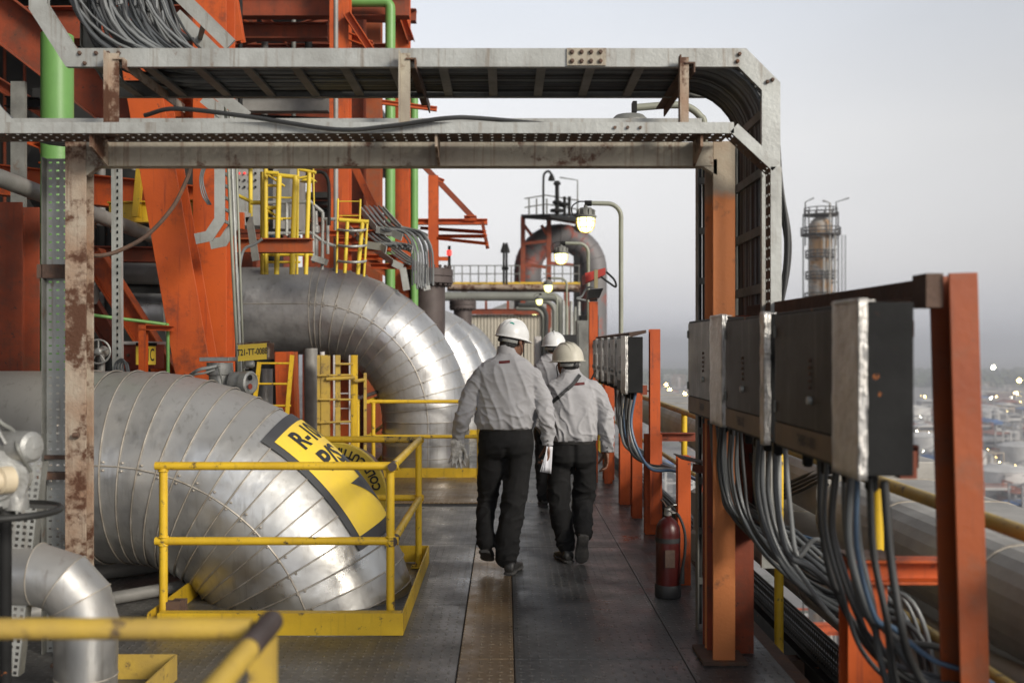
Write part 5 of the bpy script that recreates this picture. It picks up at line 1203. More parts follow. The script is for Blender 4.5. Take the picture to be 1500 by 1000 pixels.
# cabinets
def cabinet(X0, y0, y1, z0, z1, dep, label, group, band=True, txt=None, strips='near', parent_scale=1.0, foil=.12, m=BOXF):
    tb = thing('dark_cabinet', label, 'cabinet', (X0, (y0 + y1) / 2, z0), group)
    zb = z0 + (z1 - z0) * .19
    MB().box(X0, X0 + dep, y0, y1, z0, z1).build('enclosure', DARK, tb, bevel=.004)
    MB().box(X0 - .006, X0 - .001, y0 + .012, y1 - .012, zb + .003, z1 - .012).build('door', m, tb, bevel=.002)
    if band:
        bn = MB().box(X0 - .006, X0 - .001, y0 + .012, y1 - .012, z0 + .012, zb - .003).build('name_band', BANDM, tb)
        if txt:
            yc = (y0 + y1) / 2 + .04; zc = (z0 + zb) / 2 + .004
            lettering(txt, .052, lambda x, y: Vector((X0 - .0085, yc - x, zc + y)), INK, bn, bold=.001, sx=.62 * (y1 - y0) / .8)
    for zz in (z0 + (z1 - z0) * .3, z1 - .07): MB().tube([(X0 - .008, y1 - .02, zz - .02), (X0 - .008, y1 - .02, zz + .02)], .006, 8).build('hinge', GALVD, tb)
    yc = (y0 + y1) / 2 - .0
    for k in range(5): MB().lathe([(.006, 0), (.006, .006), (0, .007)], (X0 - .006, yc, z1 - .17 - k * .022), (-1, 0, 0), 8).build('screw', RUSTD, tb)
    MB().lathe([(.013, 0), (.013, .012), (.006, .014), (0, .014)], (X0 - .006, yc, z1 - .30), (-1, 0, 0), 12).build('lock', GALV, tb)
    # crinkled foil wrapped over the near edge
    def crinkle(ya, yb_, xa, xb_, nm, zlo, zhi):
        rk = random.Random(int(ya * 100)); mb = MB(); nu, nv = 10, 26
        for part in (0,):
            vs = []
            for j in range(nv + 1):
                for i in range(nu + 1):
                    u, v = i / nu, j / nv; z = zlo + (zhi - zlo) * v
                    nz = noise.noise(Vector((u * 3 + ya, v * 9, 3.1))) * .007 + noise.noise(Vector((u * 7, v * 26, ya))) * .004
                    edge = .004 * noise.noise(Vector((v * 14, ya * 3, i)))
                    if xa == xb_: vs.append((xa - .007 - abs(nz) * .8, ya + (yb_ - ya) * u + edge, z))
                    else: vs.append((xa + (xb_ - xa) * u + edge, ya - .010 - abs(nz), z))
            mb.add(vs, [(j * (nu + 1) + i, j * (nu + 1) + i + 1, (j + 1) * (nu + 1) + i + 1, (j + 1) * (nu + 1) + i) for j in range(nv) for i in range(nu)], True)
        o_ = mb.build(nm, FOIL, tb, 80)
        so = o_.modifiers.new('s', 'SOLIDIFY'); so.thickness = .0015; so.offset = 0
    if foil:
        crinkle(y0 - .012, y0 + foil, X0, X0, 'foil_tape', z0 - .012, z1 + .012)
        crinkle(y0, y0, X0 - .010, X0 + dep * .10, 'foil_tape', z0 - .010, z1 + .010)
        MB().box(X0 - .012, X0 + dep * .25, y0 - .010, y0 + foil, z1 + .002, z1 + .006).build('foil_tape', FOIL, tb)
    for k in range(4): MB().lathe([(.016, 0), (.020, -.02), (.020, -.05), (.013, -.06)], (X0 + dep * .5, y0 + (y1 - y0) * (k + .6) / 4.3, z0), n=10).build('cable_gland', DARK, tb)
    MB().box(X0 + dep, X0 + dep + .05, y0 + .1, y0 + .14, z0 - .02, z0 + .06).build('mounting_lug', ORANGED, tb)
    MB().box(X0 + dep, X0 + dep + .05, y1 - .14, y1 - .1, z1 - .06, z1).build('mounting_lug', ORANGED, tb)
    return tb
BANDM = M('brown_band', (0.19, 0.125, 0.07), (0.12, 0.085, 0.055), 4, .6, 0, 0, 60, (0.25, .14, .05), (.6, .8), 6)
FARC = M('streaked_far_cabinet', (0.20, 0.19, 0.175), (0.07, 0.07, 0.068), 4, .42, .3, 0, 60, (.3, .28, .26), (.6, .8), 5, (.32, .30, .27))
cabinet(1.0, 2.80, 3.68, 1.21, 1.70, .15, 'nearest and largest dark cabinet with crinkled silver tape on its corner', 'near dark cabinets', txt='T4580-U-0801', foil=.22)
cabinet(1.0, 3.82, 4.50, 1.21, 1.70, .15, 'middle one of the three near dark cabinets, narrow silver tape at its edge', 'near dark cabinets', txt='T4580-U-02', foil=.05)
cabinet(1.0, 4.56, 5.42, 1.22, 1.715, .15, 'farthest of the three near dark cabinets, silver tape on its right side', 'near dark cabinets', txt='7480-04', foil=.26, m=FARC)
# far cabinets
fr2 = thing('cabinet_frame', 'second orange frame carrying the far row of small cabinets', 'steel frame', (1.25, 9, 0))
MB().ibeam((1.255, 8.37, .1), (1.255, 8.37, 1.73), .085, .09, .009, up=(0, 1, 0)).build('post', ORANGE, fr2)
MB().ibeam((1.20, 11.6, 0), (1.20, 11.6, 1.66), .09, .09, .009, up=(0, 1, 0)).build('post', ORANGE, fr2)
MB().poly([(1.19, 8.40, 1.70), (1.05, 8.42, 1.66), (1.05, 8.42, 1.70), (1.19, 8.40, 1.725)], (0, 3.1, 0)).build('top_beam', RUSTD, fr2)
MB().angle((1.20, 8.4, 1.23), (1.20, 11.5, 1.23), .05, .05, .006).build('bottom_beam', ORANGED, fr2)
for k, (y0, y1) in enumerate(((8.24, 8.92), (9.02, 9.50), (9.62, 10.1), (10.24, 10.7), (10.85, 11.3))):
    cabinet(1.0, y0, y1, 1.24 if k else 1.20, 1.665, .14, 'nearest cabinet of the far row, wide white tape round its edge' if k == 0 else 'thin streaky cabinet standing edge on in the far row', 'far row of small cabinets', band=False, foil=.30 if k == 0 else .06, m=FARC)
# hanging cables below the cabinets
rh = random.Random(4)
def hang(y0, xs, z0, y1, x1, z1, r_, m, label, group, out=None):
    P = [Vector((xs, y0, z0)), Vector((xs + rh.uniform(-.01, .02), y0 + rh.uniform(-.02, .02), z0 - .22)), Vector((xs + .04, y0 - .03, z0 - .42)),
         Vector((xs * .62 + x1 * .38, y0 * .6 + y1 * .4, z1 + .13 + rh.uniform(-.02, .03))), Vector((x1 - .06, y1 * .9 + y0 * .1, z1 + rh.uniform(-.01, .03))), Vector((x1 + .10, y1 - .10, z1 - .04)), Vector((x1 + .17, y1 - .16, z1 - .35)), Vector((x1 + .2, y1 - .2, z1 - .9))]
    cable(spline(P, 7), r_, m, label, group, 10)
for i in range(26):
    hang(4.60 + i * .027, 1.06 + rh.uniform(-.02, .05), 1.20, 4.15 + i * .017 + rh.uniform(-.03, .03), 1.42 + rh.uniform(-.03, .02), .46 + i * .009, rh.choice((.007, .008, .010)), rh.choice((CABLE, CABLEB, CABLE, CABLEBL, CABLE)), 'grey cable of the thick bundle under the farthest near cabinet', 'cables under the farthest near cabinet')
for i in range(11):
    hang(3.88 + i * .045, 1.07 + rh.uniform(-.02, .03), 1.19, 3.75 + i * .03, 1.40 + rh.uniform(-.03, .03), .48 + rh.uniform(0, .2), rh.choice((.008, .010, .012)), rh.choice((CABLE, CABLE, CABLEL)), 'grey cable hanging under the middle near cabinet', 'cables under the middle near cabinet')
for i in range(13):
    hang(2.86 + i * .05, 1.07 + rh.uniform(-.015, .03), 1.19, 2.92 + i * .035, 1.28 + rh.uniform(0, .08), .52 + rh.uniform(-.09, .10), rh.choice((.008, .0095, .011)) if i % 4 else .0125, CABLEBL if i == 3 else rh.choice((CABLE, CABLEL, CABLE, CABLEB)), 'cable looping down under the nearest cabinet' if i != 3 else 'blue cable looping down under the nearest cabinet', 'cables under the nearest cabinet' if i != 3 else None)
for i in range(10):
    P = spline([(1.05 + rh.uniform(-.03, .05), 8.3 + i * .12, 1.22), (1.05, 8.3 + i * .12, .95), (1.08 + rh.uniform(-.02, .02), 8.25 + i * .1, .72 + rh.uniform(-.03, .05)), (1.20, 8.15 + i * .09, .58 + i * .01), (1.38, 8.0 + i * .08, .58), (1.6, 7.5, .5)], 7)
    cable(P, .012, CABLEBL if i in (0, 4) else rh.choice((CABLE, CABLEL, CABLEB)), 'cable curving down under the far row of cabinets' if i not in (0, 4) else 'blue cable curving down under the far cabinets', 'cables under the far cabinets' if i not in (0, 4) else 'blue cables under the far cabinets')

# outer yellow handrail
hr = thing('handrail', 'long yellow handrail along the open right edge of the deck', 'railing', (1.6, 6, 0))
MB().tube([(1.6, -.5, 1.0), (1.6, 40, 1.0)], .026, 14).build('top_rail', YELW, hr)
MB().tube([(1.6, -.5, .5), (1.6, 40, .5)], .02, 12).build('mid_rail', YELW, hr)
for Y in (1.1, 2.7, 4.28, 5.82, 7.4, 8.9, 10.45, 12, 13.6, 15.2, 17, 19, 21, 23): MB().tube([(1.6, Y, -.3), (1.6, Y, 1.0)], .027, 14).build('post', YEL, hr)
# edge beams and the dark tray below deck level
eb = thing('edge_beam', 'dark steel edge beams outside the deck with gaps showing the plant below', 'girder', (1.6, 5, -.3))
MB().chan((1.40, -1, -.12), (1.40, 40, -.12), .07, .24, .012).build('girder', RUSTD, eb)
MB().ibeam((1.78, -1, -.35), (1.78, 40, -.35), .12, .25, .014).build('girder', DARK, eb)
for k in range(9): MB().ibeam((1.43, 3.0 + k * 2.9, -.35), (1.78, 3.0 + k * 2.9, -.35), .10, .18, .01).build('cross_member', RUSTD, eb)
pt3 = thing('perforated_tray', 'dark perforated tray running outside the deck below the handrail', 'cable tray', (1.75, 4, 0))
MB().perf((1.72, 2.5, -.16), (0, 1, 0), (0, 0, 1), 10, .17, 260, 4, .5, .5).build('perforated_web', DARK, pt3); MB().box(1.722, 1.95, 2.5, 12.5, -.175, -.165).build('tray_floor', DARK, pt3)
for k in range(7):
    cable([(1.75 + k * .027, 2.5, -.145), (1.75 + k * .027, 7, -.145), (1.75 + k * .027, 12.5, -.145)], .011, CABLE, 'grey cable lying in the dark perforated tray', 'cables in the dark perforated tray')
# insulated ducts outside the rail
def duct(x0, x1, z0, z1, y0, y1, label, seg=1.4, m=DUSTY, rnd_=.03):
    tb = thing('insulated_duct', label, 'duct', ((x0 + x1) / 2, y0, z0))
    b_ = MB(); bd = MB(); c_ = min(.19, (z1 - z0) * .45)
    pr = []
    for cx_, cz_, a0 in ((x1 - c_, z1 - c_, 0), (x0 + c_, z1 - c_, 90), (x0 + c_, z0 + c_, 180), (x1 - c_, z0 + c_, 270)):
        for a in range(0, 91, 15): pr.append((cx_ + c_ * math.cos(R(a0 + a)), cz_ + c_ * math.sin(R(a0 + a))))
    y = y0
    while y < y1 - .1:
        e_ = min(y + seg, y1)
        b_.poly([(a, y, z) for a, z in pr], (0, e_ - y - .004, 0))
        bd.tube([(a, e_, z) for a, z in pr], .007, 6, closed=True)
        y = e_
    b_.build('cladding', m, tb, bevel=.01); bd.build('seam_strap', SEAM, tb)
    return tb
duct(1.83, 2.66, .38, .80, -.5, 5.85, 'nearest dusty insulated duct outside the yellow handrail', 1.1)
duct(1.95, 2.9, .45, .86, 6.25, 24, 'long dusty insulated duct receding outside the handrail', 2.2)
duct(1.88, 2.9, -.12, .26, 3.2, 9.0, 'lower dusty duct half hidden under the nearest one', 1.6)
pipe([(1.9, -.3, .36), (1.9, 3.6, .36), (1.92, 4.2, .30), (1.95, 9, .3)], .05, DUSTY, 'slim dusty pipe under the nearest duct')
for k in range(4):
    cable(spline([(2.0 + k * .08, 5.9, .6), (1.95 + k * .05, 6.1, .75 + k * .03), (1.9, 6.4 + k * .1, .66), (1.82, 6.9, .5), (1.75, 7.5, .45)], 6), .014, CABLEB, 'black cable looping between the two ducts outside the rail', 'black cables looping by the ducts')
for k in range(5):
    cable(spline([(1.78 + k * .03, 1.9 + k * .05, .25), (1.75 + k * .03, 2.2, .38), (1.9, 2.6 + k * .06, .45), (2.1, 2.8, .6)], 6), .018, CABLEB, 'thick black cable coiled at the lower right corner', 'thick black cables at the lower right corner')
hpip = thing('insulated_pipe', 'pale wrapped pipe stub below the handrail behind the extinguisher', 'pipe', (1.45, 7.3, 0))
MB().lathe([(.13, 0), (.14, .05), (.14, .2), (.12, .22), (.12, .32), (.14, .34), (.14, .5), (.08, .54), (0, .55)], (1.50, 7.3, .02), n=24).build('cladding', DUSTY, hpip)

# fire extinguisher
fx = thing('fire_extinguisher', 'red fire extinguisher standing on the walkway edge beside the orange posts', 'fire extinguisher', (1.03, 6.3, 0))
EXR = M('extinguisher_red', (0.075, 0.007, 0.006), (0.05, 0.006, 0.005), 6, .35, 0, 0, 60, (.08, .03, .03), (.62, .7), 9)
MB().lathe([(.080, 0), (.083, .01), (.083, .075), (.079, .08)], (1.03, 6.3, 0.003), n=32).build('base_ring', INK, fx)
MB().lathe([(.077, .07), (.078, .40), (.074, .44), (.055, .475), (.03, .495), (.022, .50), (.022, .52)], (1.03, 6.3, 0.003), n=32).build('cylinder', EXR, fx)
MB().box(1.0, 1.06, 6.218, 6.2215, .20, .31).build('instruction_label', RUSTD, fx)
MB().lathe([(.0785, .345), (.0785, .375)], (1.03, 6.3, 0.003), n=32).build('dark_band', INK, fx)
MB().lathe([(.024, .515), (.026, .53), (.02, .56), (.012, .565)], (1.03, 6.3, 0), n=16).build('valve', CASTAL, fx)
MB().bar((1.03, 6.3, .565), (1.055, 6.18, .60), .02, .006).build('lever', CASTAL, fx); MB().bar((1.03, 6.3, .55), (1.05, 6.19, .548), .02, .006).build('carry_handle', CASTAL, fx)
MB().tube([(1.03, 6.3, .55), (1.0, 6.28, .60), (.98, 6.26, .62)], .006, 8).build('pin', RUSTD, fx)
MB().tube(spline([(1.05, 6.29, .54), (1.09, 6.26, .52), (1.125, 6.24, .42), (1.125, 6.23, .30), (1.11, 6.23, .2)], 6), [.009] * 25, 10).build('hose', INK, fx)
MB().tube([(1.11, 6.23, .2), (1.105, 6.23, .10)], [.011, .018], 12).build('nozzle', INK, fx)

# lamp posts along the walkway
def lamp_post(Y, X, zl, arm, label, s=1.0):
    lp = thing('lamp_post', label, 'lamp post', (X, Y, 0), 'lit lamp posts along the walkway')
    zt = zl + .14
    P = [Vector((X, Y, 0)), Vector((X, Y, zt - .14))] + [Vector((X - .14 + .14 * math.cos(R(a)), Y, zt - .14 + .14 * math.sin(R(a)))) for a in range(10, 91, 10)] + [Vector((X - arm + .03, Y, zt + .005))]
    MB().tube(P, .024, 14).build('pole', GPAINT, lp)
    xl = X - arm
    MB().lathe([(.03, -.02), (.03, .05)], (xl + .04, Y, zt + .003), (-1, 0, 0), 12).build('coupling', DARK, lp)
    hd = MB(); hd.lathe([(.105, -.01), (.112, 0), (.112, .012), (.085, .02), (.08, .075), (.06, .095), (.02, .10), (.02, .125)], (xl, Y, zl), n=24)
    for k in range(10):
        a = k * .628; hd.cbox((xl + .083 * math.cos(a), Y + .083 * math.sin(a), zl + .05), .03, .008, .05, Matrix.Rotation(a, 3, 'Z'))
    h_ = hd.build('lamp_head', GALVD, lp, 35)
    MB().lathe([(.085, 0), (.088, -.03), (.080, -.09), (.06, -.128), (.03, -.145), (0, -.148)], (xl, Y, zl - .01), n=24).build('glass', LAMPG, h_)
    MB().lathe([(.0, -.10), (.035, -.09), (.05, -.05), (.035, -.01), (0, 0)], (xl, Y, zl - .02), n=14).build('bulb', BULB, h_)
    cg = MB()
    for k in range(8):
        a = k * .785; u = Vector((math.cos(a), math.sin(a), 0)); c0 = Vector((xl, Y, zl))
        cg.tube([c0 + u * .094, c0 + u * .098 + Vector((0, 0, -.05)), c0 + u * .085 + Vector((0, 0, -.11)), c0 + u * .05 + Vector((0, 0, -.155)), c0 + Vector((0, 0, -.165))], .0035, 6)
    for z_, r_ in ((-.045, .099), (-.11, .087)): cg.tube([Vector((xl + r_ * math.cos(a / 12 * math.pi), Y + r_ * math.sin(a / 12 * math.pi), zl + z_)) for a in range(24)], .0035, 6, closed=True)
    cg.build('wire_cage', YEL, h_)
    MB().tube(spline([(xl + .04, Y, zt + .01), (xl - .06, Y - .01, zt + .02), (xl - .14, Y, zt - .03), (xl - .13, Y, zl + .02), (xl - .07, Y, zl + .05)], 5), .007, 8).build('feed_cable', INK, lp)
    # flex
for k, (px, py, Y, dx) in enumerate(((858, 328, 10.3, .365), (822, 378, 14.3, .39), (803, 422, 21.5, .40), (790, 442, 28, .5), (783, 461, 38, .5))):
    q = at(px, py, Y)
    lamp_post(Y, q.x + dx, q.z + .07, dx, ['nearest and largest lit lamp on a curved grey pole above the walkway', 'second lit lamp on a curved pole in front of the arching duct', 'third lit lamp, just left of the stacked pale pipes', 'fourth lit lamp, small above the beige wall', 'farthest and smallest lit lamp above the white helmet'][k])
# tray floodlight lying over the portal
tf = thing('tray_lamp', 'grey lamp with curved conduit sitting behind the lower tray near the third bracket', 'lamp', at(935, 165, 7))
MB().tube(spline([at(928, 158, 7), at(985, 154, 7), at(1008, 157, 7), at(1025, 170, 7), at(1032, 190, 7), at(1034, 300, 7)], 6), .026, 12).build('conduit', GPAINT, tf)
MB().lathe([(.02, 0), (.10, -.01), (.14, -.05), (.14, -.08)], at(922, 168, 7), n=20).build('lamp_head', GALVD, tf)
MB().box(at(926, 0, 7).x, at(932, 0, 7).x, 6.96, 7.04, at(0, 166, 7).z, at(0, 150, 7).z).build('coupling', DARK, tf)
MB().tube([at(1034, 300, 7), (at(1034, 0, 7).x, 7, 0.0)], .026, 12).build('pole', GPAINT, tf)
# red hooded device on an orange post
rd = thing('alarm_station', 'orange post carrying a red hooded box and dark horn beside the walkway', 'alarm post', (1.0, 10.9, 0))
px_ = at(869, 0, 11.7).x
MB().ibeam((px_, 11.7, 0), (px_, 11.7, at(0, 442, 11.7).z), .10, .10, .01, up=(0, 1, 0)).build('post', ORANGE, rd)
MB().box(px_ - .045, px_ + .045, 11.65, 11.75, at(0, 441, 11.7).z, at(0, 425, 11.7).z).build('dark_box', DARK, rd)
MB().poly([at(857, 400, 11.2), at(887, 392, 11.2), at(887, 402, 11.2), at(858, 414, 11.2)], (0, .5, 0)).build('hood', M('alarm_red', (.42, .03, .02)), rd)
MB().bar(at(873, 422, 11.1), at(873, 395, 11.1), .04, .04, up=(0, 1, 0)).build('bracket', M('ochre_bracket', (.30, .25, .13)), rd)
MB().poly([at(862, 424, 11.3), at(884, 422, 11.3), at(878, 436, 11.3), at(862, 438, 11.3)], (0, .2, 0)).build('horn', DARK, rd)
MB().tube(spline([at(872, 420, 11.2), at(860, 422, 11.2), at(852, 434, 11.2), at(845, 437, 11.2), at(858, 440, 11.2)], 5), .012, 8).build('loop_cable', CABLEL, rd)
MB().tube(spline([at(880, 405, 11.2), at(892, 414, 11.2), at(902, 420, 11.2), at(900, 410, 11.2), at(888, 398, 11.2)], 5), .012, 8).build('loop_cable', DARK, rd)

# clutter on the walkway right, behind the men
for k, (x0, x1, y0, z0, z1, m, lab) in enumerate(((.72, .95, 13.2, .9, 1.75, BLACKV, 'dark switch box behind the farthest man'), (.98, 1.25, 13.6, .2, 1.95, GALVD, 'grey cabinet behind the red alarm post'), (.55, .66, 15, 1.1, 1.7, BLACKV, 'small black box left of the farthest man'), (.45, .55, 15.2, .9, 1.75, WHITEP, 'narrow pale cabinet left of the farthest man'), (1.2, 1.5, 16, 1.3, 2.1, DARK, 'black box at the foot of the rusty duct'))):
    t_ = thing('switch_cabinet', lab, 'cabinet', (x0, y0, 0)); MB().box(x0, x1, y0, y0 + .3, z0, z1).build('enclosure', m, t_, bevel=.005)
    MB().box(x0 + .02, x1 - .02, y0 - .012, y0 - .002, z0 + .04, z1 - .04).build('door', m, t_, bevel=.003)
    MB().bar(((x0 + x1) / 2, y0 + .15, 0), ((x0 + x1) / 2, y0 + .15, z0), .05, .05, up=(0, 1, 0)).build('stand', GALVD, t_)

# ================================================================ far background: arching duct, platform, pipes, drum
ad = thing('arched_duct', 'huge dark and rust red arched duct against the pale sky', 'duct', at(821, 400, 45))
c0 = at(821, 396, 45); ro = 48 * 45 / FPX
ROUGE = M('duct_patchy_primer', (0.12, 0.115, 0.118), (0.16, 0.15, 0.15), .5, .6, .2, 0, 60, (0.26, 0.07, 0.05), (.52, .60), .8)
P = [Vector((c0.x - ro, 45, -2))] + [Vector((c0.x - ro, 45, c0.z - 1))] + [Vector((c0.x - ro * math.cos(R(a)), 45, c0.z + ro * math.sin(R(a)))) for a in range(0, 181, 9)] + [Vector((c0.x + ro, 45, -2))]
MB().tube(P, 20 * 45 / FPX, 40).build('duct_shell', ROUGE, ad)
bt = MB()
for a in range(0, 181, 18):
    cc = Vector((c0.x - ro * math.cos(R(a)), 45, c0.z + ro * math.sin(R(a)))); tn = Vector((math.sin(R(a)), 0, math.cos(R(a))))
    q = Vector((0, 0, 1)).rotation_difference(tn)
    bt.tube([cc + q @ Vector((math.cos(k / 20 * 2 * math.pi), math.sin(k / 20 * 2 * math.pi), 0)) * (20.3 * 45 / FPX) for k in range(20)], .02, 6, closed=True)
bt.build('weld_band', ROUGE, ad)
pl_ = thing('access_platform', 'orange legged access platform with railings on top of the arched duct', 'platform', at(800, 420, 43.5))
Yp = 43.0
for px in (766, 804): MB().ibeam(at(px, 480, Yp), at(px, 318, Yp), .2, .2, .03, up=(0, 1, 0)).build('leg', ORANGED, pl_)
MB().ibeam(at(846, 480, Yp + 1.6), at(846, 325, Yp + 1.6), .2, .2, .03, up=(0, 1, 0)).build('leg', DARK, pl_)
MB().ibeam(at(843, 480, Yp), at(843, 372, Yp), .16, .2, .03, up=(0, 1, 0)).build('leg', DARK, pl_)
a_ = at(764, 318, Yp); b2 = at(806, 317, Yp - 1.0); 
MB().poly([at(763, 318, Yp + 2), at(764, 320, Yp), at(806, 318, Yp - 2.5), at(850, 326, Yp), at(846, 316, Yp + 2)], (0, 0, .12)).build('deck', DARK, pl_)
MB().ibeam(at(804, 319, Yp - .1), at(850, 327, Yp - .1), .1, .16, .02).build('edge_beam', ORANGED, pl_)
for (a, b_) in (((766, 357), (804, 353)), ((766, 387), (804, 392)), ((804, 385), (846, 389)), ((768, 330), (779, 345)), ((793, 330), (802, 345))): MB().bar(at(*a, Yp), at(*b_, Yp), .13, .13).build('brace', ORANGED, pl_)
rl = MB()
for px in (775, 786, 801, 818, 833, 846): rl.tube([at(px, 318, Yp), at(px, 291, Yp)], .035, 6)
for py0, py1 in ((291, 288), (304, 301)): rl.tube([at(768, py0, Yp), at(800, py1 - 2, Yp), at(848, py1 + 6, Yp)], .03, 6)
rl.build('railing', GALVD, pl_)
vv = MB(); vv.tube([at(816, 316, Yp), at(816, 270, Yp)], .09, 8); vv.lathe([(.08, 0), (.3, .05), (.3, .15), (.1, .2)], at(816, 312, Yp)); vv.lathe([(.08, 0), (.2, .05), (.2, .15), (.1, .2)], at(816, 300, Yp)); vv.lathe([(.08, 0), (.16, .05), (.16, .1), (.1, .2)], at(816, 272, Yp))
vv.tube([at(827, 316, Yp), at(827, 288, Yp)], .07, 8); vv.lathe([(.08, 0), (.2, .05), (.2, .15), (.1, .2)], at(826, 303, Yp)); vv.tube([at(834, 316, Yp), at(834, 288, Yp)], .07, 8)
vv.build('vent_pipe', DARK, pl_)
MB().tube(spline([at(796, 315, Yp), at(796, 265, Yp), at(798, 254, Yp), at(804, 251, Yp), at(808, 256, Yp)], 5), .05, 8).build('lamp_arm', DARK, pl_)
MB().lathe([(.05, .1), (.14, -.1), (.14, -.2)], at(808, 258, Yp), n=12).build('lamp_shade', DARK, pl_)
MB().tube([at(846, 300, Yp), at(846, 264, Yp), at(820, 260, Yp)], .03, 6).build('antenna', GALVD, pl_)

def run(pts, Y, r_, m, label, n=14):
    return pipe([at(*p, Y) for p in pts], r_, m, label, n=n)
PG2 = M('olive_grey_pipe', (0.24, 0.245, 0.215), (0.18, 0.18, 0.16), 1.5, .6, .2)
run([(655, 420), (850, 421)], 34, .10, RUST, 'rusty pinkish pipe crossing behind the walkway')
run([(655, 424.5), (850, 425.5)], 34.3, .06, RUSTD, 'thin brown pipe right under the pinkish one')
for k, (py, px1, Y, r_) in enumerate(((434, 822, 30, .135), (441, 812, 31, .07), (447, 800, 30.5, .07), (452, 796, 31, .06))):
    x1 = at(px1, 0, Y).x; z1 = at(0, py, Y).z; x0 = at(645, 0, Y).x; rr = .35
    P = [Vector((x0, Y, z1)), Vector((x1 - rr, Y, z1))] + [Vector((x1 - rr + rr * math.sin(R(a)), Y, z1 - rr + rr * math.cos(R(a)))) for a in range(10, 91, 10)] + [Vector((x1, Y, -.5))]
    if k != 0: P = P[1:] ; P[0].x -= .5
    pipe(P, r_, PG2, ['wide olive grey pipe crossing behind the men and bending down', 'second olive pipe bending down beneath the wide one', 'third olive pipe nested inside the others', 'innermost small olive pipe bending down'][k], n=20)
for k in range(5):
    xx = at(825 + k * 6.5, 0, 29).x
    pipe([(xx, 29 + k * .2, -.5), (xx, 29 + k * .2, at(0, 440 + (k % 2) * 8, 29).z)], .045, PG2 if k % 2 else GALV, ['slim vertical pipe, first right of the nested bends', 'slim vertical pipe, second right of the nested bends', 'slim vertical pipe, third right of the nested bends', 'slim vertical pipe, fourth right of the nested bends', 'slim vertical pipe, last right of the nested bends'][k], n=10)
wk = thing('far_walkway', 'far crossover walkway with thin railing and a yellow edge', 'walkway', at(700, 418, 36))
MB().box(at(655, 0, 36).x, at(850, 0, 36).x, 36, 37, at(0, 416, 36).z, at(0, 413, 36).z).build('yellow_edge', YEL, wk)
r_ = MB()
for k in range(9): r_.tube([at(665 + k * 12, 414, 36), at(665 + k * 12, 389, 36)], .02, 6)
for k in range(5): r_.tube([at(800 + k * 12, 414, 36), at(800 + k * 12, 389, 36)], .02, 6)
for py in (389, 401): r_.tube([at(655, py, 36), at(760, py, 36)], .02, 6); r_.tube([at(795, py, 36), at(850, py, 36)], .02, 6)
r_.build('railing', GALVD, wk)
for k in range(2): MB().ibeam(at(680 + 150 * k, 520, 36.5), at(680 + 150 * k, 417, 36.5), .2, .2, .02, up=(0, 1, 0)).build('leg', ORANGED, wk)
for k, px in enumerate((738, 742)):
    s2 = thing('speaker_mast', ['slim mast with black horns beside the arched duct, left one', 'slim mast with black horns beside the arched duct, right one'][k], 'mast', at(px, 420, 35))
    MB().tube([at(px, 420, 35), at(px, 360, 35)], .04, 6).build('mast', DARK, s2); MB().lathe([(.03, .3), (.12, 0), (.12, -.05)], at(px, 368, 35), n=10).build('horn', DARK, s2); MB().box(at(px - 3, 0, 35).x, at(px + 3, 0, 35).x, 34.9, 35.1, at(0, 395, 35).z, at(0, 391, 35).z).build('cross_arm', DARK, s2)
s3 = thing('beacon_mast', 'black mast with a red beacon right of the stacked trays', 'mast', at(658, 420, 20))
MB().box(at(656, 0, 20).x, at(660, 0, 20).x, 20, 20.06, at(0, 418, 20).z, at(0, 360, 20).z).build('mast', DARK, s3); MB().lathe([(.05, 0), (.05, .1)], at(658, 374, 19.95), n=10).build('beacon', REDL, s3); MB().bar(at(642, 379, 20), at(656, 379, 20), .05, .08).build('arm', ORANGE, s3)
dr = thing('storage_drum', 'pale dusty drum with a conical roof behind the nested pipes', 'tank', at(775, 480, 50))
rr = 92 * 50 / FPX; zc = at(0, 462, 50).z
MB().lathe([(rr, -3), (rr, zc)], (at(778, 0, 50).x, 50 + rr, 0), n=64).build('shell', M('drum_concrete', (.34, .325, .29), (.27, .255, .225), .6, .8, 0, 0, 60, (.2, .18, .15), (.6, .8), 1), dr, 30)
MB().lathe([(rr + .05, zc), (rr * .25, zc + .95), (0, zc + 1.0)], (at(778, 0, 50).x, 50 + rr, 0.005), n=64).build('roof', DUSTY, dr, 30)
bw = thing('sheet_wall', 'beige corrugated wall panel under a rusty beam behind the tall man', 'wall', at(745, 500, 33))
CREAMW = M('beige_sheet', (0.46, 0.42, 0.34), (0.38, 0.35, 0.29), 1.2, .7, 0, 0, 60, (.30, .26, .2), (.6, .8), 2, (.34, .3, .23))
wv = MB(); x0 = at(690, 0, 33).x; x1 = at(800, 0, 33).x; n_ = 90; zt = at(0, 461, 33).z
vs = []
for i in range(n_ + 1):
    x = x0 + (x1 - x0) * i / n_; y = 33 + .008 * (1 if (i // 2) % 2 else -1)
    vs += [(x, y, 0), (x, y, zt)]
wv.add(vs, [(2 * i, 2 * i + 2, 2 * i + 3, 2 * i + 1) for i in range(n_)]); wv.box(x0, x1, 33.1, 33.2, 0, zt); wv.build('sheeting', CREAMW, bw)
MB().ibeam((x0 - .1, 32.85, zt + .1), (x1, 32.85, zt + .1), .1, .18, .02).build('beam', ORANGED, bw); MB().ibeam((x1 + .05, 32.85, 0), (x1 + .05, 32.85, zt + .2), .14, .14, .02, up=(0, 1, 0)).build('post', ORANGED, bw)
for px in (712, 744, 783): MB().bar(at(px, 459, 32.9), at(px, 438, 32.9), .08, .08, up=(0, 1, 0)).build('hanger', ORANGED, bw)
be = thing('end_wall', 'pale concrete wall closing the far end of the walkway', 'wall', (0, 60, 0))
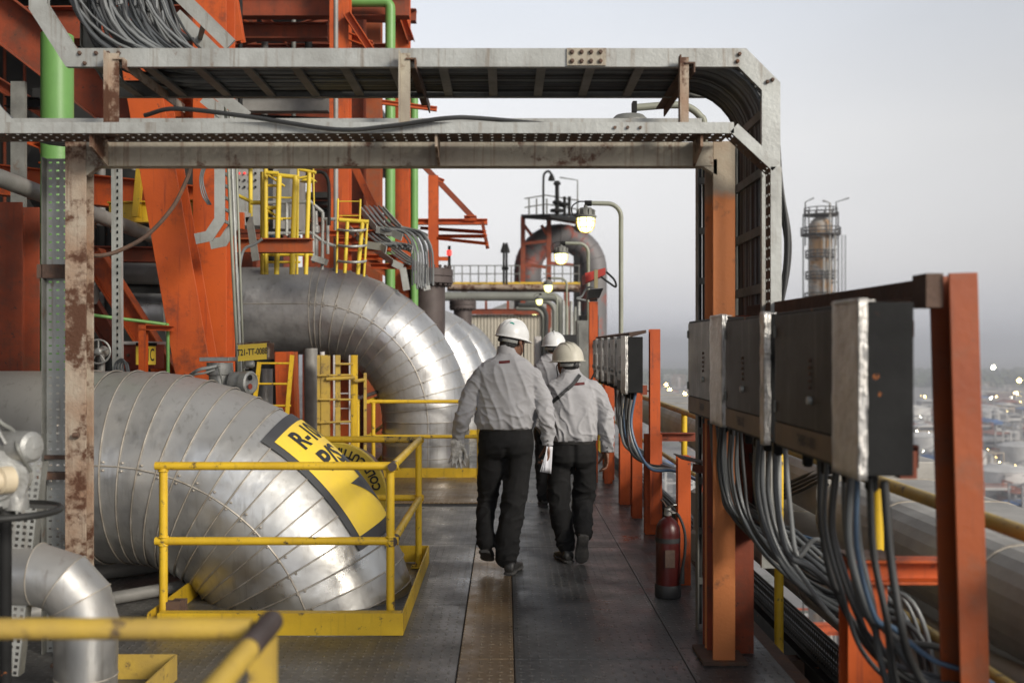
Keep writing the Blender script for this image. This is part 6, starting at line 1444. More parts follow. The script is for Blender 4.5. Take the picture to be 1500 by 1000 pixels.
MB().box(-6, 3.2, 60, 60.5, 0, 2.0).build('wall_panel', CREAMW, be); MB().box(-6, 3.2, 59.95, 60.55, 2.0, 2.1).build('coping', DUSTY, be)
# ================================================================ people
SKIN = M('brown_skin', (0.20, 0.095, 0.055), (0.15, 0.068, 0.04), 14, .5, 0, .1, 120)
SKIN.node_tree.nodes['Principled BSDF'].inputs['Subsurface Weight'].default_value = .08
HAIR = M('black_hair', (0.012, 0.011, 0.010), (0.02, 0.018, 0.016), 60, .5, 0, .8, 160)
SHOE = M('black_shoe_leather', (0.022, 0.021, 0.021), (0.035, 0.033, 0.03), 14, .45, 0, .3, 60)
SOLE = M('dusty_rubber_sole', (0.03, 0.03, 0.03), (0.07, 0.065, 0.06), 20, .8, 0, .6, 80)
HELW = M('white_helmet_shell', (0.74, 0.74, 0.73), (0.66, 0.66, 0.64), 8, .35, 0, 0, 60, (.45, .43, .4), (.66, .8), 12)
HELC = M('cream_helmet_shell', (0.56, 0.53, 0.44), (0.46, 0.43, 0.35), 8, .45, 0, 0, 60, (.3, .27, .22), (.6, .8), 12)
GLOVE = M('dusty_grey_glove', (0.62, 0.60, 0.57), (0.22, 0.21, 0.19), 22, .85, 0, .6, 90)
PAPER = M('white_paper', (0.72, 0.72, 0.76), (0.62, 0.62, 0.66), 12, .7)
LABEL = M('dark_red_label', (0.10, 0.010, 0.010), (0.08, 0.008, 0.008), 20, .7)
STRAPM = M('black_webbing', (0.015, 0.015, 0.016), (0.02, 0.02, 0.02), 20, .7)
def cloth(name, col, col2, stripe, bsc=320, metal=0):
    m, t, b = new_mat(name); o = _oc(t)
    c = _mix(t, _ramp(t, _noise(t, o, 5, 5), .35, .7), col, col2)
    if stripe:
        wv_ = t.nodes.new('ShaderNodeTexWave'); wv_.inputs['Scale'].default_value = 42; wv_.inputs['Distortion'].default_value = .6; wv_.inputs['Detail'].default_value = 1; wv_.inputs['Detail Scale'].default_value = .6
        t.links.new(o, wv_.inputs['Vector']); c = _mix(t, _mul(t, _ramp(t, wv_.outputs['Fac'], .75, .95), .45), c, stripe)
    t.links.new(c, b.inputs['Base Color']); b.inputs['Roughness'].default_value = .85
    b.inputs['Sheen Weight'].default_value = .15 if stripe else 0.0; b.inputs['Specular IOR Level'].default_value = .25
    bp = t.nodes.new('ShaderNodeBump'); bp.inputs['Strength'].default_value = .35; bp.inputs['Distance'].default_value = .0015
    t.links.new(_noise(t, o, bsc, 3), bp.inputs['Height'])
    bp2 = t.nodes.new('ShaderNodeBump'); bp2.inputs['Strength'].default_value = .5; bp2.inputs['Distance'].default_value = .006
    t.links.new(_noise(t, o, 9, 5, .55, (1, 1, 2.2)), bp2.inputs['Height']); t.links.new(bp.outputs[0], bp2.inputs['Normal'])
    t.links.new(bp2.outputs[0], b.inputs['Normal'])
    return m
SHIRT = cloth('pale_grey_shirt_cloth', (0.375, 0.368, 0.375), (0.32, 0.314, 0.32), (0.25, 0.247, 0.262))
TROUS = cloth('charcoal_trouser_cloth', (0.008, 0.0078, 0.008), (0.013, 0.0125, 0.0125), None)

def sph(mb, c, r, q=None, n=18):
    """ellipsoid; r = radius or (rx,ry,rz); q = rotation"""
    rx, ry, rz = (r, r, r) if isinstance(r, (int, float)) else r
    b0 = len(mb.v); mb.lathe([(math.sin(a * math.pi / 10), -math.cos(a * math.pi / 10)) for a in range(11)], (0, 0, 0), n=n)
    for i in range(b0, len(mb.v)):
        p = Vector(mb.v[i]); p = Vector((p.x * rx, p.y * ry, p.z * rz))
        if q is not None: p = q @ p
        mb.v[i] = tuple(p + Vector(c))
def limb(mb, pts, rs, sub=5):
    P = spline(pts, sub); m = len(P); seg = len(pts) - 1; rr = []
    for i in range(m):
        u = i / sub; k = min(int(u), seg - 1); f = u - k
        f = f * f * (3 - 2 * f); rr.append(rs[k] + (rs[k + 1] - rs[k]) * f)
    mb.tube(P, rr, 20)
    sph(mb, P[0], rr[0] * .98); sph(mb, P[-1], rr[-1] * .98)
def torso(mb, secs, n=40):
    vs = []
    for (z, cx, cy, rx, ry) in secs:
        for k in range(n):
            a = 2 * math.pi * k / n; c_, s_ = math.cos(a), math.sin(a)
            e_ = 2 / 2.5
            vs.append((cx + rx * math.copysign(abs(c_) ** e_, c_), cy + ry * math.copysign(abs(s_) ** e_, s_), z))
    m = len(secs)
    mb.add(vs, [(i * n + k, i * n + (k + 1) % n, (i + 1) * n + (k + 1) % n, (i + 1) * n + k) for i in range(m - 1) for k in range(n)] + [tuple(range(n))[::-1], tuple(range((m - 1) * n, m * n))])
def remesh(mb, name, mat, parent, voxel, disp=None, smooth=3, cut=None):
    me = bpy.data.meshes.new('tmp'); me.from_pydata(mb.v, [], mb.f); ob = bpy.data.objects.new('tmp', me); COL.objects.link(ob)
    rm = ob.modifiers.new('r', 'REMESH'); rm.mode = 'VOXEL'; rm.voxel_size = voxel; rm.use_smooth_shade = True
    if smooth:
        sm = ob.modifiers.new('s', 'SMOOTH'); sm.factor = .5; sm.iterations = smooth
    dg = bpy.context.evaluated_depsgraph_get(); out = bpy.data.meshes.new_from_object(ob.evaluated_get(dg))
    bpy.data.objects.remove(ob); bpy.data.meshes.remove(me)
    if disp:
        no = [v.normal.copy() for v in out.vertices]
        for v, nn in zip(out.vertices, no): v.co += nn * disp(v.co)
    out.name = name; out.materials.clear(); out.materials.append(mat)
    out.polygons.foreach_set('use_smooth', [True] * len(out.polygons)); out.update()
    o_ = bpy.data.objects.new(name, out); COL.objects.link(o_); o_.parent = parent; o_.matrix_parent_inverse = parent_mw(parent).inverted()
    return o_
def ridge(q, p=2.2):
    return (1 - min(1, abs(noise.noise(q)) * 2.6)) ** p
def shirt_disp(seed, zw, cx=0):
    def f(c):
        p = c + Vector((seed, seed * .7, 0))
        wv_ = noise.noise(p * 3.1) * .25
        a = ridge(Vector((p.x * 8.5 + p.z * 3.0 + wv_, p.y * 5, p.z * 1.6 - p.x * 1.5)))       # long diagonal folds
        b_ = ridge(Vector((p.x * 9 - p.z * 4, p.y * 9, p.z * 12 + p.x * 5 + wv_ * 2)), 2.5)
        low = max(0, 1 - abs(c.z - zw - .10) / .20)                                        # slack cloth gathers above the belt
        arm = ridge(Vector((p.x * 8, p.y * 8, p.z * 22 + p.x * 14)), 2.0)
        side = min(1, abs(c.x - cx) / .2)
        if c.z < zw + .03 and abs(c.x - cx) < .21: return -.002
        return (.010 + .006 * low) * a + (.002 + .009 * low + .005 * side) * b_ + .004 * arm * side - .006
    return f
def trous_disp(seed, knees, cx):
    def f(c):
        p = c + Vector((seed, seed, 0)); k = 0
        for z in knees: k = max(k, 1 - abs(c.z - z) / .16)
        b_ = ridge(Vector((p.x * 8 + p.z * 5, p.y * 8, p.z * 13 - p.x * 8)), 2.2)
        a = ridge(Vector((p.x * 5, p.y * 5, p.z * 2.2)), 2)
        seat = -.016 * math.exp(-((c.x - cx) / .02) ** 2) if .66 < c.z < .88 else 0
        return .007 * a + (.004 + .010 * max(0, k)) * b_ - .005 + seat
    return f
def hand(mb, wr, d, w_, n_, side, curl=.5, spread=.08, sc=1.0, thumb=.6):
    """wr wrist, d along the hand, w_ from little finger to index side, n_ out of the palm"""
    d = Vector(d).normalized(); w_ = (Vector(w_) - d * Vector(w_).dot(d)).normalized(); n_ = d.cross(w_) * (1 if d.cross(w_).dot(Vector(n_)) > 0 else -1)
    q = Matrix((w_, n_, d)).transposed()
    wr = Vector(wr)
    sph(mb, wr + d * .045 * sc, (.040 * sc, .0155 * sc, .052 * sc), q); sph(mb, wr + d * .065 * sc, (.041 * sc, .014 * sc, .034 * sc), q)
    sph(mb, wr + d * .01, (.027 * sc, .02 * sc, .03 * sc), q)
    tips = []
    for k, (off, L) in enumerate(((.030, .92), (.0105, 1.0), (-.0095, .95), (-.0285, .76))):
        p = wr + (d * .085 + w_ * off) * sc; dd = (d + w_ * off * spread * 30).normalized(); P = [p - dd * .01]; an = 0
        for L1, c1 in ((.045, .35), (.028, .75), (.022, .6)):
            an += c1 * curl * (1 + .12 * (k - 1.5)); v = dd * math.cos(an) + n_ * math.sin(an); P.append(P[-1] + v * L1 * L * sc)
        limb(mb, P, [.0095 * sc, .0088 * sc, .0080 * sc, .0068 * sc], 3); tips.append(P[-1])
    p = wr + (d * .02 + w_ * .028 + n_ * .004) * sc
    v1 = (d * .75 + w_ * .6 + n_ * thumb * .5).normalized(); v2 = (d * .95 + w_ * .15 + n_ * thumb).normalized()
    limb(mb, [p, p + v1 * .04 * sc, p + (v1 * .04 + v2 * .032) * sc, p + (v1 * .04 + v2 * .055) * sc], [.0135 * sc, .0115 * sc, .0098 * sc, .008 * sc], 3)
    return tips
def person(label, base, J, torso_s, head_c, yaw, helm, wr_info, seed, legs=True, helm_tilt=0, roll=0, hs=1.0, patch=True, extras=None):
    pr = thing('person', label, 'person', base)
    hc = Vector(head_c); Q = Matrix.Rotation(R(-yaw), 3, 'Z')
    def H(x, y, z): return hc + Q @ Vector((x, y, z))
    # ---- one continuous body
    bd = MB()
    torso(bd, [(z, cx, cy, rx * .88, ry * .86) for z, cx, cy, rx, ry in torso_s])
    sph(bd, H(0, -.012, .035), (.078, .096, .092), Q); sph(bd, H(0, .025, -.03), (.062, .072, .085), Q); sph(bd, H(0, .055, -.075), (.036, .035, .035), Q)
    sph(bd, H(0, .103, -.012), (.013, .018, .022), Q); sph(bd, H(0, .095, .012), (.008, .012, .03), Q); sph(bd, H(0, .088, -.052), (.024, .012, .009), Q)
    sph(bd, H(-.03, .082, .028), (.02, .012, .008), Q); sph(bd, H(.03, .082, .028), (.02, .012, .008), Q)
    for s_ in (-1, 1): sph(bd, H(s_ * .080, -.005, -.005), (.010, .018, .031), Matrix.Rotation(s_ * .3, 3, 'Z') @ Q)
    limb(bd, [H(0, -.03, .0), H(0, -.03, -.07), Vector((torso_s[-3][1], torso_s[-3][2], torso_s[-3][0] - .05))], [.058, .057, .066], 4)
    for s_ in ('L', 'R'):
        limb(bd, J['arm' + s_], [.055, .045, .036, .027], 5)
        if legs: limb(bd, J['leg' + s_], [.08, .075, .05, .045, .038], 4)
        d, w_, n_, cu, sp_h = wr_info[s_]
        J['tips' + s_] = hand(bd, J['arm' + s_][-1] + Vector(d).normalized() * .012, d, w_, n_, s_, cu, sp_h)
    remesh(bd, 'body', SKIN, pr, .0062, None, 1)
    for s_ in (-1, 1): MB().lathe([(math.sin(a * .314) * .0125, -math.cos(a * .314) * .0125) for a in range(11)], H(s_ * .031, .079, .012), n=12).build('eye', WHITEP, pr)
    # ---- hair
    hr_ = MB(); sph(hr_, H(0, -.022, .035), (.0825, .094, .098), Q); sph(hr_, H(0, -.045, -.022), (.066, .062, .055), Q)
    remesh(hr_, 'hair', HAIR, pr, .006, lambda c: .003 * noise.noise(c * 70), 2)
    # ---- shirt
    st_ = MB(); torso(st_, torso_s)
    for s_ in ('L', 'R'):
        A = J['arm' + s_]; limb(st_, [A[0], A[1], A[2], A[3] + (A[2] - A[3]).normalized() * .035], J.get('rs', [.074, .066, .058, .047]), 6)
        e_ = (A[3] - A[2]).normalized(); st_.tube([A[3] - e_ * .065, A[3] - e_ * .03, A[3] + e_ * .008], [.045, .041, .043], 20)
    top = torso_s[-1]
    sh = remesh(st_, 'shirt', SHIRT, pr, .0070, shirt_disp(seed, torso_s[0][0], torso_s[0][1]), 2)
    cl = MB(); cz, cx, cy, rx, ry = top
    cl.add([(cx + (rx + o_) * math.cos(a * math.pi / 16), cy + (ry + o_) * math.sin(a * math.pi / 16) , z_ - .014 * math.sin(a * math.pi / 16)) for (o_, z_) in ((.012, cz - .052), (.010, cz - .02), (.004, cz + .012), (-.001, cz + .010), (.001, cz - .04)) for a in range(32)],
           [(i * 32 + k, i * 32 + (k + 1) % 32, (i + 1) * 32 + (k + 1) % 32, (i + 1) * 32 + k) for i in range(4) for k in range(32)], True)
    cl.build('collar', SHIRT, sh, 60)
    if patch:
        pz, pxx, pyy = patch
        # label stitched on the shirt back, laid on the cloth by ray
        n1, n2 = 10, 4; vs = []; ok = True
        for j in range(n2 + 1):
            for i in range(n1 + 1):
                x = pxx + (.038 * 2) * (i / n1 - .5); z = pz + .019 * (j / n2 - .5) + .006 * (i / n1 - .5)
                hit, loc, nn, _ = sh.ray_cast(Vector((x, pyy - 1, z)) - Vector(base) * 0 , Vector((0, 1, 0)))
                vs.append((x, (loc.y if hit else pyy) - .004, z))
        mb = MB(); mb.add(vs, [(j * (n1 + 1) + i, j * (n1 + 1) + i + 1, (j + 1) * (n1 + 1) + i + 1, (j + 1) * (n1 + 1) + i) for j in range(n2) for i in range(n1)]); mb.build('label_patch', LABEL, sh)
    for s_ in ('L', 'R'):
        A = J['arm' + s_]; e_ = (A[3] - A[2]).normalized()
        for t_ in (.0, .028): MB().lathe([(.006, 0), (.006, .003), (0, .004)], A[3] - e_ * t_ + Vector((0, -.046, 0)), (0, -1, 0), 8).build('button', INK, sh)
    # ---- trousers
    if legs:
        tr = MB(); torso(tr, J['hips'])
        for s_ in ('L', 'R'): limb(tr, J['leg' + s_][:5], J['lr' + s_], 5)
        t_ob = remesh(tr, 'trousers', TROUS, pr, .0088, trous_disp(seed + 3, [.47, .16], J['hips'][2][1]), 2)
        z, cx, cy, rx, ry = J['hips'][-1]
        bl = MB(); nb = 40; e_ = 2 / 2.5
        def rg(o_, zz): return [(cx + (rx + o_) * math.copysign(abs(math.cos(2 * math.pi * k / nb)) ** e_, math.cos(2 * math.pi * k / nb)), cy + (ry + o_) * math.copysign(abs(math.sin(2 * math.pi * k / nb)) ** e_, math.sin(2 * math.pi * k / nb)), zz) for k in range(nb)]
        bl.add(rg(.004, z - .035) + rg(.008, z - .03) + rg(.008, z + .0) + rg(.003, z + .004), [(i * nb + k, i * nb + (k + 1) % nb, (i + 1) * nb + (k + 1) % nb, (i + 1) * nb + k) for i in range(3) for k in range(nb)], True); bl.build('belt', SHOE, pr, 50)
        for s_ in ('L', 'R'):
            heel, toe = J['foot' + s_]; heel = Vector(heel); toe = Vector(toe); ax = (toe - heel).normalized(); sd_ = ax.cross(Vector((0, 0, 1))).normalized(); up = sd_.cross(ax).normalized(); L = (toe - heel).length
            def sect(mb, lst, n=22):
                vs = []
                for (t_, wx, lo, hi, sh_) in lst:
                    for k in range(n):
                        a = 2 * math.pi * k / n; c_, s2 = math.cos(a), math.sin(a)
                        vs.append(heel + ax * (t_ * L) + sd_ * (sh_ + wx * math.copysign(abs(c_) ** .8, c_)) + up * ((lo + hi) / 2 + (hi - lo) / 2 * math.copysign(abs(s2) ** .8, s2)))
                m = len(lst); mb.add(vs, [(i * n + k, i * n + (k + 1) % n, (i + 1) * n + (k + 1) % n, (i + 1) * n + k) for i in range(m - 1) for k in range(n)] + [tuple(range(n))[::-1], tuple(range((m - 1) * n, m * n))], True)
            u_ = MB(); sect(u_, [(.0, .022, .022, .06, 0), (.03, .034, .018, .085, 0), (.12, .038, .018, .10, 0), (.3, .037, .018, .095, 0), (.45, .040, .018, .082, 0), (.62, .047, .018, .066, 0), (.8, .047, .018, .055, 0), (.93, .038, .018, .045, 0), (1.0, .018, .02, .034, 0)])
            so_ = u_.build('shoe', SHOE, pr, 60)
            s2_ = MB(); sect(s2_, [(-.01, .022, .0, .022, 0), (.03, .037, .0, .024, 0), (.15, .041, .0, .024, 0), (.3, .039, .0, .024, 0), (.36, .038, .008, .024, 0), (.5, .043, .004, .024, 0), (.65, .051, .0, .024, 0), (.82, .050, .0, .024, 0), (.95, .040, .003, .026, 0), (1.015, .018, .008, .026, 0)])
            s2_.build('sole', SOLE, so_, 50)
    # ---- helmet
    shell, ridges, brimb, brimf, lift = helm
    T = Matrix.Rotation(R(helm_tilt), 3, 'X'); tl_ = Matrix.Rotation(R(roll), 3, 'Y') @ Q @ T * hs
    def HH(p): return hc + Vector((0, 0, lift)) + tl_ @ Vector(p)
    n = 44; dome = MB(); prof = []
    for a in range(0, 91, 6): prof.append((math.cos(R(a)) ** .92, math.sin(R(a)) ** .95 if a else 0))
    def rp(k, r_, zz, add=0.0):
        a = 2 * math.pi * k / n; x = math.cos(a); y = math.sin(a)
        bulge = 1 + .0 * y
        return HH((x * (.112 * r_ + add), y * (.136 * r_ + add) - .004, zz))
    rings = []
    def brim(k):
        y = math.sin(2 * math.pi * k / n); return brimb + (brimf - brimb) * max(0, y) ** 2.0
    rings.append([rp(k, 1.0, -.014, .001) for k in range(n)])
    rings.append([rp(k, 1.0, -.016 - .006 * max(0, math.sin(2 * math.pi * k / n)), brim(k)) for k in range(n)])
    rings.append([rp(k, 1.0, -.012 - .006 * max(0, math.sin(2 * math.pi * k / n)), brim(k) + .002) for k in range(n)])
    rings.append([rp(k, 1.0, -.008, .006) for k in range(n)])
    for r_, z_ in prof: rings.append([rp(k, r_, z_ * .128, .004) for k in range(n)])
    vs = [v for rr_ in rings for v in rr_]
    dome.add(vs, [(i * n + k, i * n + (k + 1) % n, (i + 1) * n + (k + 1) % n, (i + 1) * n + k) for i in range(len(rings) - 1) for k in range(n)] + [tuple((len(rings) - 1) * n + k for k in range(n))], True)
    inner = [rp(k, 1.0, -.014, .001) for k in range(n)] + [rp(k, .93, .0, 0) for k in range(n)]
    dome.add(inner, [(k, n + k, n + (k + 1) % n, (k + 1) % n) for k in range(n)], True)
    he = dome.build('helmet', shell, pr, 50)
    for dx in ridges:
        rd_ = MB(); P = []
        for a in range(25, 156, 10):
            f = math.sqrt(max(0, 1 - (dx / .112) ** 2)); P.append(HH((dx, math.cos(R(a)) * .136 * f, math.sin(R(a)) ** .95 * .130 * f + .003)))
        rd_.tube(P, .007, 10); rd_.build('ridge', shell, he, 60)
    hb_ = MB()
    hb_.add([HH(((.090 + o_) * math.cos(R(a)), (.118 + o_) * math.sin(R(a)) + .0, z_)) for (o_, z_) in ((0, -.030), (.003, -.028), (.003, -.050), (0, -.052)) for a in range(195, 346, 10)], [(i * 16 + k, i * 16 + k + 1, (i + 1) * 16 + k + 1, (i + 1) * 16 + k) for i in range(3) for k in range(15)], True)
    hb_.build('head_band', GALV, he, 60)
    MB().lathe([(.014, 0), (.018, .004), (.018, .014), (.012, .016)], HH((0, -.122, -.04)), (tl_ @ Vector((0, -1, 0))).normalized(), 12).build('ratchet_knob', INK, he)
    for s_ in (-1, 1): MB().tube([HH((s_ * .088, -.02, -.02)), H(s_ * .085, .02, -.03), H(s_ * .05, .06, -.11)], .004, 6).build('chin_strap', STRAPM, he)
    return pr, sh, he, HH

V = Vector
# tall man
J1 = dict(armL=[V((-.150, 7.02, 1.375)), V((-.245, 7.0, 1.24)), V((-.288, 6.97, 1.10)), V((-.338, 7.02, .925))],
          armR=[V((.180, 7.02, 1.37)), V((.255, 7.0, 1.24)), V((.288, 6.96, 1.10)), V((.298, 6.98, .900))],
          legL=[V((-.085, 7.03, .90)), V((-.112, 7.06, .68)), V((-.130, 7.12, .48)), V((-.142, 7.02, .33)), V((-.135, 6.96, .215))],
          legR=[V((.10, 7.03, .90)), V((.082, 7.02, .68)), V((.055, 6.99, .46)), V((.025, 6.95, .28)), V((.008, 6.93, .125))],
          lrL=[.10, .090, .072, .064, .064], lrR=[.105, .098, .088, .084, .084],
          footL=((-.150, 6.90, .155), (-.118, 7.06, -.0 + .055)), footR=((.022, 6.86, .004), (.095, 7.13, .004)),
          hips=[(.80, .0, 7.03, .15, .11), (.84, .003, 7.03, .193, .142), (.90, .004, 7.03, .200, .150), (.96, .005, 7.03, .196, .143), (1.01, .006, 7.03, .186, .132), (1.03, .006, 7.03, .182, .128)])
T1 = [(.98, .006, 7.03, .170, .12), (1.01, .006, 7.03, .194, .142), (1.04, .006, 7.03, .204, .154), (1.12, .008, 7.03, .206, .156), (1.22, .010, 7.03, .207, .152), (1.32, .012, 7.03, .212, .142), (1.385, .014, 7.03, .214, .130),
      (1.425, .014, 7.035, .200, .118), (1.46, .014, 7.04, .176, .106), (1.492, .013, 7.05, .130, .092), (1.52, .012, 7.055, .082, .078), (1.545, .012, 7.06, .067, .069), (1.568, .012, 7.065, .063, .066)]
inf = {'L': ((-.05, .1, -1), (.3, 1, 0), (1, -.2, 0), .55, .10), 'R': ((.0, .15, -1), (-.2, 1, 0), (-1, -.35, 0), 1.15, .04)}
p1, sh1, he1, HH1 = person('tall man from behind, pale grey shirt and white helmet, papers in his right hand', (0, 7, 0), J1, T1, (.054, 7.085, 1.622), 44, (HELW, (0, -.03, .03), .010, .050, .030), inf, 1.3, patch=(1.475, -.005, 7.0), helm_tilt=-4, roll=7, hs=.93)
lg = MB(); 
pts_ = [(-.05, -.02), (.03, -.075)]
bs = HH1((.045, -.118, .075)); 
vs = []
def on_dome(ax_, el, off=.0015):
    r_ = math.cos(R(el)) ** .92; return HH1((math.cos(R(ax_)) * (.112 * r_ + .004 + off), math.sin(R(ax_)) * (.136 * r_ + .004 + off) - .004, math.sin(R(el)) ** .95 * .128 + off))
lg.add([on_dome(a, e_) for (a, e_) in ((292, 52), (306, 52), (318, 46), (318, 40), (306, 44), (296, 44))], [(0, 1, 4, 5), (1, 2, 3, 4)]); lg.build('green_emblem', M('teal_emblem', (.02, .32, .25), (.02, .28, .22), 20, .5), he1)
lg = MB(); lg.add([on_dome(a, e_, .0025) for e_ in (30, 33) for a in range(222, 252, 3)], [(i, i + 1, 11 + i, 10 + i) for i in range(9)]); lg.build('slot_mark', INK, he1)

# shorter man
J2 = dict(armL=[V((.380, 7.40, 1.275)), V((.310, 7.42, 1.17)), V((.275, 7.42, 1.05)), V((.300, 7.54, .90))],
          armR=[V((.635, 7.38, 1.275)), V((.715, 7.36, 1.16)), V((.748, 7.33, 1.02)), V((.750, 7.36, .815))],
          legL=[V((.415, 7.40, .78)), V((.398, 7.40, .60)), V((.400, 7.38, .42)), V((.425, 7.36, .26)), V((.450, 7.33, .115))],
          legR=[V((.590, 7.40, .78)), V((.595, 7.44, .60)), V((.583, 7.47, .42)), V((.575, 7.32, .31)), V((.568, 7.20, .235))],
          lrL=[.092, .090, .082, .076, .070], lrR=[.094, .090, .082, .070, .066],
          footL=((.470, 7.25, .004), (.395, 7.50, .004)), footR=((.566, 7.13, .215), (.560, 7.17, .0 + .02)),
          rs=[.070, .064, .058, .048],
          hips=[(.69, .50, 7.40, .14, .10), (.73, .50, 7.40, .178, .135), (.79, .502, 7.40, .184, .145), (.84, .503, 7.40, .178, .138), (.88, .503, 7.40, .170, .13), (.90, .503, 7.40, .166, .128)])
J2['footR'] = ((.562, 7.12, .225), (.555, 7.235, .005))
T2 = [(.86, .503, 7.40, .155, .12), (.89, .503, 7.40, .172, .140), (.92, .503, 7.40, .184, .154), (.99, .504, 7.40, .188, .158), (1.08, .506, 7.40, .188, .152), (1.17, .508, 7.40, .187, .142), (1.24, .510, 7.40, .188, .132), (1.305, .510, 7.41, .190, .122),
      (1.345, .508, 7.415, .168, .110), (1.378, .503, 7.42, .130, .098), (1.405, .497, 7.43, .092, .082), (1.432, .490, 7.44, .068, .068), (1.452, .487, 7.445, .061, .064)]
T2 = [(z - .04 if z > 1.3 else z, cx, cy, rx, ry) for z, cx, cy, rx, ry in T2]
inf2 = {'L': ((.2, .6, -.7), (0, 1, .3), (1, -.2, 0), .8, .05), 'R': ((.0, .12, -1), (-.2, 1, 0), (-1, -.2, 0), .75, .07)}
p2, sh2, he2, HH2 = person('shorter man seen from behind in a grey shirt with a dark strap and cream helmet', (.5, 7.38, 0), J2, T2, (.468, 7.46, 1.468), -28, (HELC, (0, -.035, .035), .020, .045, .018), inf2, 4.7, patch=(1.31, .545, 7.3), helm_tilt=0, roll=-2, hs=.97)
# shoulder strap laid over the shirt
sp1 = spline([(.555, 7.36, 1.375), (.50, 7.30, 1.31), (.42, 7.28, 1.24), (.345, 7.32, 1.17), (.315, 7.40, 1.10)], 6); mb = MB(); L_ = []
for i, p in enumerate(sp1):
    hit, loc, nn, _ = sh2.ray_cast(V((p.x, 6.4, p.z)), V((0, 1, 0))); y = (loc.y - .006) if hit and loc.y < p.y + .15 else p.y
    L_.append(V((p.x, y, p.z)))
vs = []
for i, p in enumerate(L_):
    t_ = (L_[min(i + 1, len(L_) - 1)] - L_[max(i - 1, 0)]).normalized(); s_ = t_.cross(V((0, -1, 0))).normalized() * .013; vs += [p + s_, p - s_, p - s_ + V((0, -.003, 0)), p + s_ + V((0, -.003, 0))]
mb.add(vs, [(i * 4 + a, i * 4 + (a + 1) % 4, i * 4 + 4 + (a + 1) % 4, i * 4 + 4 + a) for i in range(len(L_) - 1) for a in range(4)]); mb.build('shoulder_strap', STRAPM, p2)
rdio = thing('radio', 'black two way radio aerial rising over the right shoulder of the shorter man', 'radio', (.66, 7.62, 1.2))
MB().box(.61, .66, 7.56, 7.60, 1.18, 1.30).build('handset', STRAPM, rdio, bevel=.004); MB().tube([(.64, 7.58, 1.30), (.69, 7.57, 1.405)], [.008, .006], 10).build('aerial', STRAPM, rdio)
bg = thing('shoulder_bag', 'dark soft bag hanging low between the two men', 'bag', (.27, 7.5, .9))
b_ = MB(); sph(b_, (.255, 7.50, .93), (.045, .06, .085)); remesh(b_, 'bag_body', STRAPM, bg, .01, lambda c: .006 * noise.noise(c * 20), 1)

# farthest man
J3 = dict(armL=[V((.36, 9.85, 1.38)), V((.29, 9.86, 1.28)), V((.27, 9.85, 1.15)), V((.29, 9.95, .97))],
          armR=[V((.60, 9.85, 1.38)), V((.68, 9.86, 1.28)), V((.70, 9.84, 1.15)), V((.70, 9.92, .96))],
          legL=[V((.40, 9.85, .90)), V((.39, 9.88, .68)), V((.385, 9.9, .48)), V((.385, 9.88, .30)), V((.39, 9.86, .11))],
          legR=[V((.56, 9.85, .90)), V((.57, 9.83, .68)), V((.57, 9.8, .48)), V((.565, 9.72, .30)), V((.56, 9.66, .12))],
          lrL=[.10, .095, .085, .08, .075], lrR=[.10, .095, .085, .08, .075],
          footL=((.39, 9.80, .004), (.37, 10.07, .004)), footR=((.56, 9.58, .02), (.57, 9.85, .004)),
          hips=[(z, cx + .475, cy + 2.82, rx * .92, ry) for z, cx, cy, rx, ry in J1['hips']])
T3 = [(z + .0, cx + .47, cy + 2.82, rx * .90, ry) for z, cx, cy, rx, ry in T1]
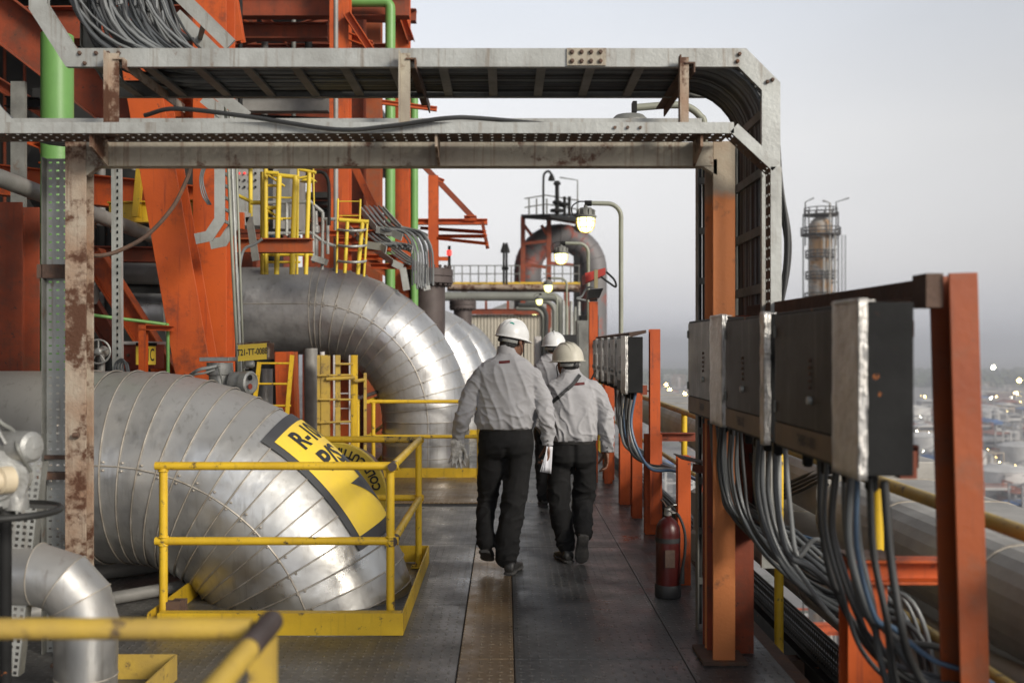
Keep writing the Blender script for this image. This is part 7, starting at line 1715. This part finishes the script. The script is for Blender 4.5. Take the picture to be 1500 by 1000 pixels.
p3, sh3, he3, HH3 = person('farthest man in grey shirt and white helmet, mostly hidden behind the two nearer men', (.48, 9.85, 0), J3, T3, (.484, 9.88, 1.588), 0, (HELW, (0,), .012, .045, .018), {'L': inf['L'], 'R': ((0, .15, -1), (-.2, 1, 0), (-1, -.2, 0), .6, .06)}, 9.1, patch=None, helm_tilt=0)

# gloves carried in the left hand
gl = thing('work_gloves', 'pair of dusty grey work gloves dangling from the tall man left hand', 'gloves', (-.33, 7.0, .85))
for k, (o_, tw) in enumerate(((V((-.345, 6.985, .905)), .25), (V((-.325, 7.03, .900)), -.35))):
    g_ = MB(); hand(g_, o_, (-.02 + tw * .5, -.02 if k else -.05, -1), (1, .3 * tw, 0), (0, -1, 0), 'L', .35, .25, 1.05, .35)
    sph(g_, o_ + V((0, 0, .005)), (.042, .018, .03))
    remesh(g_, 'glove', GLOVE, gl, .0058, lambda c: .0045 * ridge(c * 45) - .001, 1)
# papers in the right hand
pp_ = thing('folded_papers', 'folded white papers held in the tall man right hand', 'paper', (.30, 6.95, .85))
for k in range(3):
    mb = MB(); c0_ = V((.288 + .008 * k, 6.975 - .006 * k, .80)); ax_ = V((.30 - .12 * k, -.05, 1)).normalized(); sd2 = V((.8, .9 - .4 * k, -.25)).normalized()
    mb.add([c0_ + ax_ * a + sd2 * (b2 * .024) + V((0, -.008 * (b2 * b2) + .004 * math.sin(a * 30), 0)) for a in (-.10, -.06, -.02, .02, .06, .09) for b2 in (-1, -.5, 0, .5, 1)], [(i * 5 + j, i * 5 + j + 1, i * 5 + j + 6, i * 5 + j + 5) for i in range(5) for j in range(4)], True)
    o_ = mb.build('sheet', PAPER, pp_, 60); s_ = o_.modifiers.new('s', 'SOLIDIFY'); s_.thickness = .0006

# ================================================================ haze in the air
hm = bpy.data.materials.new('haze'); hm.use_nodes = True; t = hm.node_tree; t.nodes.clear()
mo = t.nodes.new('ShaderNodeOutputMaterial'); pv = t.nodes.new('ShaderNodeVolumePrincipled')
pv.inputs['Color'].default_value = (.84, .86, .92, 1); pv.inputs['Density'].default_value = HAZE_D; pv.inputs['Anisotropy'].default_value = .2
t.links.new(pv.outputs[0], mo.inputs['Volume'])
hz = MB().box(-9500, 9500, -700, 15500, GZ - 1, 60).build('haze', hm); hz['kind'] = 'stuff'
